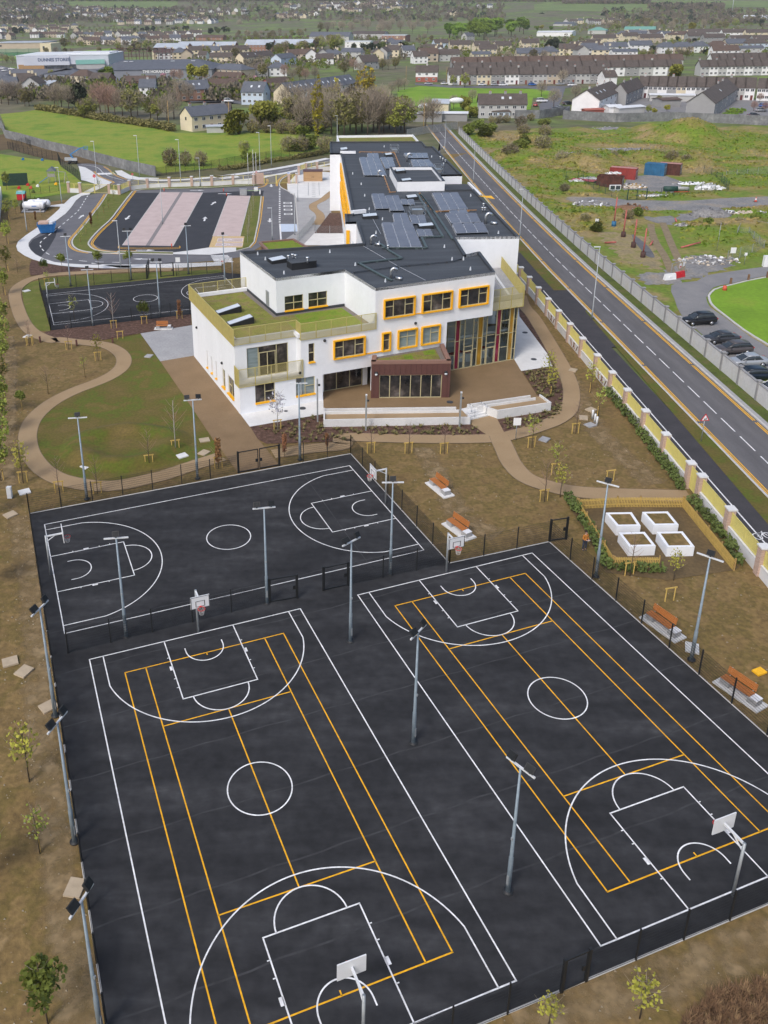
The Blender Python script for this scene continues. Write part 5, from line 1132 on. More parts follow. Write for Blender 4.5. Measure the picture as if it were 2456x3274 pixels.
# ------------------------------------------------------------------ plants
mat('bark', (.10,.075,.052), .95, var=.25, scale=3)
mat('bark_pale', (.42,.40,.36), .9, var=.2, scale=4)
mat('twig', (.30,.25,.19), .95, var=.2, scale=.8, objvar=.22)
mat('twig_red', (.33,.21,.17), .95, var=.2, scale=.8, objvar=.15)
def leafmat(n, c, ov=.2): return mat(n, c, .8, var=.38, scale=.7, objvar=ov, detail=3)
leafmat('leaf_yellow', (.29,.28,.035)); leafmat('leaf_bud', (.23,.26,.04)); leafmat('leaf_green', (.15,.24,.02)); leafmat('leaf_dark', (.034,.047,.020)); leafmat('leaf_mid', (.085,.115,.022)); leafmat('leaf_poplar', (.45,.38,.03)); leafmat('leaf_pink', (.46,.24,.29)); leafmat('leaf_copper', (.22,.10,.04)); leafmat('leaf_olive', (.17,.155,.045)); leafmat('leaf_white', (.42,.42,.48)); leafmat('leaf_moss', (.17,.175,.018)); leafmat('leaf_bush', (.13,.165,.022))
def leaves(M, n, pos, size, asp=1.0, rnd=random):
 for _ in range(n):
  p = pos()
  if p is None: continue
  a = Vector((rnd.gauss(0,1), rnd.gauss(0,1), rnd.gauss(0,1))).normalized(); b = a.orthogonal().normalized()
  s = size*rnd.uniform(.6,1.35); a = a*s*.5*asp; b = b*s*.5
  M.add([p-a-b, p+a-b, p+a+b, p-a+b], [(0,1,2,3)])
def blob(rnd, c, r, gap=.15, seed=0, shell=.45, fs=.55):
 """point in an ellipsoid, mostly near the outside, left out where the noise is low: uneven edge, gaps, clumps"""
 for _ in range(12):
  d = Vector((rnd.gauss(0,1), rnd.gauss(0,1), rnd.gauss(0,1))).normalized(); q = shell+(1-shell)*rnd.random()**.6
  lump = 1+.28*mn.noise(d*2.1+Vector((seed, seed*.7, 0)))
  p = Vector((c[0]+d.x*r[0]*q*lump, c[1]+d.y*r[1]*q*lump, c[2]+d.z*r[2]*q*lump))
  if mn.noise(p*fs+Vector((seed*3.1, 0, 0))) > -gap: return p
 return None
def twigs(M, rnd, n, c, r, L, w, root=None):
 root = root or Vector((c[0], c[1], c[2]-r[2]*.9))
 for _ in range(n):
  d = Vector((rnd.gauss(0,1), rnd.gauss(0,1), rnd.gauss(0,1))).normalized(); q = .35+.6*rnd.random()**.7
  p = Vector((c[0]+d.x*r[0]*q, c[1]+d.y*r[1]*q, c[2]+d.z*r[2]*q)); out = (p-root).normalized()
  out = (out+Vector((rnd.gauss(0,.35), rnd.gauss(0,.35), rnd.gauss(0,.3)+.15))).normalized(); l = L*rnd.uniform(.6,1.3)
  s = out.orthogonal().normalized(); s.rotate(Matrix.Rotation(rnd.random()*6.28, 3, out)); s *= w*.5
  M.add([p-s, p+s, p+out*l], [(0,1,2)])
def limbs(M, rnd, H, base, r0, n, spread, top=.8):
 M.smooth = True
 M.tube([(0,0,-.2),(0,0,H*.2),(rnd.uniform(-.02,.02)*H,rnd.uniform(-.02,.02)*H,H*.5),(0,0,H*top)], [r0,r0*.85,r0*.55,r0*.15], 7)
 for i in range(n):
  z = H*(base+(top-.15-base)*i/max(1,n-1)); a = i*2.4+rnd.random(); l = spread*(1-.35*i/n)*rnd.uniform(.8,1.1)
  M.tube([(0,0,z),(cos(a)*l*.45,sin(a)*l*.45,z+l*.35),(cos(a)*l*.95,sin(a)*l*.95,z+l*.85)], [r0*.45,r0*.28,r0*.07], 5)
def tree_proto(name, kind, seed, H=9.):
 rnd = random.Random(seed); o = thing(name, name.replace('_',' '), 'tree'); T = MB(); C = MB()
 if kind == 'bare':
  limbs(T, rnd, H, .28, H*.022, 7, H*.33); T.build('trunk', M_['bark'], parent=o)
  twigs(C, rnd, 950, (0,0,H*.62), (H*.36,H*.36,H*.38), H*.16, H*.0105, Vector((0,0,H*.25))); C.build('crown', M_['twig'], parent=o)
 elif kind == 'red':
  limbs(T, rnd, H, .28, H*.022, 7, H*.33); T.build('trunk', M_['bark'], parent=o)
  twigs(C, rnd, 1000, (0,0,H*.62), (H*.36,H*.36,H*.38), H*.15, H*.011, Vector((0,0,H*.25))); C.build('crown', M_['twig_red'], parent=o)
 elif kind in ('bud', 'olive'):
  limbs(T, rnd, H, .25, H*.022, 7, H*.33); T.build('trunk', M_['bark'], parent=o)
  C.use(M_['twig']); twigs(C, rnd, 700, (0,0,H*.6), (H*.36,H*.36,H*.38), H*.14, H*.010, Vector((0,0,H*.25)))
  C.use(M_['leaf_bud' if kind == 'bud' else 'leaf_olive']); leaves(C, 1000, lambda: blob(rnd, (0,0,H*.6), (H*.36,H*.36,H*.38), .08, seed, .35, 4.5/H), H*.035, 1.3, rnd); C.build('crown', None, parent=o)
 elif kind in ('green', 'pink', 'mid', 'yellow'):
  limbs(T, rnd, H, .22, H*.024, 6, H*.3); T.build('trunk', M_['bark'], parent=o)
  cl = [(rnd.uniform(-.22,.22)*H, rnd.uniform(-.22,.22)*H, H*rnd.uniform(.42,.8), rnd.uniform(.15,.24)*H) for _ in range(9)]
  for c in cl: leaves(C, 190, lambda: blob(rnd, c[:3], (c[3],c[3],c[3]*.85), .2, seed, .45, 5/H), H*.05, 1.2, rnd)
  C.build('crown', M_[{'green':'leaf_green','pink':'leaf_pink','mid':'leaf_mid','yellow':'leaf_yellow'}[kind]], parent=o)
 elif kind == 'dark':
  limbs(T, rnd, H, .15, H*.03, 5, H*.2); T.build('trunk', M_['bark'], parent=o)
  for c in [(rnd.uniform(-.2,.2)*H, rnd.uniform(-.2,.2)*H, H*rnd.uniform(.3,.78), rnd.uniform(.17,.26)*H) for _ in range(11)]:
   leaves(C, 190, lambda: blob(rnd, c[:3], (c[3],c[3],c[3]*.8), .35, seed, .55, 5/H), H*.052, 1.3, rnd)
  C.build('crown', M_['leaf_dark'], parent=o)
 elif kind == 'poplar':
  T.smooth = True; T.tube([(0,0,-.2),(0,0,H*.9)], [H*.018,H*.003], 6); T.build('trunk', M_['bark'], parent=o)
  C.use(M_['twig']); twigs(C, rnd, 500, (0,0,H*.52), (H*.085,H*.085,H*.46), H*.09, H*.006, Vector((0,0,0)))
  C.use(M_['leaf_poplar']); leaves(C, 800, lambda: blob(rnd, (0,0,H*.52), (H*.10,H*.10,H*.47), .03, seed, .3, 9/H), H*.026, 1.2, rnd); C.build('crown', None, parent=o)
 elif kind in ('bush', 'bushy', 'thicket'):
  T.smooth = True
  for i in range(4): a = i*1.6; T.tube([(0,0,-.1),(cos(a)*H*.3,sin(a)*H*.3,H*.6)], [H*.04,H*.01], 5)
  T.build('stem', M_['bark'], parent=o)
  if kind == 'thicket':
   C.use(M_['twig']); twigs(C, rnd, 500, (0,0,H*.5), (H*.55,H*.55,H*.5), H*.3, H*.02, Vector((0,0,0)))
   C.use(M_['leaf_olive']); leaves(C, 350, lambda: blob(rnd, (0,0,H*.5), (H*.6,H*.6,H*.5), .1, seed, .4, 2), H*.07, 1.2, rnd)
  else:
   C.use(M_['leaf_bush' if kind == 'bush' else 'leaf_moss'])
   for c in [(rnd.uniform(-.4,.4)*H, rnd.uniform(-.4,.4)*H, H*rnd.uniform(.3,.7), rnd.uniform(.25,.4)*H) for _ in range(6)]: leaves(C, 170, lambda: blob(rnd, c[:3], (c[3],c[3],c[3]*.8), .25, seed, .5, 2), H*.085, 1.2, rnd)
  C.build('crown', None, parent=o)
 return Proto(o)
# young trees on the school grounds
def sapling_proto(kind, seed, H=3.4):
 rnd = random.Random(seed); o = thing('sapling', 'sapling', 'young tree'); T = MB(); T.smooth = True
 T.tube([(0,0,-.1),(.02,0,H*.5),(0,.02,H)], [.035,.025,.008], 6)
 n = {'bare':16,'birch':18,'leafy':16,'thin':9,'willow':18,'crown':10,'copper':10,'white':14}[kind]
 tw = MB(); tw.smooth = True
 for i in range(n):
  z = H*(.35+.6*i/n); a = i*2.4; l = H*.26*(1.05-.7*i/n)*rnd.uniform(.7,1.2); tw.tube([(0,0,z),(cos(a)*l*.5,sin(a)*l*.5,z+l*.45),(cos(a)*l,sin(a)*l,z+l*1.1)], [.012,.009,.004], 4)
 T.build('trunk', M_['bark_pale' if kind in ('birch','white') else 'bark'], parent=o)
 tw.build('branches', M_['twig_red' if kind in ('bare','birch') else 'twig'], parent=o)
 C = MB()
 if kind in ('leafy','willow','thin','white'):
  ml = {'leafy':'leaf_yellow','willow':'leaf_bud','thin':'leaf_bud','white':'leaf_white'}[kind]; nn = {'leafy':170,'willow':620,'thin':80,'white':150}[kind]
  rx = H*.2
  leaves(C, nn, lambda: blob(rnd, (0,0,H*.68), (rx,rx,H*.32), .05, seed, .2, 2.5), .095, 1.3, rnd); C.build('leaves', M_[ml], parent=o)
 elif kind in ('crown','copper'):
  for c in [(rnd.uniform(-.14,.14)*H, rnd.uniform(-.14,.14)*H, H*rnd.uniform(.62,.9), H*.14) for _ in range(7)] if kind == 'crown' else [(0,0,H*(.3+.1*i),H*.09) for i in range(7)]:
   leaves(C, 110, lambda: blob(rnd, c[:3], (c[3],c[3],c[3]), .2, seed, .3, 3), .11, 1.3, rnd)
  C.build('leaves', M_['leaf_bush' if kind == 'crown' else 'leaf_copper'], parent=o)
 return Proto(o)
SAP = {k: sapling_proto(k, i+3) for i, k in enumerate(('bare','birch','leafy','thin','willow','crown','copper','white'))}
def stake(dbl):
 o = thing('tree_stake', 'stake', 'tree stake', group='timber stakes for young trees'); w = .35 if dbl else 0
 for x in ((-w, w) if dbl else (0,)):
  M = MB(); M.smooth = False; M.tube([(x,.12,-.1),(x,.12,1.15)], .045, 7); M.build('post', M_['timber_pale'], parent=o)
 if dbl: M = MB(); M.box((0,.12,1.1), (.95,.05,.1)); M.build('crosspiece', M_['timber_pale'], parent=o)
 else: M = MB(); M.box((0,.06,1.0), (.06,.16,.07)); M.build('tie', M_['black'], parent=o)
 return Proto(o)
ST1, ST2 = stake(False), stake(True)
SPL = [ # key,x,y, sapling kind or -, height factor, stake 0/1/2, where
 ('g3',224,130,'bare',1.0,2,'on the soil inside the upper path bend'),('g3',523,160,'bare',1.0,2,'below the path under the mulch bed'),('g3',745,243,'leafy',1.1,2,'inside the bend of the path, leafy one'),('g3',645,368,'thin',.9,1,'in the middle of the bare soil by the path bend'),('g3',366,494,'bare',1.0,1,'on the soil left of the path near the dark shrub tree'),('g3',168,617,'crown',.75,1,'left of the path, with a small dark crown'),('g3',177,1168,'leafy',1.3,2,'yellow one just outside the top left fence'),('g3',450,1245,'bare',1.1,2,'between the path and the first fence panels'),('g3',740,1250,'bare',1.1,2,'between the lawn floodlight and the path'),('g3',1133,1040,'bare',1.15,2,'on the lawn, bare and rounded'),('g3',1333,925,'birch',1.6,2,'on the lawn beside the tan apron, white stemmed'),
 ('h2',127,470,'leafy',1.25,1,'on the soil beside the middle left floodlight, yellow'),('h2',172,780,'thin',1.0,1,'bare one in a patch of chips left of the yard'),('h2',207,1515,'crown',1.15,1,'round green one at the bottom left corner'),
 ('g2',180,1345,'bare',1.0,2,'left of three in front of the mulch bed'),('g2',430,1345,'bare',1.0,2,'middle of three in front of the mulch bed'),('g2',665,1348,'bare',1.0,2,'right of three in front of the mulch bed'),('g4',297,432,'leafy',1.2,1,'yellow one at the corner of the white paving'),('g4',315,517,'leafy',1.1,1,'lower yellow one in the right mulch bed'),('g4',558,492,'leafy',1.1,1,'beside the boundary wall above the hedge'),('g4',605,642,'thin',1.2,1,'beside the three pale bollards'),('g4',467,748,'bare',1.1,2,'at the outer bend of the right path'),('g4',195,834,'thin',1.15,2,'beside the path junction sign'),('g4',342,1002,'thin',1.1,2,'in the middle of the triangular soil bed'),('g4',272,1168,'bare',1.2,2,'beside the tan path left of the picket garden'),('g4',683,1045,'-',1,2,'near the floodlight top by the picket garden'),('g4',370,1140,'leafy',1.0,0,'yellow one at the back left picket corner'),
 ('g5',1098,622,'bare',1.1,2,'in front of the planter garden'),('g5',1275,640,'leafy',.8,0,'yellow bush like one beside the planters'),('g5',1262,727,'-',1,2,'in a ring of chips above the right benches'),
 ('g1',778,1362,'white',1.35,2,'pale flowering one at the white wall'),('h1',945,130,'copper',.95,2,'copper leaved one left of the double gate'),('h1',1230,80,'copper',.75,0,'copper leaved one right of the double gate'),('h1',1412,50,'copper',.55,0,'small copper one behind the fence'),
 ('f3',475,690,'thin',.8,1,'on the long green verge, nearest of seven'),('f3',508,642,'thin',.8,1,'on the long green verge, second of seven'),('f3',540,600,'copper',.9,1,'on the long green verge, copper leaved'),('f3',577,560,'thin',.8,1,'on the long green verge, fourth of seven'),('f3',612,522,'thin',.8,1,'on the long green verge, fifth of seven'),('f3',640,488,'thin',.8,1,'on the long green verge, sixth of seven'),('f3',671,445,'thin',.8,1,'on the long green verge, farthest of seven'),
 ('f3',1461,695,'birch',1.1,0,'white stemmed, nearest on the right verge'),('f3',1468,656,'birch',1.1,0,'white stemmed, second on the right verge'),('f3',1470,598,'birch',1.1,0,'white stemmed, third on the right verge'),('f3',1482,548,'birch',1.1,0,'white stemmed, fourth on the right verge'),('f3',1494,500,'birch',1.1,0,'white stemmed, farthest on the right verge'),
 ('f3',368,862,'crown',1.0,0,'first green crowned one along the mulch strip'),('f3',583,852,'crown',1.05,0,'second green crowned one along the mulch strip'),('f3',760,846,'crown',1.0,0,'third green crowned one along the mulch strip'),('f3',265,888,'crown',.9,0,'pale green one at the tip of the mulch bed'),('f3',278,945,'thin',.8,2,'behind the fence of the small court'),('f3',672,1198,'birch',1.5,2,'white stemmed in the mulch by the small court'),('f3',852,1172,'crown',1.05,2,'green crowned in the mulch by the small court'),('f3',1060,1142,'copper',.85,2,'copper leaved in the mulch near the school wall'),('f3',710,1262,'-',1,2,'on the grass above the path bend'),('f3',440,1150,'thin',1.2,0,'sparse one at the near fence of the small court'),('f3',180,1290,'bare',1.0,2,'left of the path at the small court corner'),
 ('f3',96,522,'willow',1.0,1,'yellow green one near the white tanks'),('f3',175,596,'bare',.8,1,'behind the blue skip, upper'),('f3',212,572,'copper',.7,1,'behind the blue skip, copper leaved'),('f3',243,532,'bare',.8,1,'beside the white tanks slab'),('f3',106,872,'bare',.9,1,'on the soil left of the curved pavement'),('f3',56,1075,'bare',.9,1,'on the soil left of the path start'),('f3',668,330,'thin',.9,0,'by the left school gate'),('f3',590,400,'thin',1.1,0,'at the left gate pavement edge')]
for k, x, y, kind, hf, stk, where in SPL:
 p = S(k,x,y); p.z = -.03; rz = (x*7+y*3) % 6.28
 if kind != '-': SAP[kind].put(p, rz, {'bare':'bare twiggy young tree ','birch':'young birch ','leafy':'yellow green young tree ','thin':'thin young tree ','crown':'young tree ','copper':'young hornbeam like tree ','willow':'young willow ','white':'young tree '}[kind]+where, 'young planted trees', sc=hf)
 if stk: (ST2 if stk == 2 else ST1).put(p, .2, ('pair of timber stakes ' if stk == 2 else 'single timber stake ')+where.replace('white stemmed','by the birch').replace('copper leaved','by the copper tree'), 'timber stakes for young trees')
# yellow-green willows along the left boundary
wl = MS('f3:38,380 45,560 40,700 38,860 20,1000 g3:20,10 25,160 22,300 15,470 10,640 5,800 8,980 0,1150')
for i, p in enumerate(wl[:]):
 SAP['willow'].put((p.x+.1,p.y,-.05), i*1.3, '%s nearest yellow green willow in the row along the left picture edge' % ORD[len(wl)-1-i], 'willows along the left boundary', sc=(1.5,1.5,1.35))
 ST1.put((p.x+.3,p.y,-.05), 0, 'timber stake of the %s nearest willow on the left edge' % ORD[len(wl)-1-i])
for i, (x, y) in enumerate(((0,330),(2,640),(3,890))):
 p = S('h1' if i < 2 else 'h2',x-6,y); SAP['willow'].put((p.x-.6,p.y,-.05), i, '%s yellow green willow cut by the left picture edge beside the yard' % ('upper','middle','lowest')[i], 'willows along the left boundary', sc=(1.4,1.4,1.2))
# shrubs in the beds, hedges
def hedge(lbl, pts, w, h, m, name='hedge', n=26, size=.16, seed=1, base=0.0, stemmat='bark', z0=None):
 rnd = random.Random(seed); P_ = [V2(p) for p in pts]; c = P_[0]; o = thing(name, lbl, 'hedge', (c.x,c.y,base)); q = resample(P_, max(.4,w*.5)); C = MB(); T = MB()
 for p in q:
  pp = p-c; hh = h*rnd.uniform(.75,1.15); cc = (pp.x+rnd.uniform(-.1,.1)*w, pp.y+rnd.uniform(-.1,.1)*w, hh*.5); T.tri((pp.x,pp.y,-.05), (pp.x,pp.y,hh*.8), .05)
  leaves(C, n, lambda: blob(rnd, cc, (w*.55,w*.55,hh*.55), .25, seed, .45, 1.5), size, 1.3, rnd)
 T.build('stems', M_[stemmat], parent=o); C.build('leaves', M_[m], parent=o); return o
hedge('young leafy hedge below the gold screens of the right boundary wall', MS('g4:668,500 750,600 850,720 960,880 1060,1000 1125,1095'), 1.0, .95, 'leaf_mid', seed=4, n=60, size=.13)
hedge('dark leafy shrubs along the left picket fence beside the man', MS('g5:845,315 880,365 930,440 975,520 1000,585'), .9, .9, 'leaf_mid', seed=5, n=60, size=.13)
hedge('low shrubs in front of the short picket fence', MS('g5:1000,592 1100,602 1240,606'), .8, .7, 'leaf_mid', seed=6, n=55, size=.13); hedge('shrubs between the long picket fence and the boundary wall', MS('g5:1345,320 1420,400 1500,500 1545,590'), .8, .8, 'leaf_mid', seed=7, n=50, size=.13)
rnd = random.Random(11)
def bedplants(name, poly, n, m, h, size, seed):
 rnd = random.Random(seed); poly = [V2(p) for p in poly]; xs = [p.x for p in poly]; ys = [p.y for p in poly]; M = MB(); k = 0
 def inside(x, y):
  c = False; j = len(poly)-1
  for i in range(len(poly)):
   a, b = poly[i], poly[j]
   if (a.y > y) != (b.y > y) and x < (b.x-a.x)*(y-a.y)/(b.y-a.y)+a.x: c = not c
   j = i
  return c
 while k < n:
  x, y = rnd.uniform(min(xs),max(xs)), rnd.uniform(min(ys),max(ys))
  if not inside(x, y): continue
  k += 1; r = rnd.uniform(.6,1.25)
  for _ in range(16):
   a = rnd.random()*6.28; l = h*r*rnd.uniform(.6,1.1); d = Vector((cos(a)*.75, sin(a)*.75, rnd.uniform(.5,1.2))).normalized(); s = Vector((-sin(a),cos(a),0))*size*r; p = Vector((x,y,0))
   M.add([p-s, p+s, p+d*l*.6+s*.8, p+d*l], [(0,1,2,3)])
 return M.build(name, M_[m], kind='stuff')
mat('bed_plant', None, .9, cols=[(.3,(.13,.12,.04)),(.5,(.20,.17,.07)),(.65,(.10,.11,.03)),(.75,(.22,.17,.09))], scale=1.2)
BED1 = MS('g1:600,1345 1124,1250 1130,1345 g2:835,1160 940,1212 700,1232 300,1228 0,1215 h1:1560,12 1300,18'); BED2 = MS('g2:1030,1130 1065,1195 1200,1175 1345,1140 1430,1085 1450,1000 1430,880 1395,810 1365,785 1200,810 1290,975 1370,1000 1372,1065')
bedplants('bed_plants', BED1, 170, 'bed_plant', .42, .05, 1); bedplants('bed_plants', BED2, 210, 'bed_plant', .42, .05, 2)
# loose grass on the waste ground, weeds on soil
mat('grass_tuft', None, .95, cols=[(.28,(.34,.27,.14)),(.40,(.34,.26,.10)),(.47,(.22,.215,.035)),(.53,(.12,.20,.010)),(.585,(.21,.23,.03)),(.66,(.36,.27,.11))], scale=.05, detail=7, fine=.3, fscale=2)
M = MB(); rnd = random.Random(5); n = 0
while n < 19000:
 x, y = 50.2+rnd.random()**1.2*95, rnd.uniform(70,300); h = waste_h(RX(y, x), y)
 if h < .12: continue
 n += 1; s = rnd.uniform(.25,.7)*(1+.5*mn.noise(Vector((x*.15,y*.15,7)))); a = rnd.random()*6.28; w = s*rnd.uniform(.35,.7); X = RX(y,x); dx, dy = cos(a)*w, sin(a)*w; lx, ly = rnd.uniform(-.4,.4)*s, rnd.uniform(-.4,.4)*s
 M.add([(X-dx,y-dy,h-.1),(X+dx,y+dy,h-.1),(X+dx*.6+lx,y+dy*.6+ly,h+s*.42),(X-dx*.7+lx,y-dy*.7+ly,h+s*.5)], [(0,1,2,3)])
M.build('rough_grass', M_['grass_tuft'], kind='stuff')
M = MB(); rnd = random.Random(6)
# small stones and litter of clods on the bare soil
for _ in range(5200):
 t = rnd.random()
 if t < .42: x, y = rnd.uniform(-26,-9), rnd.uniform(18,68)
 elif t < .6: x, y = rnd.uniform(-8,24), rnd.uniform(14,27)
 elif t < .85: x, y = rnd.uniform(8,34), rnd.uniform(42,78)
 else: x, y = rnd.uniform(-32,-16), rnd.uniform(62,100)
 q = Vector((x,y,0)); ins = False; j = 5
 for i in range(6):
  a, b = YARD[i], YARD[j]
  if (a.y > y) != (b.y > y) and x < (b.x-a.x)*(y-a.y)/(b.y-a.y)+a.x: ins = not ins
  j = i
 if ins: continue
 s = .02+.06*rnd.random()**3; M.add([(x-s,y-s*.6,-.06),(x+s,y-s*.8,-.06),(x,y+s,-.06),(x+rnd.uniform(-.3,.3)*s,y,-.055+s*.9)], [(0,1,3),(1,2,3),(2,0,3)])
M.build('soil_stones', mat('stone', (.26,.22,.16), .95, var=.35, scale=3), kind='stuff')
mat('dry_stalk', None, .95, cols=[(.3,(.20,.12,.06)),(.5,(.15,.085,.045)),(.7,(.30,.20,.10))], scale=3)
bedplants('dry_weeds', MS('h3:1290,1518 1400,1400 1659,1330 1800,1330 1800,1700 1300,1700'), 700, 'dry_stalk', .55, .02, 9)
for k, x, y, s, lb in (('h3',1105,1490,1.1,'yellow leaved bush at the bottom edge right of the small gate'),('h3',710,1530,.8,'small yellow leaved bush at the bottom edge below the fence')):
 p = S(k,x,y); p.z = -.06; SAP['leafy'].put(p, x, lb, sc=(s,s,s*.7))
# ------------------------------------------------------------------ street lamps, flag poles, signs
def street_lamp(h, arm=.9):
 o = thing('street_lamp', 'street lamp', 'street lamp', group='grey street lamps'); M = MB(); M.smooth = True; M.tube([(0,0,0),(0,0,1.3),(0,0,1.35),(0,0,h)], [.11,.105,.08,.05], 9); M.build('column', M_['galv'], parent=o)
 M = MB(); M.box((0,-.09,.7), (.1,.04,.5)); M.build('access_door', M_['galv_blue'], parent=o)
 M = MB(); M.box((-.35,0,h+.02), (.85,.2,.09)); M.build('lantern', M_['lamp_head'], parent=o); return Proto(o)
SL8 = street_lamp(8.0); SL10 = street_lamp(10.2)
for pr_, k, x, y, sc, lb in ((SL10,'D',1278,690,1,'tall street lamp on the verge, nearest on the straight road'),(SL10,'D',1122,516,.9,'second nearest tall street lamp on the straight road'),(SL10,'D',1022,394,.9,'third street lamp along the straight road'),(SL10,'f4',1146,160,.9,'street lamp at the far end of the straight road'),
  (SL8,'f3',575,346,1.3,'street lamp by the stop sign and crossing'),(SL8,'f3',823,303,1.3,'street lamp at the white kerb beyond the dark wall'),(SL8,'f3',1066,335,1.3,'street lamp before the three round shrubs'),(SL8,'f3',1181,360,.85,'green topped street lamp behind the gold screens'),(SL8,'k3',520,580,1.25,'street lamp behind the three flag poles'),(SL8,'k3',664,522,1.35,'street lamp at the soil bank of the back road'),
  (SL8,'f3',160,628,1,'street lamp beside the blue skip'),(SL8,'f3',365,461,1,'street lamp beside the white tanks path'),(SL8,'f3',713,840,1,'street lamp between mulch strip and bay road'),(SL8,'f3',960,582,1.0,'street lamp in the middle of the large paved bays'),(SL8,'k3',676,1448,.75,'street lamp left of the pale blue bay'),(SL8,'k3',960,1388,1,'street lamp at the right of the pale blue bay'),(SL8,'k3',996,965,1,'street lamp at the corner of the white yard'),(SL8,'k3',1494,205,1,'green street lamp behind the far end of the school')):
 p = S(k,x,y); pr_.put(p, 0, lb, sc=(1,1,sc))
M = MB(); M.smooth = True; M.tube([(0,0,0),(0,0,7)], [.06,.035], 8); f0 = M.build('flag_pole', M_['board_white'])
for i, (x, y, t) in enumerate(((375,755,'left of three'),(442,770,'tallest, middle of three'),(476,740,'right of three'))):
 o = f0 if i == 0 else f0.copy()
 if i: COL.objects.link(o)
 o.location = S('k3',x,y); o.scale = (1,1,1.25 if i == 1 else 1.1); tag(o, 'white flag pole beside the pink panel wall, '+t, 'flag pole', 'white flag poles')
def text_mesh(txt, size, name, m, parent, loc, rot, ext=.01, bold=0.0):
 cu = bpy.data.curves.new(name, 'FONT'); cu.body = txt; cu.size = size; cu.extrude = ext; cu.align_x = 'CENTER'; cu.align_y = 'CENTER'; cu.offset = bold; cu.resolution_u = 3
 t = bpy.data.objects.new(name, cu); COL.objects.link(t); dg = bpy.context.evaluated_depsgraph_get(); me = bpy.data.meshes.new_from_object(t.evaluated_get(dg)); bpy.data.objects.remove(t)
 me.materials.clear(); me.materials.append(m); o = bpy.data.objects.new(name, me); COL.objects.link(o); o.parent = parent; o.location = loc; o.rotation_euler = rot; return o
mat('sign_red', (.55,.02,.03), .5); mat('sign_white', (.78,.79,.80), .5, var=.03); mat('sign_blue', (.10,.22,.55), .5)
def disc(M, r, n, y):
 vs = [(r*cos(2*pi*i/n+pi/8), y, r*sin(2*pi*i/n+pi/8)) for i in range(n)]+[(r*cos(2*pi*i/n+pi/8), y+.02, r*sin(2*pi*i/n+pi/8)) for i in range(n)]
 M.add(vs, [tuple(range(n)), tuple(range(n,2*n))[::-1]]+[(i,n+i,n+(i+1)%n,(i+1)%n) for i in range(n)])
def post_sign(lbl, p, h, shape, rz=0.0, sc=1.0, cat='road sign', name='road_sign'):
 o = thing(name, lbl, cat, p, rz); M = MB(); M.smooth = True; M.tube([(0,0,0),(0,0,h)], .04, 7); M.build('post', M_['galv'], parent=o); z = h-.05
 F = MB()
 if shape == 'stop':
  F.use(M_['sign_red']); disc(F, .42*sc, 8, -.06); b = F.build('sign_face', None, parent=o); b.location = (0,0,z); text_mesh('STOP', .3*sc, 'lettering', M_['sign_white'], b, (0,-.07,0), (pi/2,0,0), .004)
 elif shape == 'tri':
  for r, m, y in ((.52,'sign_red',-.06),(.36,'sign_white',-.07)):
   F.use(M_[m]); vs = [(r*cos(pi/2+i*2.0944)*1.05, y, r*sin(pi/2+i*2.0944)) for i in range(3)]; F.add(vs+[(v[0],y+.02,v[2]) for v in vs], [(0,1,2),(5,4,3),(0,3,4,1),(1,4,5,2),(2,5,3,0)])
  b = F.build('sign_face', None, parent=o); b.location = (0,0,z)
  M = MB(); M.box((0,-.08,-.06), (.26,.01,.07)); M.box((-.08,-.08,-.13), (.05,.01,.1)); M.box((.09,-.08,-.13), (.05,.01,.1)); M.box((.12,-.08,.02), (.06,.01,.12)); M.build('symbol', M_['black'], parent=b)
 elif shape == 'plate':
  F.use(M_['sign_white']); F.box((0,-.06,-.3*sc), (.75*sc,.03,.8*sc)); b = F.build('sign_face', None, parent=o); b.location = (0,0,z)
 elif shape == 'blue':
  F.use(M_['sign_blue']); F.box((0,-.06,-.3), (.6,.03,.6)); b = F.build('sign_face', None, parent=o); b.location = (0,0,z)
 return o
post_sign('red stop sign on the pavement by the crossing', S('k1',972,752), 2.6, 'stop'); post_sign('red stop sign beyond the gold screens on the back road', S('k1',1358,720), 2.3, 'stop', sc=.7)
post_sign('red triangular warning sign on the verge of the straight road', S('g4',1243,798), 2.6, 'tri', .1); post_sign('white sign plate at the path junction, seen from behind', S('g2',1138,1258), 2.4, 'plate', cat='sign', name='sign')
post_sign('white sign plate behind the small court fence', S('f3',1053,868), 2.5, 'plate', cat='sign', name='sign'); post_sign('small blue sign on a brick pier at the right gate', S('k3',882,735), 2.7, 'blue', cat='sign', name='sign')
post_sign('small red sign at the exit gate beside the pink panel wall', S('k3',476,700), 2.2, 'stop', sc=.6)
post_sign('white sign on posts at the top of the right verge', S('k3',470,840), 1.0, 'plate', sc=1.2, cat='sign', name='sign')
p = S('k3',310,885); M = MB(); M.box((0,0,.75), (1.6,.5,1.5)); M.box((0,-.02,1.53), (1.7,.6,.06)); o = M.build('kiosk', M_['galv']); o.location = p; tag(o, 'grey metal cabinet at the head of the narrow paved bays', 'cabinet')
p = S('k3',400,873); o = thing('barrier', 'green and white car park barrier arm beside the grey cabinet', 'barrier', p); M = MB(); M.box((2.2,0,.5), (.3,.3,1.0)); M.build('post', M_['sign_white'], parent=o); M = MB(); M.bar((2.2,-.2,.9), (-1.8,-.2,.9), .1); M.build('arm', mat('pale_green', (.35,.5,.25), .6), parent=o)
mat('cone_red', (.62,.10,.06), .6)
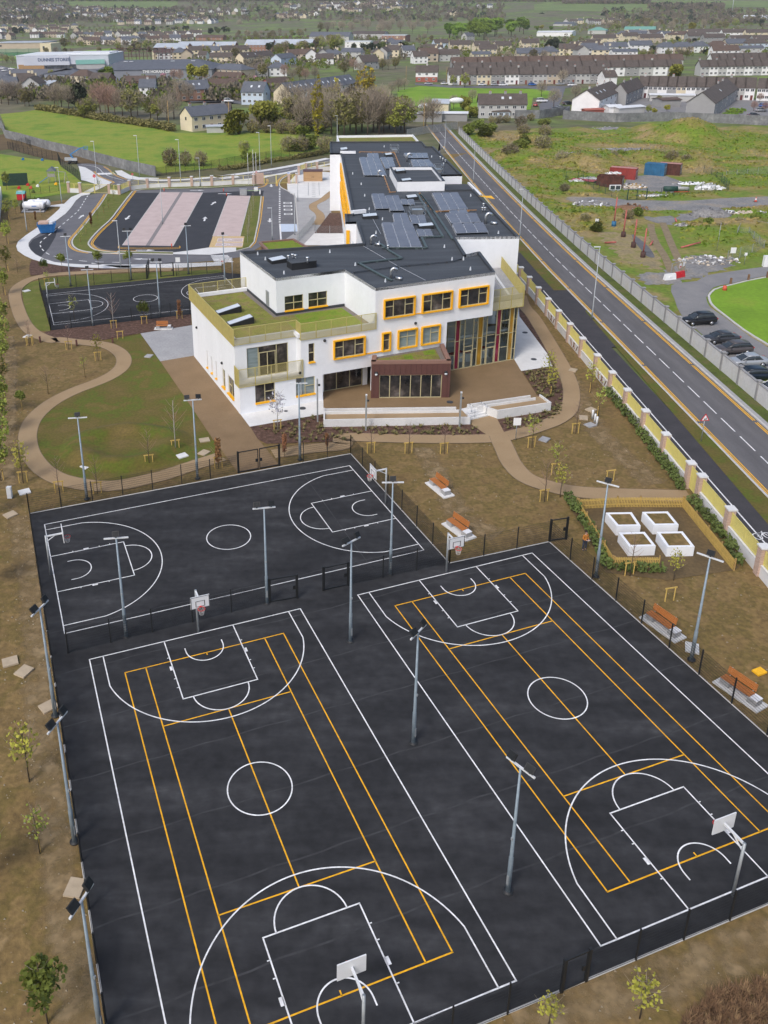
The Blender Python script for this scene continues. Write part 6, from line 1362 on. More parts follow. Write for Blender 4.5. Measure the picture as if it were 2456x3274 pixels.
for i, (k,x,y,lb) in enumerate((('f3',968,390,'small orange bollard at the head of the large paved bays'),('f3',1318,392,'small orange bollard beyond the narrow paved bays'),('f3',1336,420,'small orange bollard at the narrow bays corner'),('f3',1013,722,'small orange bollard at the near end of the large bays'))):
 p = S(k,x,y); M = MB(); M.smooth = True; M.tube([(0,0,0),(0,0,.75)], .1, 8); o = M.build('bollard', M_['cone_red']); o.location = p; tag(o, lb, 'bollard')
# ------------------------------------------------------------------ timber shed, skip, tanks, lift, playground
p, q = S('k3',1068,712), S('k3',1308,710); d = q-p; o = thing('timber_shed', 'slatted timber bin store in the white school yard', 'shed', p, atan2(d.y,d.x)); L = d.length
M = MB(); M.box((L/2,1.5,1.2), (L,3.0,2.4)); M.build('wall', M_['timber_pale'] if False else mat('shed_wood', None, .8, cols=[(.3,(.36,.22,.11)),(.7,(.46,.30,.16))], scale=1, stretch=(.3,.3,9), local=True), parent=o)
M = MB(); M.box((L/2,1.5,2.46), (L+.2,3.2,.1)); M.build('roof', M_['brown_clad'], parent=o)
for x0, x1 in ((L*.32,L*.5),(L*.5,L*.7)):
 M = MB(); M.box(((x0+x1)/2,-.04,1.15), (x1-x0-.08,.06,2.1)); dd = M.build('door', MATS['shed_wood'], parent=o); M = MB(); M.box((x1-.2 if x0 < L*.4 else x0+.2,-.1,1.1), (.08,.06,.3)); M.build('handle', M_['black'], parent=dd)
M = MB()
for i in range(7): strip(M, MS('k3:%d,%d %d,%d' % (1175,745+i*26,1220,745+i*26)), .45, .05)
strip(M, MS('k3:1130,730 1130,890'), .12, .05); strip(M, MS('k3:1262,725 1270,890'), .12, .05); M.build('game_markings', M_['galv'], kind='structure')
p = S('f3',280,632); o = thing('skip', 'blue waste skip piled with timber and white sheeting on the access road', 'skip', p, .25); mat('skip_blue', (.025,.16,.42), .55, var=.2, scale=1.5)
M = MB(); w, l = 1.75, 1.35; vs = [(-w*.72,-l*.8,.15),(w*.72,-l*.8,.15),(w*.72,l,.15),(-w*.72,l,.15),(-w,-l,1.75),(w,-l,1.75),(w,l,1.75),(-w,l,1.75)]; M.add(vs, [(3,2,1,0),(0,1,5,4),(1,2,6,5),(2,3,7,6),(3,0,4,7)])
M.build('container', M_['skip_blue'], parent=o); M = MB(); strip(M, [(-w,-l,0),(w,-l,0),(w,l,0),(-w,l,0)], .14, 1.7, closed=True, h=.14)
for s in (-.85,-.25,.35,.9): M.bar((s,-l*.82,.2), (s*1.2,-l*1.03,1.72), .09)
M.build('rim', M_['skip_blue'], parent=o); M = MB(); M.box((-.55,-l*.95,1.25), (.75,.06,.35), M=Matrix.Rotation(-.12,4,'X')); M.build('name_plate', M_['sign_white'], parent=o)
M = MB().use(mat('board_pink', (.55,.38,.30), .8)); M.box((-.5,.0,2.0), (1.9,2.0,.35), .1); M.use(M_['sign_white']); M.box((.9,-.3,1.9), (.7,.9,.5), .3); M.box((1.1,.7,1.85), (.6,.6,.4), .8); o2 = M.build('rubbish', None); o2.location = p; tag(o2, 'pink boards and white sheeting heaped in the blue skip', 'rubbish')
mat('tank_white', (.76,.78,.82), .4, var=.06, scale=1)
for i, (dx, dy) in enumerate(((0,0),(.5,2.0))):
 p = S('k1',355,1000); o = thing('gas_tank', 'white gas tank %s of two inside the small fenced slab' % ('nearer','farther')[i], 'tank', (p.x+dx,p.y+dy,.15)); M = MB(); M.smooth = True
 pts = [(-2.5+.02*k,0,1.05) for k in (0,)]; xs = [-2.5,-2.42,-2.2,-1.9,1.9,2.2,2.42,2.5]; rs = [.05,.5,.75,.85,.85,.75,.5,.05]; M.tube([(x,0,1.05) for x in xs], rs, 14); M.build('shell', M_['tank_white'], parent=o)
 for s in (-1.4,1.4): M = MB(); M.box((s,0,.25), (.3,1.2,.5)); M.build('leg', M_['concrete_grey'], parent=o)
 M = MB(); M.tube([(0,0,1.85),(0,0,2.1)], .25, 9); M.build('valve_cover', M_['tank_white'], parent=o); M = MB(); M.box((.2,-.86,1.0), (1.0,.03,.18)); M.build('band', M_['sign_blue'], parent=o)
tp = MS('k1:215,1020 455,1018 510,955 270,930'); sheet('tank_slab', tp, .05, M_['concrete_grey']); mesh_fence('black mesh fence round the white gas tanks', [tp[1], tp[2], tp[3], tp[0]], 1.8, 1.5, dense=.1, group='fences behind the school')
p = S('k1',745,520); o = thing('boom_lift', 'blue boom lift parked beside the dark concrete wall', 'lift', p, .1, sc=.68); mat('lift_blue', (.04,.20,.45), .5); mat('lift_grey', (.45,.47,.50), .5)
M = MB(); M.box((0,0,.85), (3.6,1.8,.5)); M.build('chassis', M_['black'], parent=o)
for sx in (-1.3,1.3):
 for sy in (-1.1,1.1):
  M = MB(); M.smooth = True; M.tube([(sx,sy-.22,.6),(sx,sy+.22,.6)], .6, 14); M.build('wheel', M_['black'], parent=o)
M = MB(); M.box((-1.6,.3,1.9), (3.2,1.0,1.2)); M.build('counterweight', M_['lift_grey'], parent=o); M = MB(); M.box((.9,-.3,1.8), (2.0,1.0,1.1)); M.build('engine_cover', M_['lift_grey'], parent=o)
M = MB(); M.bar((.9,0,1.2), (-.8,0,3.9), .55); M.bar((-.8,0,3.7), (3.4,0,6.2), .42); M.bar((3.2,0,6.1), (5.0,0,6.5), .3); M.build('boom', M_['lift_blue'], parent=o)
M = MB()
for z in (5.7,6.3,6.9): strip(M, [(5,-.9,0),(6.6,-.9,0),(6.6,.9,0),(5,.9,0)], .07, z, closed=True, h=.07)
for x in (5,6.6):
 for y in (-.9,.9): M.bar((x,y,5.7), (x,y,6.95), .07)
M.box((5.8,0,5.7), (1.6,1.8,.08)); M.build('basket', M_['lift_blue'], parent=o)
p = S('k1',540,715); o = thing('climbing_frame', 'grey timber play tower with swing beam and blue slide', 'play tower', p); mat('wood_grey', (.30,.29,.27), .9)
M = MB()
for x in (-.9,.9):
 for y in (-.8,.8): M.bar((x,y,0), (x,y,3.0), .12)
M.box((0,0,1.6), (1.8,1.6,.1)); M.box((0,-.8,2.0), (1.8,.06,.8)); M.build('tower', M_['wood_grey'], parent=o); M = MB(); M.prism([(-1.1,-1),(1.1,-1),(1.1,1),(-1.1,1)], 3.0, 3.1); M.add([(-1.1,-1,3.1),(1.1,-1,3.1),(1.1,1,3.1),(-1.1,1,3.1),(0,-1,4.0),(0,1,4.0)], [(0,4,5,3),(1,2,5,4),(0,1,4),(2,3,5)]); M.build('roof', mat('felt_grey', (.16,.18,.21), .9), parent=o)
M = MB(); M.bar((-.9,0,1.6), (-3.2,-.6,.1), .6, .08); M.build('slide', M_['skip_blue'], parent=o); M = MB(); M.bar((.9,0,2.9), (3.4,0,2.6), .12); M.bar((3.4,0,2.6), (3.1,-1,0), .1); M.bar((3.4,0,2.6), (3.7,1,0), .1); M.build('swing_beam', M_['wood_grey'], parent=o)
TOY = [('k1',195,775,'red','sign_red'),('k1',285,745,'large red','sign_red'),('k1',345,720,'green','leaf_green'),('k1',385,757,'pale table like','sign_white'),('k1',315,775,'small orange','cone_red'),('k1',340,818,'dark green','leaf_mid'),('k1',432,490,'blue','skip_blue'),('k1',235,484,'small blue','skip_blue'),('k1',572,738,'yellow','line_yellow')]
for k,x,y,c,m in TOY:
 p = S(k,x,y); M = MB(); M.box((0,0,.2), (.7,.5,.4)); M.box((.1,0,.5), (.4,.4,.25)); o = M.build('toy', M_[m]); o.location = p; tag(o, '%s plastic toy on the playground grass' % c, 'toy')
p = S('k1',225,885); o = thing('playhouse', 'small playhouse with turquoise roof and red walls behind the tanks', 'playhouse', p); M = MB(); M.box((0,0,.7), (1.8,1.5,1.4)); M.build('wall', M_['sign_red'], parent=o); M = MB(); M.add([(-1,-.9,1.4),(1,-.9,1.4),(1,.9,1.4),(-1,.9,1.4),(-1,0,2.0),(1,0,2.0)], [(0,1,5,4),(2,3,4,5),(0,4,3),(1,2,5)]); M.build('roof', mat('turquoise', (.12,.35,.36), .6), parent=o)
p, q = S('k1',30,748), S('k1',290,738); d = q-p; M = MB(); M.box((d.length/2,0,1.5), (d.length,.08,3.0)); o = M.build('screen_fence', mat('green_sheet', (.018,.045,.032), .8, var=.3)); o.location = p; o.rotation_euler = (0,0,atan2(d.y,d.x)); tag(o, 'dark green sheeted fence at the left of the playground', 'fence')
# ------------------------------------------------------------------ cars
CARC = {'car_black':(.012,.012,.014),'car_charcoal':(.045,.046,.052),'car_brown':(.085,.075,.075),'car_silver':(.42,.44,.46),'car_navy':(.012,.020,.032),'car_white':(.72,.73,.75),'car_blue':(.02,.12,.42),'car_red':(.40,.02,.02)}
for k, c in CARC.items(): mat(k, c, .28, metal=.35 if k == 'car_silver' else .1, var=.04, scale=3, spec=.6, bump=0)
mat('car_glass', None, .06, cols=[(.3,(.02,.025,.03)),(.7,(.05,.06,.07))], scale=.8, spec=.7); mat('tyre', (.018,.018,.018), .9); mat('rim', (.42,.43,.45), .35, metal=.7); mat('light_red', (.45,.02,.02), .3); mat('light_clear', (.7,.72,.75), .15)
def loft(M, sts, n=12):
 """sts: (x, half width, z low, z high, roundness)"""
 vs = []; fs = []
 for x, w, z0, z1, r in sts:
  for i in range(n):
   t = 2*pi*(i+.5)/n; c, s_ = cos(t), sin(t); e = r
   vs.append((x, w*math.copysign(abs(c)**e, c), (z0+z1)/2+(z1-z0)/2*math.copysign(abs(s_)**e, s_)))
 for j in range(len(sts)-1):
  for i in range(n): fs.append((j*n+i, j*n+(i+1)%n, (j+1)*n+(i+1)%n, (j+1)*n+i))
 fs += [tuple(range(n))[::-1], tuple(range((len(sts)-1)*n, len(sts)*n))]
 M.smooth = True; M.add(vs, fs); M.smooth = False
def car_proto(kind, paint):
 o = thing('parked_car', 'car', 'car', group='cars parked behind the concrete wall'); tall = {'suv':.22,'sedan':0,'wagon':.08,'van':.55}[kind]; L = 2.25 if kind != 'van' else 2.5; M = MB(); M.use(M_[paint])
 loft(M, [(-L,.70,.38,.80,.55),(-L+.12,.84,.28,.92+tall*.5,.5),(-L+.7,.90,.22,.96+tall*.5,.45),(-.4,.91,.22,.93+tall*.5,.45),(.9,.91,.22,.92+tall*.4,.45),(1.5,.89,.24,.86+tall*.4,.45),(L-.12,.82,.3,.74+tall*.3,.5),(L,.66,.38,.64+tall*.3,.55)])
 M.build('body', None, parent=o)
 rear = {'sedan':-1.35,'suv':-2.0,'wagon':-2.05,'van':-2.35}[kind]; rf = 1.42+tall; b0 = .88+tall*.45
 G = MB();
 st = [(rear-.12,.74,b0-.1,b0+.05,.5),(rear+.35,.74,b0-.1,rf-.10,.42),(-.9,.75,b0-.1,rf-.03,.42),(-.1,.75,b0-.1,rf-.03,.42),(.45,.73,b0-.1,rf-.14,.42),(1.25,.72,b0-.1,b0+.02,.5)]
 loft(G, st); G.build('windows', M_['car_glass'], parent=o)
 R_ = MB().use(M_[paint]); loft(R_, [(rear+.35,.62,rf-.12,rf-.05,.6),(-.9,.66,rf-.1,rf+.02,.6),(-.1,.66,rf-.1,rf+.02,.6),(.42,.6,rf-.16,rf-.08,.6)])
 for sy in (-.75,.75):
  for x in (-.35,): R_.bar((x,sy*.985,b0-.05), (x,sy*.86,rf-.08), .09, .05)
  R_.bar((1.22,sy*.93,b0), (.42,sy*.82,rf-.1), .06, .05)
 R_.build('roof', None, parent=o)
 for sx in (-1.35,1.35):
  for sy in (-1,1):
   W = MB(); W.smooth = True; W.tube([(sx,sy*.72,.33),(sx,sy*.93,.33)], .33, 16); t = W.build('wheel', M_['tyre'], parent=o)
   W = MB(); W.smooth = True; W.tube([(sx,sy*.86,.33),(sx,sy*.945,.33)], .21, 12); W.build('rim', M_['rim'], parent=t)
 for sy in (-.6,.6):
  q = MB(); q.box((L-.16,sy,.66+tall*.3), (.22,.34,.13)); q.build('headlight', M_['light_clear'], parent=o)
  q = MB(); q.box((-L+.08,sy*1.05,.80+tall*.3), (.16,.30,.16)); q.build('tail_light', M_['light_red'], parent=o)
  q = MB(); q.box((.85,sy*1.62,b0+.03), (.14,.2,.13)); q.build('mirror', M_[paint], parent=o)
 q = MB(); q.box((-L-.0,0,.62), (.03,.5,.11)); q.build('number_plate', M_['sign_white'], parent=o)
 return Proto(o)
CARS = [('suv','car_black',(620,395),'black sport utility car, farthest of the cars behind the concrete wall',.12),('sedan','car_charcoal',(945,665),'dark grey saloon, second car behind the concrete wall',.12),('wagon','car_brown',(1130,825),'grey brown estate car beside the silver saloon',.1),('sedan','car_silver',(1350,1010),'silver saloon behind the concrete wall',.05),('wagon','car_navy',(1530,1215),'dark green hatchback facing away behind the silver saloon',pi+.05),('sedan','car_white',(1760,1420),'white car at the right edge of the picture',.08)]
CP = {}
for kind, paint, (x, y), lb, rz in CARS:
 p = S('k5',x,y,.1); p.z = .08; CP[paint] = car_proto(kind, paint); CP[paint].put(p, pi+rz, lb)
CP['car_blue'] = car_proto('suv','car_blue'); CP['car_red'] = car_proto('sedan','car_red'); CP['van'] = car_proto('van','car_white'); SEDW = CP['car_white']
# ------------------------------------------------------------------ person by the gate
def skin_mesh(verts, edges, radii, root=0, sub=2):
 me = bpy.data.meshes.new('skin'); me.from_pydata(verts, edges, []); ob = bpy.data.objects.new('skin', me); COL.objects.link(ob); s = ob.modifiers.new('s', 'SKIN'); s.use_smooth_shade = True
 for v, r in zip(me.skin_vertices[0].data, radii): v.radius = (r, r) if not isinstance(r, tuple) else r
 me.skin_vertices[0].data[root].use_root = True
 m2 = ob.modifiers.new('u', 'SUBSURF'); m2.levels = sub; m2.render_levels = sub
 dg = bpy.context.evaluated_depsgraph_get(); out = bpy.data.meshes.new_from_object(ob.evaluated_get(dg)); bpy.data.objects.remove(ob); out.polygons.foreach_set('use_smooth', [True]*len(out.polygons)); return out
def skinned(name, m, parent, *a, **k):
 me = skin_mesh(*a, **k); me.materials.clear(); me.materials.append(m); o = bpy.data.objects.new(name, me); COL.objects.link(o); o.parent = parent; return o
mat('skin', (.50,.30,.22), .6, var=.05); mat('jumper', (.42,.16,.025), .9, var=.15, scale=6); mat('jeans', (.035,.042,.065), .9, var=.15, scale=6); mat('hair', (.022,.016,.012), .8); mat('shoe', (.05,.05,.055), .8); mat('sole', (.5,.5,.5), .8)
pm = S('g5',912,517); pm.z = -.06; man = thing('person', 'man in orange jumper and dark jeans standing by the fence, reading a sheet of paper', 'person', pm, radians(205))
# local: faces +y
bv = [(0,0,.95),(0,0,1.15),(0,.01,1.36),(0,0,1.47),(0,.03,1.56),(0,.055,1.66),(0,.06,1.75), (-.1,0,.9),(-.11,.03,.5),(-.11,0,.09),(-.11,.16,.045),(.1,0,.9),(.12,-.02,.5),(.13,-.03,.09),(.13,.13,.045),
  (-.19,0,1.41),(-.25,.02,1.13),(-.12,.24,1.06),(.19,0,1.41),(.25,.02,1.13),(.10,.25,1.08),(-.055,.31,1.07),(.05,.33,1.09)]
be = [(0,1),(1,2),(2,3),(3,4),(4,5),(5,6),(0,7),(7,8),(8,9),(9,10),(0,11),(11,12),(12,13),(13,14),(2,15),(15,16),(16,17),(2,18),(18,19),(19,20),(17,21),(20,22)]
br = [.14,.14,.15,.07,.06,.095,.075,.09,.065,.045,.04,.09,.065,.045,.04,.065,.048,.034,.065,.048,.034,(.034,.02),(.034,.02)]
fing = []
body = skinned('body', M_['skin'], man, bv, be, br)
for hx, hy, hz, sgn in ((-.055,.31,1.07,1),(.05,.33,1.09,-1)):
 M = MB(); M.smooth = True
 for i in range(4): fx = hx+(i-1.5)*.017; l = (.06,.072,.068,.055)[i]; M.tube([(fx,hy-.005,hz),(fx+sgn*.004,hy+l*.6,hz+.006),(fx+sgn*.008,hy+l,hz-.012)], [.0095,.0085,.007], 6)
 M.tube([(hx+sgn*.028,hy-.03,hz),(hx+sgn*.05,hy+.005,hz+.018),(hx+sgn*.05,hy+.03,hz+.02)], [.011,.010,.008], 6); M.build('fingers', M_['skin'], parent=man)
jv = [(0,0,.90),(0,0,1.15),(0,.005,1.36),(0,0,1.46),(-.19,0,1.41),(-.255,.02,1.13),(-.14,.21,1.065),(.19,0,1.41),(.255,.02,1.13),(.12,.22,1.085)]
skinned('jumper', M_['jumper'], man, jv, [(0,1),(1,2),(2,3),(2,4),(4,5),(5,6),(2,7),(7,8),(8,9)], [.175,.17,.18,.085,.085,.066,.05,.085,.066,.05])
skinned('jeans', M_['jeans'], man, [(0,0,.93),(-.1,0,.86),(-.112,.03,.5),(-.112,.0,.12),(.1,0,.86),(.122,-.02,.5),(.132,-.03,.12)], [(0,1),(1,2),(2,3),(0,4),(4,5),(5,6)], [.16,.11,.085,.07,.11,.085,.07])
for x, y in ((-.11,.05),(.13,.02)):
 M = MB(); M.smooth = True; M.sphere((x,y,.055), (.055,.14,.055), 10, 6); M.build('shoe', M_['shoe'], parent=man)
M = MB(); M.smooth = True; M.sphere((0,.035,1.745), (.098,.112,.088), 12, 8); M.sphere((0,-.01,1.70), (.095,.085,.09), 12, 8); M.build('hair', M_['hair'], parent=man)
M = MB(); M.smooth = True; M.sphere((0,.155,1.665), (.016,.022,.024), 8, 6); M.build('nose', M_['skin'], parent=man)
for s in (-1,1):
 M = MB(); M.sphere((s*.035,.142,1.69), .012, 8, 6); M.build('eye', M_['black'], parent=man); M = MB(); M.smooth = True; M.sphere((s*.098,.05,1.67), (.014,.028,.034), 8, 6); M.build('ear', M_['skin'], parent=man)
M = MB(); M.box((0,.145,1.62), (.045,.012,.008)); M.build('mouth', mat('lip', (.32,.12,.10), .7), parent=man)
M = MB(); M.box((0,0,0), (.22,.16,.008)); o = M.build('paper', M_['sign_white']); o.parent = None; c_, s__ = cos(radians(205)), sin(radians(205)); o.location = (pm.x-.37*s__, pm.y+.37*c_, pm.z+1.1); o.rotation_euler = (.45,0,radians(205)); tag(o, 'white sheet of paper held by the man in the orange jumper', 'paper')
# ------------------------------------------------------------------ land behind: hills, woods, fields
def sst(a, b, x): t = max(0., min(1., (x-a)/(b-a))); return t*t*(3-2*t)
def terr(x, y):
 return -.1 + 118*sst(1500, 3900, y) + 16*sst(1500,3000,y)*mn.noise(Vector((x*.0011, y*.0011, 3)))
def ST(k, x, y):
 d = ray(k, x, y).normalized()
 t = 250.; last = t
 if d.z < -.0001:
  tg = -CAMH/d.z
  if CAM.y+d.y*tg < 1500: p = CAM+d*tg; return Vector((p.x,p.y,0))
 while t < 6000:
  p = CAM+d*t
  if p.z < terr(p.x, p.y): break
  last = t; t += 12
 p = CAM+d*(last+6); return Vector((p.x, p.y, terr(p.x, p.y)))
M = MB(); M.smooth = True; nx, ny = 60, 50; vs = [(-3600+7200*i/nx, 1400+3400*j/ny, terr(-3600+7200*i/nx, 1400+3400*j/ny)-(.3 if j == 0 else 0)) for j in range(ny+1) for i in range(nx+1)]
M.add(vs, [(j*(nx+1)+i, j*(nx+1)+i+1, (j+1)*(nx+1)+i+1, (j+1)*(nx+1)+i) for j in range(ny) for i in range(nx)]); M.build('hills', M_['far_land'], kind='structure')
mat('far_field', None, 1., cols=[(.3,(.11,.16,.045)),(.6,(.15,.20,.055)),(.75,(.17,.19,.08))], scale=.02, detail=6, fine=.15, fscale=.2)
def fieldpatch(k, x0, y0, x1, y1, m='far_field', n=14, lift=.5):
 M = MB(); M.smooth = True; vs = []
 for j in range(6):
  for i in range(n+1):
   p = ST(k, x0+(x1-x0)*i/n, y0+(y1-y0)*j/5); vs.append((p.x, p.y, max(p.z, terr(p.x,p.y))+lift))
 M.add(vs, [(j*(n+1)+i, j*(n+1)+i+1, (j+1)*(n+1)+i+1, (j+1)*(n+1)+i) for j in range(5) for i in range(n)]); M.build('field', M_[m], kind='structure')
fieldpatch('t1',590,70,1520,12); fieldpatch('t3',300,22,720,2); fieldpatch('t3',1360,92,1700,40); fieldpatch('t4',0,95,700,28); fieldpatch('t4',600,60,1659,6); fieldpatch('t3',390,52,1080,26,'far_land' if False else 'far_field')
for q in ('t2:540,240 760,218 1080,218 1075,236 800,245','t2:640,280 1090,250 1330,243 1320,262 800,285','t2:690,312 1000,302 1060,308 900,318'): sheet('field', MS(q), -.06, M_['field_bright'])
sheet('field', MS('t1:590,470 640,440 950,412 1000,425 800,468'), -.06, M_['field_bright']); sheet('field', MS('t1:-60,520 0,480 250,480 200,500 120,510'), -.06, M_['field_bright'])
sheet('field', MS('t7:200,400 190,240 380,200 900,222 1560,225 1620,262 1480,300 1350,300 1330,400 600,420 300,420'), -.04, M_['field_bright'])
sheet('estate_road', MS('t7:340,175 700,200 1659,200 t8:160,180 20,205 -10,300 -80,440 t7:1420,470 1400,360 1560,250 1300,218 640,215 340,190'), -.03, M_['road_grey'])
sheet('estate_yards', MS('t8:0,440 300,330 560,275 1659,300 1900,300 1900,520 1659,478 900,458 430,460'), -.055, M_['lane_asphalt']); sheet('supermarket_yard', MS('t1:-150,620 0,560 150,590 930,580 t5:1200,160 700,190 200,250 -150,200'), -.055, M_['road_grey'])
sheet('housing_ground', MS('t6:0,340 300,330 460,355 460,320 200,330 t5:1500,330 1500,300 1659,290'), -.05, M_['road_grey'])
# ------------------------------------------------------------------ trees and hedges
TP = {}
def tp(kind, i):
 if (kind, i) not in TP: TP[(kind, i)] = tree_proto({'bare':'bare_tree','red':'budding_tree','bud':'budding_tree','olive':'budding_tree','green':'leafy_tree','mid':'leafy_tree','yellow':'leafy_tree','pink':'blossom_tree','dark':'evergreen_tree','poplar':'poplar_tree','bush':'bush','bushy':'bush','thicket':'bush'}[kind], kind, 31*i+len(kind)*7+ord(kind[0]))
 return TP[(kind, i)]
trnd = random.Random(99); PH = {'bush':2.0,'bushy':2.0,'thicket':2.0}
NV = {'bare':4,'dark':3,'bud':3,'green':3}
for k_ in ('bush','bushy','thicket'): pass
def plant(kind, p, H, label, group=None, wide=1.0):
 pr_ = tp(kind, trnd.randrange(NV.get(kind, 2))); s = H/9.
 return pr_.put(p, trnd.random()*6.28, label, group, sc=(s*wide, s*wide, s), cat='bush' if kind in PH else 'tree')
def grove(kinds, k, pts, H, desc, far=False, wide=1.0):
 """one tree per listed foot point; the label counts from the left"""
 P_ = [tuple(map(float, t.split(','))) for t in pts.split()]; P_.sort()
 for i, (x, y) in enumerate(P_):
  p = ST(k, x, y) if far else S(k, x, y); p.z -= .1; kd = kinds[i % len(kinds)]
  plant(kd, p, H*trnd.uniform(.88,1.15), ('%s from left of the %s' % (ORD[i], desc)) if len(P_) > 1 else desc, desc if len(P_) > 1 else None, wide)
def wood(kinds, k, x0, y0, x1, y1, n, H, desc, far=False, wide=1.0):
 pts = []; c = max(1, int(sqrt(n*abs(x1-x0)/max(20., abs(y1-y0)*2.2)))); r = math.ceil(n/c)
 for j in range(r):
  for i in range(c):
   if len(pts) < n: pts.append('%.0f,%.0f' % (x0+(x1-x0)*(i+.5+trnd.uniform(-.4,.4)+.3*(j%2))/c, y0+(y1-y0)*(j+.5+trnd.uniform(-.35,.35))/r))
 grove(kinds, k, ' '.join(pts), H, desc, far, wide)
# around the big green field
grove(['bare'], 't5', '15,350 75,358 150,352', 11, 'bare trees at the far left beyond the field'); grove(['olive'], 't5', '215,372 250,372', 7.5, 'budding trees by the pale hut beyond the field'); grove(['bare'], 't5', '590,395 530,392 470,395', 9.5, 'bare trees with pale trunks behind the field hedge')
grove(['dark'], 't5', '665,390', 11, 'ivy clad dark trunk tree behind the field hedge'); grove(['bud'], 't5', '720,475 790,470', 8.0, 'green bushy trees on the hedge of the big field'); grove(['red'], 't5', '860,440 930,445 985,448', 11, 'reddish trees behind the field hedge'); grove(['bare','olive'], 't5', '1050,455 1125,470 1180,455', 10, 'bare trees left of the cream house'); grove(['bud'], 't5', '1290,485 1350,490', 9.5, 'yellow green trees left of the cream house'); grove(['bare'], 't5', '1430,500 1490,480 1550,330 1620,350', 10, 'bare trees close round the cream house')
grove(['green'], 't5', '880,165 940,165', 9, 'bright green trees before the big grey shed'); grove(['red'], 't5', '1490,165 1540,170', 8.0, 'brown trees hiding the end of the shed lettering'); grove(['yellow'], 't6', '60,175 130,180', 10, 'round yellow green trees right of the big grey shed'); grove(['olive'], 't5', '290,205 250,215', 6.5, 'green trees in the supermarket yard'); grove(['bud'], 't5', '440,130 620,110', 6, 'small trees before the supermarket front'); grove(['pink'], 't5', '1405,165', 5, 'pink blossom tree before the big grey shed')
grove(['bushy'], 't6', '440,610', 9.5, 'left of two huge dense olive trees by the cream house'); grove(['bushy'], 't6', '630,560', 10.5, 'right of two huge dense olive trees by the cream house')
hedge('long overgrown hedge along the far edge of the big green field', MS('t5:330,402 450,420 600,445 800,480 960,505 1150,530 1350,560 1480,590'), 4.0, 2.6, 'leaf_olive', seed=21, n=120, size=.42, base=-.05); hedge('tall bright hedge right of the two olive trees', MS('t6:720,470 800,470 900,480 1040,480 1090,490'), 6.0, 5.5, 'leaf_bud', seed=22, n=260, size=.5); hedge('green hedge strip above the soil bank of the back road', MS('k3:0,570 200,560 400,520 600,480 900,440 1150,400 1400,345'), 1.3, 1.3, 'leaf_olive', seed=23, n=60, size=.22)
grove(['poplar'], 't6', '1115,640', 18, 'tall yellow poplar, leftmost, behind the school'); grove(['poplar'], 't6', '1275,430 1460,420', 15, 'slender yellow poplars between the bare trees'); grove(['poplar'], 't6', '1510,450 1570,440', 19, 'tall pair of yellow poplars at the right of the copse')
grove(['bare','bare','olive'], 't6', '1010,600 1180,560 1230,610 1290,585 1340,620 1390,580 1440,610 1490,590 1540,620 1590,590 1640,610 1220,500 1380,500 1560,520', 13, 'bare trees of the copse behind the school'); wood(['bare','olive','bare'], 't6', 800, 470, 1659, 560, 9, 12, 'second line of the copse behind the school'); wood(['thicket','bush'], 't6', 740, 560, 1250, 640, 9, 4.5, 'undergrowth of the copse'); grove(['olive','bud'], 't7', '20,560 70,600 120,570 170,610 220,575 250,600 140,520 30,500', 10.5, 'olive budding trees at the end of the road'); grove(['bare'], 't7', '30,340 80,300 140,280 200,250 250,235', 6.5, 'bare scrub trees at the left of the small green')
grove(['thicket'], 't6', '560,600 680,600', 4, 'scrubby bushes under the olive trees'); grove(['bush','thicket'], 'k3', '420,480 880,330 960,330 1040,330 1110,300 1340,330', 4.2, 'bushes along the fence behind the back road'); grove(['bud'], 'k3', '320,400', 5.0, 'round budding tree alone in the big green field'); grove(['thicket'], 'f3', '1005,240 1095,240 1185,240', 4.6, 'three round bare shrubs along the field fence', wide=.8)
grove(['bare'], 't7', '490,560 430,555', 9, 'bare tree pair beside the flat roofed sheds'); grove(['mid'], 't7', '270,408 345,412', 2.6, 'small dark conifers by the caravan shed'); grove(['bushy'], 't7', '755,400 810,470', 5.0, 'dense evergreen bushes left of the three chimney house'); grove(['bush'], 't7', '800,625 870,560 930,640 960,610', 4.2, 'green bushes at the corner of the waste ground'); grove(['thicket'], 't7', '1000,520 1060,515 1120,512 1330,495', 2.6, 'low hedge bushes under the three chimney house')
grove(['bare'], 't7', '670,395 830,345', 5.5, 'bare saplings on the small green'); grove(['bare'], 't7', '1420,290 1525,390', 8, 'bare street trees beside the estate road'); grove(['bud'], 't7', '665,195 765,210', 6.5, 'small budding trees before the long terrace'); grove(['bare'], 't7', '1300,175 1600,190', 8, 'bare trees before the grey terrace fronts'); grove(['yellow'], 't7', '880,185 1000,180 1245,180 1130,175', 2.2, 'yellow garden bushes before the terrace')
grove(['bushy'], 't8', '880,140', 8, 'big dark green tree among the terrace roofs'); grove(['dark'], 't8', '1080,285 1140,282', 6.5, 'dark evergreens between the end houses'); grove(['bare'], 't8', '350,185 100,300', 7, 'bare trees at the estate corner'); grove(['bud','yellow'], 't8', '775,325 840,395 690,410 740,425', 3.0, 'small garden trees among the estate yards'); grove(['red'], 't8', '1590,320 1540,390 1630,400', 4.0, 'reddish shrubs by the parked cars at the right')
grove(['thicket','bush','thicket'], 'k4', '130,90 230,60 330,50 420,60 520,50 620,60 700,40 820,50 950,60 1050,80 1130,120 60,330 220,560 300,640 560,540 640,520 1180,600 1280,640 1420,600 1560,560', 2.0, 'low brambles across the waste ground'); wood(['thicket','bush'], 'f5', 20, 100, 330, 330, 9, 4.0, 'scrub bushes at the top left of the waste ground'); grove(['thicket'], 'f5', '380,330 490,330 590,345 690,320 1060,330 1150,345', 3.2, 'brambles behind the containers')
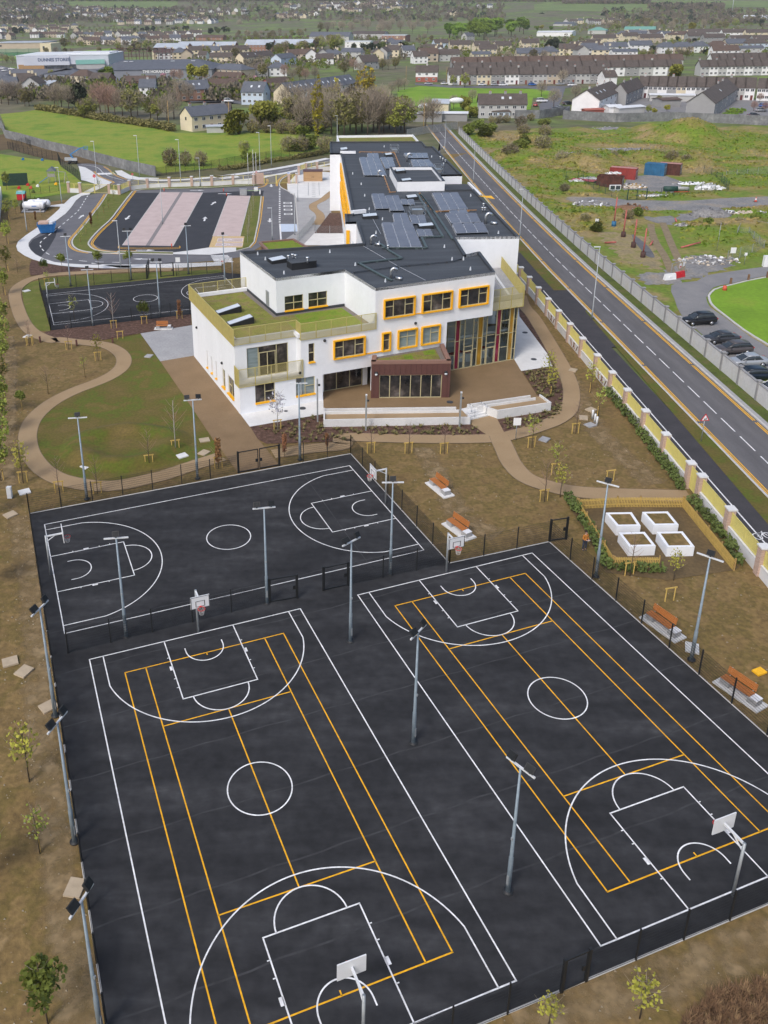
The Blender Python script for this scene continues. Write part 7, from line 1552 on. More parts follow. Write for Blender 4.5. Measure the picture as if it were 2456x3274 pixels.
# the middle distance
wood(['dark'], 't1', 690, 255, 1040, 280, 10, 11, 'dark conifers in the left part of the long tree belt'); wood(['dark'], 't1', 1125, 262, 1650, 290, 14, 11, 'dark conifers in the right part of the long tree belt'); grove(['dark'], 't1', '130,300 190,298', 15, 'dark round evergreens at the far left'); grove(['dark'], 't1', '455,225 530,225 910,205 1090,210 1265,140 1320,110 1580,140 1640,140', 13, 'single dark evergreens among the far roofs'); grove(['olive'], 't1', '550,420', 13, 'orange brown round tree beside the sports hall'); grove(['pink'], 't1', '780,385 850,385', 7, 'pink blossom trees by the white gabled houses'); grove(['bare','olive'], 't1', '60,540 110,545 25,535 400,470 480,470 560,465 620,468 850,462', 7, 'scrub trees along the pitch before the supermarket')
wood(['bud','olive'], 't1', 1000, 420, 1300, 470, 8, 8, 'yellow green trees left of the long school'); grove(['bud','olive','mid'], 't2', '165,490 410,520 780,480 840,470 900,470 960,470 1000,455 1050,450 700,455', 11, 'trees before the long light roofed school'); wood(['olive','bud'], 't2', 1080, 415, 1340, 445, 8, 14, 'yellowish willows right of the long school'); grove(['dark'], 't2', '980,455 1250,440 1420,435 1510,440 1560,445 1600,440 1640,440', 9, 'dark evergreens right of the long school'); grove(['olive'], 't2', '1140,275', 17, 'tall yellowish tree among the far fields')
wood(['dark','mid'], 't2', 190, 255, 380, 310, 8, 11, 'evergreens left of the green fields'); wood(['bare'], 't2', 390, 190, 760, 262, 11, 17, 'bare wood left of the green fields'); wood(['bare'], 't2', 1180, 220, 1659, 295, 15, 17, 'bare wood right of the green fields'); wood(['mid','olive','bush'], 't2', 600, 230, 1330, 325, 20, 6, 'hedgerow bushes between the green fields'); wood(['bare','olive','thicket'], 't2', 390, 300, 1000, 345, 12, 9, 'scrub trees behind the long school')
wood(['bare'], 't3', 0, 200, 480, 330, 16, 17, 'bare wood behind the flat white building'); grove(['dark'], 't3', '500,205 550,195 610,200 650,225 740,205 800,200 850,205', 17, 'dark pines in the wood'); wood(['green'], 't3', 600, 310, 760, 345, 5, 21, 'bright green trees, left group before the wood'); wood(['green'], 't3', 820, 290, 1060, 345, 8, 25, 'bright green trees, large middle group before the wood'); wood(['green'], 't3', 1090, 260, 1290, 330, 5, 22, 'bright green trees, right group before the wood'); grove(['green','yellow'], 't3', '1380,270 1420,262 1500,268', 10, 'small bright green trees by the white shed')
wood(['dark'], 't3', 1100, 70, 1300, 90, 6, 20, 'dark pines on the skyline left of the plantation'); wood(['dark'], 't3', 1150, 160, 1659, 205, 12, 24, 'dark plantation pines, left part'); wood(['dark'], 't4', 0, 150, 330, 195, 12, 24, 'dark plantation pines, right part')
wood(['bare','bare','olive'], 't4', 350, 170, 1000, 270, 20, 14, 'bare trees in the belt behind the cream roofs'); wood(['bare','olive'], 't4', 1000, 150, 1659, 250, 18, 13, 'bare trees in the belt before the warehouses'); grove(['bud','yellow'], 't4', '440,250 600,225 720,230 1040,255 1390,225', 13, 'yellow green trees in the belt'); grove(['dark'], 't4', '1030,180 1070,165 1320,130 1600,215', 13, 'dark evergreens in the belt')
grove(['dark','mid'], 't3', '390,500 440,500 215,435 255,430 20,455 70,455', 10, 'dark evergreens round the white house'); grove(['pink'], 't3', '500,470', 7, 'pink blossom tree among the cream houses'); grove(['yellow'], 't3', '690,470', 9, 'round yellow green tree among the cream houses'); grove(['olive','bare'], 't3', '110,600 60,600 170,590 1000,560 1060,560 1130,545 420,350 480,355 1350,520 1440,520', 8, 'garden trees between terrace and cream houses'); grove(['dark'], 't3', '1480,430 1540,425 1600,430', 11, 'dark pines right of the cream gables')
grove(['olive','bud'], 't4', '180,440 240,440 290,445 500,370 560,370 640,470 700,470 850,465 960,465 1000,470', 6.5, 'garden trees behind the terrace roofs'); grove(['dark'], 't4', '720,430 1020,350 1060,350 1150,445 930,335', 6.5, 'dark garden evergreens among the slate roofs')
grove(['bare','olive','red'], 't6', '900,160 960,150 1010,160 1090,150 1340,110 1420,80 1480,110 640,130 540,125 830,140', 8, 'garden trees behind the cream terrace'); grove(['pink'], 't6', '570,200', 6, 'pink blossom tree behind the blue white house'); grove(['mid'], 't6', '400,300 300,320 250,325', 5, 'dark bushes left of the blue white house'); grove(['bare'], 't1', '660,200 1150,170 1060,190 420,190 250,170 800,140 1340,190', 12, 'bare trees among the far left roofs')
# far woods read as one mass
leafmat('scrub', (.175,.15,.105))
def far_woods(name, m, n, H, seed, rects, kindw):
 rnd = random.Random(seed); M = MB().use(M_[m])
 for _ in range(n):
  k, x0, y0, x1, y1 = rnd.choice(rects); p = ST(k, rnd.uniform(x0,x1), rnd.uniform(y0,y1)); h = H*rnd.uniform(.6,1.2); w = h*rnd.uniform(.5,.9)
  for _ in range(18):
   a = rnd.random()*6.28; e = rnd.random(); r = w*.5*sqrt(rnd.random()); c = p+Vector((cos(a)*r, sin(a)*r, h*(.15+.8*e*(1-.5*r/w)))); s = w*.17; b = rnd.random()*6.28
   M.add([c+Vector((-s*cos(b),-s*sin(b),-s)), c+Vector((s*cos(b),s*sin(b),-s*.6)), c+Vector((s*.7*cos(b+1),s*.7*sin(b+1),s)), c+Vector((-s*.8*cos(b),-s*.8*sin(b),s*.7))], [(0,1,2,3)])
 return M.build(name, None, kind='stuff')
FW = [('t1',0,20,590,210),('t1',590,75,1659,200),('t2',0,10,1659,190),('t3',0,30,1100,190),('t4',330,90,1659,200),('t1',0,4,1659,14),('t2',0,0,1659,12),('t3',0,0,1659,20),('t4',0,20,700,34),('t4',700,50,1300,80)]
far_woods('distant_woods', 'scrub', 3300, 11, 1, FW, 0); far_woods('distant_bushes', 'leaf_bush', 1200, 8, 2, FW, 0); far_woods('distant_evergreens', 'leaf_dark', 520, 12, 3, FW, 0)
GS = [('t1',0,225,1659,330),('t1',560,340,1659,400),('t2',0,325,1659,350),('t2',0,440,1659,600),('t3',0,330,1659,520),('t4',0,250,1659,460),('t5',0,180,500,330),('t5',500,180,1500,360),('t6',0,180,900,330),('t4',0,190,1659,260)]
far_woods('garden_scrub', 'scrub', 1100, 6, 4, GS, 0); far_woods('garden_shrubs', 'leaf_bush', 1300, 5, 5, GS, 0); far_woods('garden_evergreens', 'leaf_moss', 480, 4.5, 6, GS, 0)
# ------------------------------------------------------------------ houses
for n_, c in dict(h_white=(.78,.78,.78),h_cream=(.66,.58,.42),h_grey=(.30,.30,.30),h_pale=(.46,.46,.45),h_blue=(.50,.58,.68),h_brick=(.30,.17,.12),h_red=(.34,.11,.08),h_tan=(.47,.40,.31)).items(): mat(n_, c, .9, var=.07, scale=.3)
mat('r_dark', None, .95, cols=[(.3,(.075,.062,.054)),(.7,(.11,.09,.08))], scale=.5, fine=.15, fscale=3); mat('r_slate', None, .85, cols=[(.3,(.085,.095,.115)),(.7,(.12,.13,.155))], scale=.5, fine=.12, fscale=3); mat('r_brown', None, .95, cols=[(.3,(.09,.062,.05)),(.7,(.125,.088,.07))], scale=.5, fine=.15, fscale=3); mat('r_light', (.40,.44,.49), .6, var=.12, scale=.15); mat('r_white', (.66,.68,.70), .6, var=.05, scale=.1); mat('pane', None, .1, cols=[(.3,(.02,.023,.028)),(.7,(.10,.11,.13))], scale=.5, spec=.6); mat('upvc', (.72,.72,.72), .5, var=.03); mat('door_col', (.16,.04,.03), .6, objvar=.5); mat('steel_red', (.11,.035,.04), .6); mat('clad_pale', (.50,.53,.60), .6, var=.04, scale=.1); mat('clad_grey', (.22,.235,.27), .6, var=.05, scale=.2, stretch=(3,3,.1)); mat('clad_green', (.16,.34,.28), .5)
def house(name, label, p0, p1, D, eaves, ridge, wm, rm, hip=0.0, chim=(), nwin=0, storeys=2, group=None, door=None, sky=(), gw=False, cat='house', wm2=None, detail=True):
 p0, p1 = V2(p0), V2(p1); d = p1-p0; L = d.length; o = thing(name, label, cat, (p0.x,p0.y,-.1), atan2(d.y,d.x), group); M = MB().use(M_[wm])
 vs = [(0,0,0),(L,0,0),(L,D,0),(0,D,0),(0,0,eaves),(L,0,eaves),(L,D,eaves),(0,D,eaves)]
 M.add(vs, [(0,1,5,4),(1,2,6,5),(2,3,7,6),(3,0,4,7)])
 if not hip: M.add([(0,0,eaves),(0,D,eaves),(0,D/2,ridge-.12),(L,0,eaves),(L,D,eaves),(L,D/2,ridge-.12)], [(0,2,1),(3,4,5)])
 if wm2: M.use(M_[wm2]); M.box((L/2,-.02,eaves*.25), (L+.02,.06,eaves*.5))
 M.build('wall', None, parent=o)
 M = MB().use(M_[rm]); e = .35; sl = (ridge-eaves)/(D/2); ze = eaves-e*sl; hx = hip*D/2
 A = [(-e,-e,ze),(L+e,-e,ze),(L+e-hx if hip else L+e,D/2,ridge),(-e+hx if hip else -e,D/2,ridge),(L+e,D+e,ze),(-e,D+e,ze)]
 t = .18; U = [(x,y,z+t) for x,y,z in A]
 M.add(A+U, [(6,7,8,9),(10,11,9,8),(0,3,2,1),(2,3,5,4),(0,1,7,6),(4,5,11,10)]+([(7,10,8),(11,6,9)] if hip else [(1,2,8,7),(2,4,10,8),(5,3,9,11),(3,0,6,9)]))
 rf = M.build('roof', None, parent=o)
 for f in chim: M = MB().use(M_['h_grey' if wm != 'h_white' else 'h_pale']); M.box((L*f,D/2,ridge+.35), (.95,.65,1.3)); M.use(M_['h_red']); M.box((L*f-.2,D/2,ridge+1.15), (.22,.22,.35)); M.box((L*f+.2,D/2,ridge+1.15), (.22,.22,.35)); M.build('chimney', None, parent=rf)
 for f, g in sky: y = D/2*g; z = eaves+sl*y+t; M = MB().use(M_['skylight_glass']); M.box((0,0,0), (.9,1.2,.1), M=Matrix.Translation((L*f,y,z+.03)) @ Matrix.Rotation(math.atan(sl),4,'X')); M.build('roof_window', None, parent=rf)
 if nwin:
  for s in range(storeys):
   z = eaves/storeys*(s+.58)
   for i in range(nwin):
    if door is not None and s == 0 and i in door:
     M = MB().use(M_['door_col']); M.box((L*(i+.5)/nwin,-.04,1.05), (1.0,.1,2.1)); M.build('door', None, parent=o); continue
    x = L*(i+.5)/nwin; M = MB().use(M_['upvc']); M.box((x,-.03,z), (1.45,.1,1.25)); q = M.build('window', None, parent=o)
    M = MB().use(M_['pane']); M.box((x-.34,-.09,z), (.56,.03,1.0)); M.box((x+.34,-.09,z), (.56,.03,1.0)); M.build('pane', None, parent=q)
 if gw:
  for gx in ((0,-1),(L,1)): M = MB().use(M_['pane']); M.box((gx[0]+gx[1]*.03,D/2,eaves*.8), (.1,.9,1.1)); M.build('gable_window', None, parent=o)
 return o
HS = lambda k, x, y: S(k, x, y)
def hpx(k, xl, xr, yb, D, eaves, ridge, wm, rm, label, yr=None, **kw): return house(kw.pop('name','house'), label, S(k,xl,yb), S(k,xr,yb if yr is None else yr), D, eaves, ridge, wm, rm, **kw)
hpx('t6',42,370,590,8,5.3,8.2,'h_cream','r_slate','cream house with three cream chimneys at the edge of the field',555,chim=(.12,.5,.98),nwin=5,gw=True,door=(2,))
o = hpx('t6',165,310,602,2.5,2.2,2.6,'h_pale','r_light','small light roofed shed before the cream house',598,name='shed',cat='shed')
hpx('t6',462,648,358,9,5.6,9.6,'h_blue','r_slate','pale blue house with two roof windows',362,nwin=4,sky=((.4,.5),(.75,.5)),gw=True)
r_ = [(885+565*i/6, 362-92*i/6) for i in range(7)]
for i in range(6): house('terraced_house', '%s from the left of the cream slate roofed row behind the poplars' % ORD[i], S('t6',*r_[i]), S('t6',*r_[i+1]), 9.5, 5.4, 9.2, ('h_cream','h_white','h_white','h_white','h_white','h_pale')[i], 'r_slate', nwin=2, sky=((.3,.5),(.75,.5)), gw=(i == 0), group='slate roofed row behind the poplars')
hpx('t6',-60,190,330,9,5.2,9,'h_brick','r_slate','brick house with solar strips left of the parked van',318,nwin=4,chim=(.35,.9),sky=((.5,.5),(.7,.5)),gw=True); hpx('t5',1195,1330,300,9,5,8.5,'h_white','r_slate','white house between the budding trees',298,gw=True,nwin=2,chim=(.5,));
hpx('t6',215,460,125,12,5.2,8.2,'h_tan','r_slate','wide hip roofed cream house with white end, right of the shed',140,hip=1,nwin=5); hpx('t6',548,690,122,9,5,8.5,'h_grey','r_dark','grey hip roofed house behind the blossom tree',120,hip=1,nwin=3); hpx('t6',698,850,118,9,5.2,8.2,'h_white','r_slate','white hip roofed house with a lean-to',115,hip=1,nwin=3)
hpx('t6',195,470,240,9,2.8,5.6,'h_red','r_brown','long red brick bungalow with brown roof',232,nwin=4,storeys=1); hpx('t6',210,440,165,9,2.8,5.4,'h_red','r_brown','red bungalow behind another bungalow',172,nwin=3,storeys=1); hpx('t6',725,900,250,9,3,6.2,'h_red','r_brown','red brick bungalow behind the blue house',225,gw=True); hpx('t5',1060,1330,205,9,2.8,5.4,'h_red','r_brown','red bungalow before the big grey shed',200,nwin=4,storeys=1); hpx('t5',610,760,175,9,4.5,7.5,'h_cream','r_brown','cream hip roofed house before the supermarket',180,hip=1,nwin=3); hpx('t5',770,930,190,9,3.5,6.5,'h_brick','r_dark','grey roofed house behind the reddish trees',192,nwin=2); hpx('t5',180,300,290,8,3,3.5,'h_cream','r_light','small pale flat hut beyond the field',288,name='hut',nwin=2,storeys=1); hpx('t5',300,470,250,9,3.2,5.5,'h_white','r_light','white low building in the supermarket yard',248,nwin=2,storeys=1)
hpx('t6',190,365,545,8,4.6,7.8,'h_white','r_dark','white house with brown roof behind the long school trees',543,nwin=4); hpx('t2',90,160,520,8,4.6,7.6,'h_white','r_dark','dark roofed white house left of another by the hedge',520,nwin=2); hpx('t2',190,380,540,8,4.6,7.8,'h_cream','r_dark','wide cream house with brown roof below the school',538,nwin=4,chim=(.5,)); hpx('t2',480,740,545,8,4.6,8,'h_cream','r_dark','wide cream house with two roof windows below the school',520,nwin=4,sky=((.2,.5),(.45,.5)),chim=(.55,)); hpx('t2',800,930,560,9,5,8,'h_blue','r_slate','pale blue house behind the dark tree',545,nwin=2); hpx('t2',1500,1640,600,9,5.2,9.5,'h_pale','r_dark','grey house with steep gabled dormers',590,nwin=3,chim=(.3,.8)); hpx('t2',1310,1480,490,9,4.5,7.5,'h_pale','r_slate','slate roofed grey house right of the willows',492,nwin=3); hpx('t2',1100,1250,550,9,4,7.5,'h_white','r_dark','white gabled house among the garden trees',548,nwin=2)
# estate
hpx('t7',882,1288,474,8.5,5.2,8.6,'h_pale','r_dark','grey three house block with three chimneys and white end gable',474,chim=(.24,.56,.88),nwin=6,sky=((.5,.55),(.66,.55)),gw=False); hpx('t7',1000,1150,474,6,2.6,4.6,'h_blue','r_dark','hip roofed pale extension before the three house block',476,name='house_extension',hip=1,nwin=3,storeys=1,cat='extension'); hpx('t7',905,1005,455,4,2.6,3.6,'h_grey','r_slate','slate lean to before the three house block',455,name='house_extension',cat='extension')
hpx('t7',345,530,165,8,5.4,8.8,'h_white','r_dark','white house with red lower front at the left of the terrace',165,nwin=3,chim=(.5,),wm2='h_red'); hpx('t7',480,625,415,6,3.2,4.6,'h_cream','r_light','cream gabled shed by the caravan',418,name='shed',cat='shed'); hpx('t7',300,570,505,7,3.0,3.4,'h_grey','r_light','long flat roofed dark shed at the road end',508,name='shed',cat='shed'); hpx('t7',570,785,500,6,2.8,3.2,'h_grey','r_white','pale flat roofed shed right of the long dark shed',502,name='shed',cat='shed')
a, b = S('t7',628,190), S('t8',330,168); n = 11; TC = ('h_white','h_grey','h_cream','h_grey','h_white','h_grey','h_pale','h_tan','h_grey','h_pale','h_grey'); TN = ('white','grey','cream','grey','white','grey','pale grey','tan','grey','pale','grey')
for i in range(n): house('terraced_house', '%s house front, %s from the left in the long terrace facing the green' % (TN[i], ORD[i]), a.lerp(b,i/n), a.lerp(b,(i+1)/n), 8, 5.3, 8.6, TC[i], 'r_dark', nwin=3, door=(1,) if i % 2 else (2,), chim=(.98,) if i % 2 == 0 else (), group='long terrace facing the green')
a, b = S('t8',605,283), S('t8',1540,304); n = 12; TC = ('h_white','h_pale','h_white','h_grey','h_cream','h_white','h_pale','h_white','h_grey','h_pale','h_pale','h_white'); TN = ('white','pale grey','white','grey','cream','white','pale','white','grey','pale','pale','white')
for i in range(n): house('terraced_house', '%s house front, %s from the left in the nearer right hand terrace' % (TN[i], ORD[i]), a.lerp(b,i/n), a.lerp(b,(i+1)/n), 8.5, 5.4, 9.2, TC[i], 'r_dark', nwin=2, door=(1,), chim=(.5,) if i % 3 == 0 else (), group='nearer right hand terrace')
a, b = S('t8',1560,306), S('t8',1760,312)
for i in range(3): house('terraced_house', '%s white house in the terrace cut by the right picture edge' % ORD[i], a.lerp(b,i/3), a.lerp(b,(i+1)/3), 8.5, 5.4, 9.0, 'h_white', 'r_dark', nwin=2, group='terrace at the right edge')
def endon(lbl, k, n0, n1, w0, e, r, wm, chim=(), **kw): p0, p1 = S(k,*n0), S(k,*n1); return house('house', lbl, p0, p1, (S(k,*w0)-p0).length, e, r, wm, 'r_dark', chim=chim, nwin=5, **kw)
endon('white gable ended house row with four chimneys', 't8', (285,412), (470,322), (85,398), 5.2, 8.8, 'h_white', (.1,.4,.7,.95), sky=((.15,.5),(.3,.5),(.45,.5)), gw=False); endon('grey gable ended house row right of the white one', 't8', (505,345), (640,285), (420,335), 5.2, 8.8, 'h_grey', (.2,.6)); endon('large dark grey gable ended house row at the right', 't8', (1215,442), (1400,305), (985,438), 5.2, 9.0, 'h_grey', (.6,.8), sky=((.45,.5),))
hpx('t8',335,432,190,10,4.6,7.6,'h_white','r_dark','small white gable behind the estate corner',188,chim=(.5,)); hpx('t8',370,480,415,6,2.6,3.2,'h_white','r_white','white flat roofed garage behind the estate wall',412,name='shed',cat='shed'); hpx('t8',450,660,420,6,2.4,2.8,'h_pale','r_white','light roofed garage row behind the estate wall',405,name='shed',cat='shed'); hpx('t8',180,330,425,3.5,1.9,2.3,'h_red','h_red','low red roofed shed behind the estate wall',420,name='shed',cat='shed'); hpx('t8',800,950,360,8,2.8,3.4,'h_grey','r_brown','brown roofed garage between the estate yards',355,name='shed',cat='shed'); hpx('t8',700,1060,310,5,2.6,3.0,'h_pale','r_white','long white garage row below the nearer terrace',315,name='shed',cat='shed')
def roofrow(lbl, y, x0, x1, n, cols, grp, rm='r_dark'):
 for i in range(n): xa, xb = x0+(x1-x0)*i/n, x0+(x1-x0)*(i+1)/n; house('terraced_house', '%s from the left in the %s' % (ORD[i], lbl), (xa,y,0), (xb,y,0), 8, 5.3, 8.7, cols[i % len(cols)], rm, chim=(.0 if i else .05,) if i % 2 == 0 else (), nwin=2, group=grp)
T2 = S('t7',700,150).x;
roofrow('second dark terrace row behind the green', S('t8',300,120).y+8, S('t7',640,120).x, S('t8',1000,110).x, 16, ('h_grey','h_pale','h_white'), 'second terrace row'); roofrow('third dark terrace row', S('t8',300,60).y+6, S('t7',640,70).x, S('t8',1060,60).x, 18, ('h_grey','h_pale'), 'third terrace row', 'r_brown'); roofrow('dark terrace row at the right behind the near terrace', S('t8',1200,110).y+3, S('t8',1060,100).x, S('t8',1750,100).x, 9, ('h_pale','h_white'), 'right rear terrace row')
roofrow('far right terrace row below the slate roofs', S('t8',1200,40).y, S('t8',1130,30).x, S('t8',1760,30).x, 9, ('h_white','h_grey'), 'far right terrace row')
LST = [('t3',240,345,485,'h_white','r_slate','white tall house with chimneys among dark evergreens'),('t3',330,450,545,'h_white','r_dark','white gabled house left of the terrace'),('t3',510,630,415,'h_blue','r_dark','pale blue gabled house beside the pine'),('t3',640,815,430,'h_cream','r_dark','dark roofed cream house behind the yellow tree'),('t3',850,985,440,'h_cream','r_dark','steep roofed cream house with twin chimneys'),('t3',1030,1165,440,'h_cream','r_dark','tall steep roofed cream house with end chimneys'),('t3',890,1040,475,'h_cream','r_dark','pair of cream gables before the steep roofs'),('t3',830,990,525,'h_cream','r_slate','slate roofed cream bungalow behind the terrace'),('t3',545,720,525,'h_pale','r_dark','dark roofed house right above the terrace'),('t3',1255,1400,415,'h_cream','r_dark','cream gabled house with three stepped gables'),('t3',1210,1430,515,'h_tan','r_slate','long slate roofed house with cream front'),('t3',1425,1570,500,'h_tan','r_slate','hip roofed slate house by the yellow hedge'),('t3',780,850,345,'h_pale','r_slate','small slate gable before the green trees'),
 ('t4',70,200,420,'h_pale','r_dark','grey gabled house with roof windows'),('t4',200,310,400,'h_cream','r_dark','cream gable right of the grey gabled house'),('t4',245,430,350,'h_cream','r_dark','dark steep roof with cream end chimneys'),('t4',485,610,330,'h_cream','r_dark','dark roofed house with green copper ridge behind'),('t4',625,810,345,'h_tan','r_dark','large dark roof with cream gable wall'),('t4',340,520,430,'h_white','r_slate','white house with three small gables'),('t4',540,720,415,'h_white','r_slate','white slate roofed house left of the conifer'),('t4',400,600,475,'h_white','r_slate','white slate roofed bungalow behind the terrace'),('t4',785,910,432,'h_white','r_slate','white hip roofed house, left of a pair'),('t4',895,1055,430,'h_tan','r_slate','cream hip roofed house, right of a pair'),('t4',1050,1180,425,'h_white','r_slate','white hip roofed house with tall aerial'),('t4',1210,1420,465,'h_white','r_brown','white house with brown roof and front gable'),('t4',1190,1330,420,'h_tan','r_brown','brown hip roofed house by the garden conifer'),('t4',1320,1480,400,'h_tan','r_slate','tan house with two small gables'),('t4',1480,1660,400,'h_blue','r_dark','pale blue house with dark hip roof'),('t4',1400,1620,445,'h_pale','r_slate','grey slate bungalow at the right'),
 ('t4',1140,1310,345,'h_grey','r_dark','grey house with pale green gable edge'),('t4',1360,1530,362,'h_grey','r_dark','grey house in front of the cream terrace'),('t4',1540,1680,362,'h_grey','r_dark','grey gabled house at the right edge'),('t4',1010,1160,330,'h_grey','r_dark','grey gabled house behind the dark shrubs'),('t4',1000,1280,295,'h_pale','r_dark','long grey terrace block before the wood'),('t4',1290,1480,300,'h_white','r_dark','long white terrace block before the wood'),('t4',1480,1680,300,'h_cream','r_dark','long cream terrace block before the wood'),('t4',850,1020,320,'h_cream','r_brown','brown roofed bungalow before the wood')]
for k, xl, xr, yb, wm, rm, lb in LST:
 wpx = xr-xl; house('house', lb, S(k,xl,yb), S(k,xr,yb-3), 9, 5.2, 8.8 if 'bungalow' not in lb else 7, wm, rm, hip=1 if 'hip' in lb else 0, chim=(.05,.95) if 'chimney' in lb or 'steep' in lb else (.5,), nwin=3 if wpx < 150 else 4, gw=True)
# ------------------------------------------------------------------ large buildings
a, b = S('t1',150,590), S('t1',935,580); o = thing('supermarket', 'long pale clad supermarket with blue lettering and timber base', 'supermarket', (a.x,a.y,0), atan2((b-a).y,(b-a).x)); L = (b-a).length
M = MB().use(M_['clad_pale']); M.box((L*.5,28,4.6), (L,56,9.2)); M.box((L*.33,-.6,5.4), (L*.5,1.4,6.0)); M.build('wall', None, parent=o); M = MB().use(M_['r_white']); M.box((L*.5,28,9.35), (L+.5,56.5,.4)); M.box((L*.72,30,9.9), (L*.5,30,.8)); M.build('roof', None, parent=o)
M = MB().use(mat('shop_timber', (.36,.22,.10), .7)); M.box((L*.16,-.4,1.5), (L*.28,1.6,3.0)); M.build('timber_front', None, parent=o); M = MB().use(M_['pane']); M.box((L*.48,-.3,1.5), (L*.34,1.2,2.8)); M.build('shop_window', None, parent=o)
text_mesh('DUNNES STORES', 3.1, 'lettering', mat('letter_blue', (.05,.08,.16), .6), o, (L*.41,-1.36,6.2), (pi/2,0,0), .06, .07)
p0 = S('t1',935,540); o = thing('steel_frame', 'dark red steel frame of an unfinished building beside the supermarket', 'steel frame', p0, .05); LL = (S('t1',1450,535)-p0).length
for i in range(9):
 x = LL*i/8; M = MB().use(M_['steel_red']); M.bar((x,0,0), (x,0,8.5), .4); M.bar((x,30,0), (x,30,8.5), .4); M.bar((x,0,8.5), (x,15,10.5), .4); M.bar((x,15,10.5), (x,30,8.5), .4); M.build('frame', None, parent=o)
M = MB().use(M_['steel_red'])
for z, y in ((8.5,0),(5,0),(8.5,30),(10.5,15)): M.bar((0,y,z), (LL,y,z), .3)
M.build('purlin', None, parent=o); M = MB().use(M_['r_white']); M.add([(LL*.25,15,10.8),(LL*.75,15,10.8),(LL*.75,30,8.9),(LL*.25,30,8.9)], [(0,1,2,3)]); M.build('roof_sheet', None, parent=o)
p0, p1 = S('t1',660,592), S('t1',900,585); house('lean_to', 'green glazed lean to roof between supermarket and grey shed', p0, p1, 14, 3.5, 6.0, 'h_pale', 'clad_green', cat='lean-to')
a, b = S('t5',830,150), S('t6',210,140); o = thing('sports_centre', 'huge dark roofed grey shed with white lettering on its front', 'shed building', (a.x,a.y,0), atan2((b-a).y,(b-a).x)); L = (b-a).length
M = MB().use(M_['clad_grey']); M.box((L*.5,25,2.9), (L,50,5.8)); M.build('wall', None, parent=o); M = MB().use(M_['r_slate']); M.add([(-1,-.6,5.8),(L+1,-.6,5.8),(L+1,50,5.8),(-1,50,5.8),(12,25,10.5),(L-12,25,10.5)], [(0,1,5,4),(2,3,4,5),(1,2,5),(3,0,4)]); M.build('roof', None, parent=o)
text_mesh('THE HORAN CENTRE', 2.3, 'lettering', M_['sign_white'], o, (L*.56,-.35,4.6), (pi/2,0,0), .06, .06)
for f in (.2,.25,.62,.8): M = MB().use(M_['skylight_glass']); M.box((L*f,20,9.75), (2.5,2.0,.3)); M.build('roof_window', None, parent=o)
p0, p1 = S('t5',660,170), S('t5',830,150); house('shed', 'grey side wing of the huge dark roofed shed', p0, p1, 25, 4.5, 7.5, 'clad_grey', 'r_slate', hip=1, cat='shed')
a, b = S('t1',-40,448), S('t1',365,445); o = thing('sports_hall', 'beige sports hall with pale blue roof at the far left', 'sports hall', (a.x,a.y,0), atan2((b-a).y,(b-a).x)); L = (b-a).length; M = MB().use(M_['h_tan']); M.box((L*.5,20,4.6), (L,40,9.2)); M.use(M_['h_cream']); M.box((L+6,8,4.4), (12,26,8.8)); M.build('wall', None, parent=o); M = MB().use(M_['r_light']); M.box((L*.5,20,9.5), (L+1,41,.7)); M.build('roof', None, parent=o); M = MB().use(M_['pane']); M.box((L*.08,-.1,6.5), (8,.3,1.6)); M.build('window', None, parent=o); M = MB().use(M_['pane']); M.box((L+4,-5.1,4), (2,.4,4)); M.build('window', None, parent=o)
mat('net_green', (.02,.22,.14), .9, alpha=.5); p0, p1 = S('t1',-40,480), S('t1',345,475); d = p1-p0; o = thing('ball_net', 'green ball stop netting before the beige sports hall', 'net', p0, atan2(d.y,d.x)); M = MB().add([(0,0,0),(d.length,0,0),(d.length,0,6.5),(0,0,6.5)], [(0,1,2,3)]); M.build('netting', M_['net_green'], parent=o)
for f in (0,.25,.5,.75,1): M = MB(); M.bar((d.length*f,0,0), (d.length*f,0,7), .18); M.build('post', M_['fence_green'], parent=o)
def wing(lbl, k, xl, xr, yb, D, e, r, wm='h_brick', rm='r_light', nw=6, yr=None, name='school_wing', cat='school wing', hip=0): return hpx(k, xl, xr, yb, D, e, r, wm, rm, lbl, yr, name=name, cat=cat, nwin=nw, hip=hip)
wing('left gabled wing of the long light roofed school', 't1', 1310, 1590, 462, 22, 5, 9.5, nw=5); wing('second wing of the long light roofed school', 't2', -80, 205, 455, 16, 6.5, 10.5); wing('gabled brick link of the long light roofed school', 't2', 205, 400, 452, 14, 6, 10, rm='r_light'); wing('central long wing of the light roofed school', 't2', 490, 720, 448, 16, 7, 11.5, nw=8); wing('right long wing of the light roofed school', 't2', 722, 1060, 445, 16, 7, 11.5, nw=9)
wing('long dark slate roofed hall right of the school', 't2', 1040, 1380, 355, 18, 6, 11, 'h_pale', 'r_slate'); wing('white flat roofed building with boat like roof peaks', 't2', 1345, 1560, 408, 20, 6, 6.6, 'h_white', 'r_white', 4); wing('long brown roofed hall at the right of the slate hall', 't2', 1400, 1680, 330, 20, 6, 9.5, 'h_pale', 'r_dark'); wing('long low brown roofed block at the left of the dark belt', 't2', 70, 300, 345, 12, 4, 7, 'h_brick', 'r_brown')
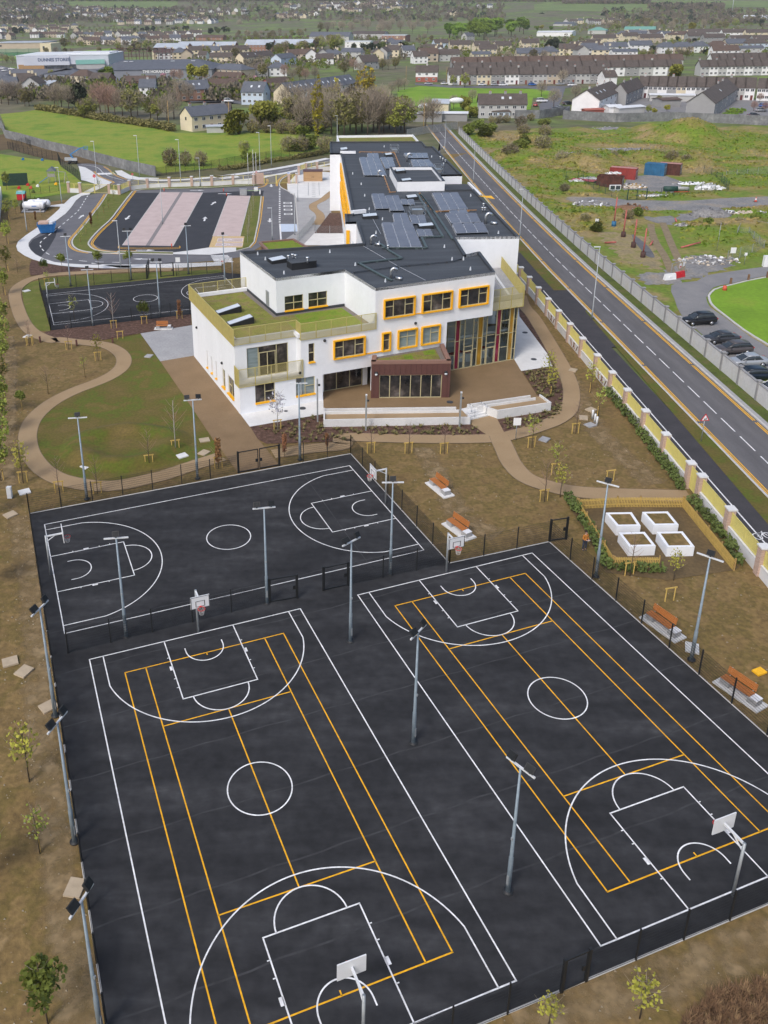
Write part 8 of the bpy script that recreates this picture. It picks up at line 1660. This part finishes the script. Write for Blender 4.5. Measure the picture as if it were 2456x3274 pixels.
wing('flat white building with brown base and strip windows', 't3', 55, 255, 360, 25, 7.5, 8, 'h_brick', 'r_white', 6); wing('white roofed shed behind the cream gables', 't3', 1380, 1680, 310, 25, 5, 6.5, 'h_white', 'r_white', 0); wing('white end of the shed behind the grey gables', 't4', -20, 80, 290, 25, 5, 6.5, 'h_white', 'r_white', 0); wing('green roofed hall behind the steep dark roofs', 't4', 200, 345, 275, 20, 5, 9, 'h_pale', 'clad_green', 0, hip=1); wing('long green ridge roof behind the large dark roof', 't4', 490, 740, 275, 20, 6, 9.5, 'h_pale', 'clad_green', 0)
wing('blue and white warehouse on the edge of the far field', 't4', 690, 815, 90, 30, 8, 9, 'h_white', 'r_light', 3, name='warehouse', cat='warehouse'); wing('grey roofed pavilion on the far field edge', 't4', 385, 510, 100, 30, 6, 9, 'h_tan', 'r_light', 0, name='pavilion', cat='pavilion'); wing('long low white warehouse behind the bare belt', 't4', 650, 850, 190, 30, 6, 8, 'h_pale', 'r_light', 0, name='warehouse', cat='warehouse'); wing('large blue walled warehouse at the top right, nearest', 't4', 1350, 1720, 185, 40, 12, 14, 'h_blue', 'r_white', 0, name='warehouse', cat='warehouse'); wing('brown roofed warehouse at the top right, farthest', 't4', 1430, 1720, 85, 50, 13, 17, 'h_white', 'r_dark', 0, name='warehouse', cat='warehouse'); wing('pale green warehouse between the two large ones', 't4', 1390, 1720, 110, 30, 8, 9, 'h_white', 'clad_green', 0, name='warehouse', cat='warehouse'); wing('white gabled warehouse left of the blue walled one', 't4', 1210, 1360, 120, 30, 8, 11, 'h_white', 'r_light', 0, name='warehouse', cat='warehouse'); wing('grey warehouse with pale front before the plantation', 't3', 1520, 1680, 235, 30, 6, 9, 'h_pale', 'r_slate', 0, name='warehouse', cat='warehouse'); wing('blue roofed offices with white frames at the far left', 't1', 30, 280, 215, 30, 8, 9, 'h_pale', 'r_slate', 8, name='office', cat='office')
M = MB(); p = ST('t4',1365,110); M.smooth = True; M.tube([(0,0,0),(0,0,34)], [.9,.6], 8); o = M.build('chimney_mast', M_['galv']); o.location = p; tag(o, 'tall grey mast before the top right warehouses', 'mast')
# ------------------------------------------------------------------ far town: copies of a few simple houses
def simple(wm, rm, hip=0):
 o = thing('house', 'house', 'house'); L, D, e, r = 9.5, 8.5, 5.2, 8.6; M = MB().use(M_[wm]); x0, x1, y0, y1 = -L/2, L/2, -D/2, D/2
 M.add([(x0,y0,0),(x1,y0,0),(x1,y1,0),(x0,y1,0),(x0,y0,e),(x1,y0,e),(x1,y1,e),(x0,y1,e),(x0,0,r-.1),(x1,0,r-.1)], [(0,1,5,4),(1,2,6,5),(2,3,7,6),(3,0,4,7),(4,8,7),(5,6,9)] if not hip else [(0,1,5,4),(1,2,6,5),(2,3,7,6),(3,0,4,7)]); M.use(M_['pane'])
 for x in (-3,0,3):
  for z in (1.5,4.1): M.add([(x-.6,y0-.04,z-.55),(x+.6,y0-.04,z-.55),(x+.6,y0-.04,z+.55),(x-.6,y0-.04,z+.55)], [(0,1,2,3)])
 M.build('wall', None, parent=o); M = MB().use(M_[rm]); h = D/2 if hip else 0; q = .3
 M.add([(x0-q,y0-q,e-.2),(x1+q,y0-q,e-.2),(x1+q-h,0,r),(x0-q+h,0,r),(x1+q,y1+q,e-.2),(x0-q,y1+q,e-.2)], [(0,1,2,3),(4,5,3,2)]+([(1,4,2),(5,0,3)] if hip else [])); M.use(M_['h_cream']); M.box((x1-.6,0,r+.3), (1.0,.7,1.5)); M.build('roof', None, parent=o); return Proto(o)
SHP = {('white','dark'):simple('h_white','r_dark'),('cream','dark'):simple('h_cream','r_dark'),('white','slate'):simple('h_white','r_slate'),('grey','dark'):simple('h_pale','r_dark'),('tan','brown'):simple('h_tan','r_brown'),('cream','slate'):simple('h_cream','r_slate',1)}
SK = list(SHP.keys())
def town(k, x0, y0, x1, y1, n, desc, rows=1, ang=0.0):
 pts = []
 for j in range(rows):
  m = n//rows
  for i in range(m): pts.append((x0+(x1-x0)*(i+.5+trnd.uniform(-.3,.3))/m, y0+(y1-y0)*(j+.5+trnd.uniform(-.3,.3))/rows))
 pts.sort()
 for i, (x, y) in enumerate(pts):
  p = ST(k, x, y); p.z -= .1; c = trnd.choice(SK); SHP[c].put(p, ang+trnd.choice((0,.3,-.3,1.57,1.2,.1)), '%s house with %s roof, %s from left in the %s' % (c[0], c[1], ORD[i], desc), desc, sc=(trnd.uniform(1.2,1.7),1.1,trnd.uniform(1.0,1.2)))
town('t1',680,372,1100,388,7,'white gabled row by the pitch'); town('t1',1100,350,1659,372,9,'row left above the long school'); town('t1',0,325,130,345,3,'row behind the sports hall'); town('t1',270,310,540,330,6,'row above the sports hall roof'); town('t1',600,310,1300,340,12,'row below the dark belt'); town('t1',1300,312,1659,335,6,'row right below the dark belt'); town('t1',0,235,680,290,16,'left cluster above the offices', 2)
town('t1',560,130,980,160,9,'cluster round the yellow house'); town('t1',980,170,1659,215,16,'cluster behind the dark belt', 2); town('t1',330,60,530,98,16,'bright white estate at top left', 2); town('t1',0,90,270,125,8,'row at the top left edge'); town('t1',20,140,260,190,8,'row above the offices'); town('t1',640,75,900,120,10,'estate under the far field', 2); town('t1',900,90,1350,130,12,'rows under the far field', 2); town('t1',1190,130,1659,170,10,'cluster by the far pines'); town('t2',0,170,240,215,9,'cluster above the belt'); town('t2',100,90,520,140,12,'rows left of the bare wood', 2); town('t2',740,120,1120,165,9,'rows above the green fields'); town('t2',840,40,960,90,5,'specks above the fields'); town('t2',1120,30,1480,110,22,'hillside estate by the pale road', 2); town('t2',1480,30,1659,70,8,'reddish hillside rows'); town('t3',0,20,220,60,8,'rows at the hill foot'); town('t3',30,60,330,100,6,'cottages in the wood'); town('t3',620,120,700,145,2,'pair in the scrub'); town('t3',850,60,1000,80,3,'cottages below the far field'); town('t2',0,300,90,330,4,'cluster left of the brown block'); town('t4',0,180,480,205,8,'sheds before the plantation'); town('t3',0,400,240,520,9,'cluster by the tall house',2); town('t3',430,450,560,545,3,'cluster by the pink tree'); town('t4',0,440,330,470,6,'row just behind the terrace'); town('t4',430,300,1000,320,9,'row before the bare belt'); town('t2',60,470,460,500,6,'row under the long school'); town('t2',900,500,1300,540,6,'row right of the dark tree'); town('t1',1300,500,1659,520,0 or 4,'row behind the grey shed'); town('t5',0,210,330,330,5,'huts left of the field')
# ------------------------------------------------------------------ parked cars and vans in the estate
for kk, k, x, y, rz, lb in (('car_silver','t7',455,188,0,'pale car before the red and white house'),('car_white','t7',595,188,.2,'white car at the left end of the terrace'),('car_white','t7',915,198,0,'white car, first along the green'),('car_silver','t7',1022,198,0,'pale silver car, second along the green'),('van','t7',1095,200,0,'white van parked along the green'),('car_blue','t7',1342,197,0,'bright blue car along the green'),('car_silver','t7',1580,192,0,'silver car right of the blue one'),('van','t8',75,190,0,'white van before the grey terrace'),('van','t7',1425,340,0,'white van beside the street tree'),('car_red','t7',1370,372,1.3,'red car half hidden by the white gable'),('car_black','t7',1645,362,.2,'black car beside the street tree'),('car_silver','t7',1480,430,.3,'silver car, nearest of three near the estate wall'),('car_charcoal','t7',1545,408,.3,'dark car, middle of three near the estate wall'),('car_silver','t7',1585,395,.3,'silver car, farthest of three near the estate wall'),('car_black','t8',45,342,.2,'black car beside the white gable'),('car_charcoal','t8',1540,435,.2,'dark car under the reddish shrubs'),('car_silver','t8',1600,395,.2,'silver car under the reddish shrubs'),('car_blue','t8',1630,360,0,'blue car at the right estate edge'),('van','t6',350,340,0,'white van left of the blue white house'),('car_white','t5',20,55,0,'white car, left in the supermarket yard'),('car_silver','t5',40,75,0,'silver car in the supermarket yard'),('car_white','t5',100,60,0,'white car, right in the supermarket yard'),('car_black','t5',372,122,0,'dark car before the supermarket window'),('car_navy','t5',412,122,0,'dark blue car before the supermarket window')):
 p = S(k,x,y); CP[kk].put(p, rz, lb, 'cars parked in the far streets')
M = MB(); p = S('t7',430,405); M.smooth = True; M.sphere((0,0,1.4), (3.2,1.3,1.4), 14, 8); o = M.build('caravan', M_['sign_white']); o.location = p; tag(o, 'white rounded caravan beside the cream shed', 'caravan'); M = MB(); M.smooth = True; M.sphere((0,0,1.2), (3.0,1.2,1.2), 14, 8); o = M.build('caravan', M_['sign_white']); p = S('t7',705,425); o.location = p+Vector((0,4,3)); tag(o, 'white covered boat behind the flat roofed shed', 'boat')
# utility poles
M = MB(); M.smooth = True; M.tube([(0,0,0),(0,0,9)], [.14,.09], 7); pp0 = M.build('utility_pole', M_['timber'])
for i, (k,x,y,s,lb) in enumerate((('t5',500,382,1,'timber pole behind the field hedge, left one'),('t5',905,440,1,'timber pole behind the field hedge, middle one'),('t5',935,445,1.05,'white pole behind the field hedge'),('t5',1448,570,1.1,'timber pole left of the cream house'),('t6',360,612,1.2,'timber pole before the huge olive trees'),('t7',412,600,1.1,'dark pole at the road end'),('t7',262,170,1,'pole left of the terrace'),('t7',608,180,1,'pole at the terrace corner'))):
 o = pp0 if i == 0 else pp0.copy()
 if i: COL.objects.link(o)
 o.location = S(k,x,y); o.scale = (1,1,s); tag(o, lb, 'pole', 'utility poles')
for i in range(4):
 hedge('%s of four clipped green garden hedges at the right' % ('nearest','second','third','farthest')[i], [S('t8',1265+i*28,445-i*18), S('t8',1390+i*28,448-i*18)], .9, 1.2, 'leaf_green', seed=50+i, n=70, size=.2, name='garden_hedge')
# ------------------------------------------------------------------ containers, rubble and posts on the waste ground
mat('cont_red', (.26,.035,.03), .65, var=.2, scale=.8); mat('cont_rust', (.085,.030,.022), .8, var=.4, scale=1.2); mat('cont_blue', (.02,.115,.23), .6, var=.2, scale=.8); mat('cont_roof', (.42,.22,.19), .8, var=.2); mat('rubble', None, .95, cols=[(.3,(.12,.12,.125)),(.7,(.30,.29,.28))], scale=1.2, fine=.3)
def container(lbl, c, rz, L, m, top=None, closed=True, H=2.6, W=2.45):
 o = thing('container', lbl, 'container', c, rz, 'shipping containers on the waste ground'); M = MB().use(M_[m])
 n = int(L/.28);
 for y in (-W/2, W/2):
  pts = [Vector((-L/2+L*i/n, y+(.035 if i % 2 else -.035), 0)) for i in range(n+1)]; strip(M, pts, .04, .12, h=H-.2)
 M.box((-L/2,0,H/2), (.06,W,H-.1)); M.box((L/2-.04,0,H/2), (.06,W,H-.1))
 if not closed: M.box((0,0,.2), (L,W,.1))
 M.build('wall', None, parent=o)
 if closed: M = MB().use(M_[top or m]); M.box((0,0,H-.02), (L+.04,W+.06,.12)); M.build('roof', None, parent=o)
 M = MB().use(M_[m])
 for sx in (-1,1):
  for sy in (-1,1): M.bar((sx*L/2,sy*W/2,0), (sx*L/2,sy*W/2,H+.04), .17)
 for sy in (-1,1):
  for z in (.08,H): M.bar((-L/2,sy*W/2,z), (L/2,sy*W/2,z), .15)
 M.build('frame', None, parent=o)
 for sy in (-.62,.62):
  M = MB().use(M_[m]); M.box((L/2+.03,sy,H/2), (.07,1.12,H-.3)); d = M.build('door', None, parent=o); M = MB().use(M_['galv'])
  for t in (-.3,.3): M.bar((L/2+.09,sy+t,.2), (L/2+.09,sy+t,H-.25), .05)
  M.use(M_['sign_white']); M.box((L/2+.075,sy,H*.72), (.02,.45,.25)); M.build('lock_bar', None, parent=d)
 return o
def cpx(k, x, y, dz=.06): p = S(k,x,y); p.z = dz; return p
container('red shipping container with pink faded roof', cpx('k4',520,222), -.55, 6.1, 'cont_red', 'cont_roof'); container('open topped rusty container heaped with white waste', cpx('k4',415,290), -.5, 5.6, 'cont_rust', closed=False); container('blue shipping container with white notices', cpx('k4',770,195), -.6, 4.6, 'cont_blue', H=2.8); container('dark red container behind the blue one with boards on top', cpx('k4',885,190), -.55, 5.0, 'cont_rust', 'cont_roof', H=2.7)
def heap(lbl, k, x, y, rx, ry, h, m, n, seed, cat='rubble heap', name='rubble_heap', group=None, big=1.0):
 rnd = random.Random(seed); c = cpx(k,x,y); c.z = max(.05, waste_h(c.x,c.y)*.8); M = MB()
 if isinstance(m, str): m = [m]
 for i in range(n):
  a = rnd.random()*6.28; q = sqrt(rnd.random()); px, py = cos(a)*q*rx, sin(a)*q*ry; pz = h*(1-q)*rnd.uniform(.3,1); s = big*rnd.uniform(.15,.6); M.use(M_[m[i % len(m)]])
  mt = Matrix.Translation((px,py,pz)) @ Matrix.Rotation(rnd.random()*3,4,'X') @ Matrix.Rotation(rnd.random()*3,4,'Z'); M.box((0,0,0), (s,s*rnd.uniform(.4,1.2),s*rnd.uniform(.15,.7)), M=mt)
 M.use(M_[m[0]]); vs = [(cos(t*.524)*rx*.9, sin(t*.524)*ry*.9, -.1) for t in range(12)]+[(cos(t*.524)*rx*.4, sin(t*.524)*ry*.4, h*.55) for t in range(12)]; M.add(vs, [(t,(t+1)%12,12+(t+1)%12,12+t) for t in range(12)]+[tuple(range(12,24))])
 o = M.build(name, None); o.location = c; return tag(o, lbl, cat, group)
heap('white sheeting and waste piled in the open rusty container', 'k4', 440, 245, 1.8, .8, .3, ['sign_white','h_pale'], 60, 1, 'waste heap', 'waste_heap').location.z += 1.9
heap('waste spilling out beside the open rusty container', 'k4', 590, 290, 3.6, 2.4, .9, ['h_tan','sign_white','h_pale','timber','black'], 150, 2, 'waste heap', 'waste_heap'); heap('broken stone heap left of the gravel track', 'k4', 270, 430, 4.2, 3.0, 1.3, ['rubble','rubble','h_grey','rubble','sign_white'], 130, 3); heap('dark earth heap left of the wheel tracks', 'k4', 560, 465, 4.5, 2.5, 1.3, ['slat_brown','rubble'], 60, 4); heap('grey gravel heap right of the wheel tracks', 'k4', 1210, 510, 5.0, 3.2, 2.2, ['rubble'], 90, 5, big=.6); heap('white bags and rubble beyond the gravel heap', 'k4', 1345, 500, 1.5, 1.2, .9, ['sign_white','h_pale'], 26, 6); heap('flattened boards and plastic on the right of the gravel heap', 'k4', 1480, 505, 4.5, 1.0, .25, ['h_tan','sign_white','rubble'], 40, 7); heap('big white bags inside the green fence', 'k4', 1195, 305, 3.6, 1.8, 1.5, ['sign_white','h_pale'], 70, 8, 'bag heap', 'bag_heap', big=1.6); heap('white sheets and dark pipes lying right of the compound', 'k4', 1050, 265, 4.5, 1.6, .5, ['sign_white','black','h_pale'], 50, 9, 'waste heap', 'waste_heap'); heap('pallet of pale blocks left of the rusty container', 'k4', 265, 240, 3.2, 1.6, 1.2, ['h_pale','clad_grey'], 70, 10, 'block stack', 'block_stack', big=1.3); heap('white bag heap at the left end of the compound', 'k4', 150, 262, 1.8, 1.2, 1.0, ['h_pale','sign_white'], 30, 11, 'bag heap', 'bag_heap'); heap('bright debris scattered beside the lane entrance', 'k4', 1180, 870, 5.5, 3.0, .4, ['rubble','h_tan','h_pale','rubble','sign_white'], 130, 12, 'debris', 'debris'); heap('grey stones in the grass at the top of the waste ground, left', 'f5', 470, 290, 6, 3, .7, ['rubble','rubble','h_grey'], 120, 13); heap('long spread of grey stones across the upper waste ground', 'f5', 780, 255, 11, 3.5, .7, ['rubble','rubble','h_grey'], 230, 14); heap('grey stones near the top wall of the waste ground', 'f5', 680, 125, 7, 4, .7, ['rubble','rubble','h_grey'], 130, 15); heap('broken stones by the farthest red post', 'k4', 990, 600, 1.5, 1.2, .6, ['rubble','h_pale'], 30, 16); heap('white debris strewn before the compound gate', 'k4', 760, 365, 3.5, 1.2, .3, ['sign_white','h_tan','rubble'], 40, 17, 'debris', 'debris')
o = thing('pipe_bundle', 'dark green tank and pale tubes lying inside the fence', 'pipes', cpx('k4',900,325)); M = MB().use(M_['fence_green']); M.smooth = True; M.tube([(-1.8,0,.6),(1.2,-.2,.6)], .6, 12); M.build('tank', None, parent=o); M = MB().use(M_['h_pale']); M.smooth = True; M.tube([(-.5,1.2,.5),(4.2,.6,.4)], .45, 10); M.build('tube', None, parent=o); M = MB().use(M_['sign_red']); M.bar((0,-1.2,.1), (3.5,-1.5,.15), .12); M.build('rail', None, parent=o)
o = thing('trailer', 'flat pink red trailer bed left of the rusty container', 'trailer', cpx('k4',240,262), -.5); M = MB().use(mat('pink_red', (.40,.08,.11), .7)); M.box((0,0,.6), (7.5,.3,.25)); M.box((0,1.4,.6), (7.5,.3,.25)); M.box((0,.7,.62), (7.3,1.2,.1)); M.build('bed', None, parent=o); M = MB().use(M_['tyre']); M.tube([(2,-.2,.4),(2,.2,.4)], .4, 12); M.build('wheel', None, parent=o)
M = MB(); p = cpx('k4',455,328); M.use(M_['sign_white']); M.box((0,0,1.0), (2.6,.3,1.1)); M.use(M_['pane']); M.box((-.62,-.18,1.0), (1.0,.03,.85)); M.box((.62,-.18,1.0), (1.0,.03,.85)); M.use(M_['galv']); M.box((0,0,.25), (2.0,.6,.5)); o = M.build('window_frame', None); o.location = p; tag(o, 'white double window frame propped before the rusty container', 'window frame')
mesh_fence('green mesh fence along the front and right of the container compound', MS('k4:705,385 815,378 915,368 1030,350 1130,338 1240,335 1345,320 1290,260 1210,215 1150,190'), 2.3, 3.4, 'fence_green', dense=.22, group='green compound fence', ww=.01); mesh_fence('green mesh fence round the left of the container compound', MS('k4:70,245 165,240 330,330 430,370 555,392'), 2.3, 3.4, 'fence_green', dense=.22, group='green compound fence', ww=.01); gate('green double gate of the container compound', cpx('k4',552,395), cpx('k4',702,388), 2.4, 2, 'fence_green', dense=.2)
mat('post_red', (.42,.12,.10), .8, var=.2); mat('post_base', (.075,.04,.035), .9)
for i, (x, y, t) in enumerate(((447,598,'farthest, in a blue tub'),(521,682,'second farthest'),(600,765,'second nearest'),(675,842,'nearest'))):
 p = cpx('k4',x,y); p.z = max(.05,waste_h(p.x,p.y)); h = 5.6 if i < 1 else 5.0; o = thing('red_post', 'faded red post standing on a drum, '+t, 'post', p, group='faded red posts on drums'); M = MB(); M.smooth = True; M.tube([(0,0,.6),(.05,0,h)], .13, 8); M.build('pole', M_['post_red'], parent=o); M = MB(); M.smooth = True; M.tube([(0,0,-.3),(0,0,.95)], .42, 12); M.build('drum', M_['cont_blue' if i == 0 else 'post_base'], parent=o)
for x, y, l, rz, lb in ((420,740,2.2,-.9,'short red pole lying by the concrete wall'),(1050,760,4.2,.35,'long red barrier poles lying by the wet track'),(742,745,1.2,.9,'short red stub leaning beside the track'),(933,565,1.0,1.5,'red stub standing at the head of the tracks')):
 p = cpx('k4',x,y); p.z = waste_h(p.x,p.y)+.1; M = MB(); M.smooth = True; M.tube([(-l/2*cos(rz),-l/2*sin(rz),0),(l/2*cos(rz),l/2*sin(rz),.5)], .16, 8); o = M.build('red_pole', M_['post_red']); o.location = p; tag(o, lb, 'pole')
o = thing('traffic_cone', 'red and white traffic cone on the gravel track', 'cone', cpx('k4',1560,408)); M = MB(); M.smooth = True; M.tube([(0,0,.05),(0,0,.45)], [.3,.2], 12); M.tube([(0,0,.75),(0,0,1.05)], [.13,.06], 12); M.build('cone', M_['cone_red'], parent=o); M = MB(); M.smooth = True; M.tube([(0,0,.45),(0,0,.75)], [.205,.135], 12); M.build('band', M_['sign_white'], parent=o); M = MB(); M.box((0,0,.03), (.7,.7,.06)); M.build('base', M_['black'], parent=o)
for x, y, m, lb, rz in ((885,1018,'sign_white','white water filled road barrier at the lane entrance',.25),(962,1000,'sign_red','red water filled road barrier at the lane entrance',.5)):
 p = cpx('k4',x,y,.07); M = MB(); M.add([(-1,-.3,0),(1,-.3,0),(1,.3,0),(-1,.3,0),(-.95,-.12,.95),(.95,-.12,.95),(.95,.12,.95),(-.95,.12,.95)], [(3,2,1,0),(4,5,6,7),(0,1,5,4),(1,2,6,5),(2,3,7,6),(3,0,4,7)]); M.box((0,-.24,.45), (.4,.12,.3)); o = M.build('road_barrier', M_[m]); o.location = p; o.rotation_euler = (0,0,rz); tag(o, lb, 'barrier')
p = cpx('k4',950,985,.07); o = thing('site_gate', 'grey mesh site gate with small notices behind the barriers', 'gate', p, .62); M = MB()
for x in (-2,2): M.bar((x,0,0), (x,0,2.3), .08)
for z in (.2,2.25): M.bar((-2,0,z), (2,0,z), .06)
for i in range(26): M.tri((-2+4*i/25,0,.2), (-2+4*i/25,0,2.2), .012)
M.build('frame', M_['galv'], parent=o); M = MB().use(M_['sign_white']); M.box((.3,-.05,1.5), (.5,.03,.7)); M.box((1.2,-.05,1.6), (.5,.03,.6)); M.use(M_['sign_red']); M.box((.3,-.07,1.35), (.4,.02,.2)); M.build('notice', None, parent=o)
mesh_fence('grey temporary mesh fence right of the lane entrance', MS('k4:1335,880 1620,800 1500,690 1410,690 1450,620 1640,650'), 2.0, 3.4, 'galv', dense=.3, group='temporary fences', ww=.012); mesh_fence('thin grey mesh fence at the right of the upper waste ground', MS('k4:1325,225 1490,210 1659,190'), 2.0, 3.4, 'galv', dense=.3, group='temporary fences', ww=.012)
post_sign('slim pole standing in the rough grass', cpx('k4',1255,795), 5.0, 'none'); post_sign('white notice on a post by the lane', cpx('k4',1470,900), 2.0, 'plate', sc=.6, cat='sign', name='sign'); post_sign('white notice board in the grass by the concrete wall', cpx('k4',312,590), 1.2, 'plate', sc=.9, cat='sign', name='sign'); post_sign('brown notice board on posts above the lane', cpx('k4',1370,880), 2.4, 'plate', sc=1.2, cat='sign', name='sign')
p = cpx('k4',1632,915); M = MB(); M.box((0,0,.9), (.7,.6,1.8)); o = M.build('cabinet', M_['sign_white']); o.location = p; tag(o, 'white utility cabinet beside the lane at the right edge', 'cabinet')
for i, (x, y) in enumerate(((1425,1085),(1535,1062),(1652,1045))):
 p = cpx('f5',x,y); M = MB(); M.box((0,0,.5), (.25,.25,1.0)); o = M.build('bollard', M_['slat_brown']); o.location = p; tag(o, 'dark timber bollard on the bright lawn edge, %s of three' % ('left','middle','right')[i], 'bollard', 'timber bollards at the lane')
p = cpx('f5',1388,1122); M = MB(); M.smooth = True; M.tube([(0,0,0),(0,0,.7)], [.35,.25], 9); o = M.build('marker', M_['cone_red']); o.location = p; tag(o, 'small orange marker on the bright lawn edge', 'marker')
# ------------------------------------------------------------------ camera, light, sky
cd = bpy.data.cameras.new('camera'); cam = bpy.data.objects.new('camera', cd); COL.objects.link(cam); scene.camera = cam
cd.sensor_fit = 'AUTO'; cd.sensor_width = 36.0; cd.lens = SF/SH*36.0; cd.shift_x = -PX/SH; cd.shift_y = PY/SH; cd.clip_start = .5; cd.clip_end = 20000
cam.matrix_world = Matrix(((_r.x,_u.x,-_f.x,0),(_r.y,_u.y,-_f.y,0),(_r.z,_u.z,-_f.z,CAMH),(0,0,0,1)))
w = bpy.data.worlds.new('World'); scene.world = w; w.use_nodes = True; nt = w.node_tree
sky = nt.nodes.new('ShaderNodeTexSky'); sky.sky_type = 'NISHITA'; sky.sun_disc = False
SUN_EL, SUN_AZ = radians(48), radians(215)          # azimuth clockwise from +y: behind the camera, to the left
sky.sun_elevation = SUN_EL; sky.sun_rotation = SUN_AZ; sky.air_density = 1.0; sky.dust_density = 3.5; sky.ozone_density = 1.0
bg = nt.nodes['Background']; bg.inputs['Strength'].default_value = .135; nt.links.new(sky.outputs['Color'], bg.inputs['Color'])
sl = bpy.data.lights.new('sun', 'SUN'); sl.energy = 1.1; sl.angle = radians(14); sl.color = (1.0,.985,.965); so = bpy.data.objects.new('sun', sl); COL.objects.link(so)
sd = Vector((sin(SUN_AZ)*cos(SUN_EL), cos(SUN_AZ)*cos(SUN_EL), sin(SUN_EL))); so.rotation_euler = sd.to_track_quat('Z', 'Y').to_euler(); so.location = (0,0,120)
scene.view_settings.view_transform = 'Standard'; scene.view_settings.look = 'None'; scene.view_settings.exposure = 0.42; scene.view_settings.gamma = 1
scene.cycles.use_denoising = True; scene.cycles.max_bounces = 6; scene.cycles.diffuse_bounces = 3; scene.cycles.glossy_bounces = 3; scene.cycles.transparent_max_bounces = 12; scene.cycles.volume_bounces = 0
# the air: one closed box of thin even haze round camera, ground and town
hz = bpy.data.materials.new('haze'); hz.use_nodes = True; hn = hz.node_tree; hn.nodes.clear(); ho = hn.nodes.new('ShaderNodeOutputMaterial'); pv_ = hn.nodes.new('ShaderNodeVolumePrincipled'); pv_.inputs['Color'].default_value = (.80,.86,.95,1); pv_.inputs['Density'].default_value = .00007; pv_.inputs['Anisotropy'].default_value = 0; hn.links.new(pv_.outputs[0], ho.inputs['Volume'])
M = MB(); M.box((0,4300,100), (9400,9000,202.4)); hb = M.build('haze', hz, kind='stuff')
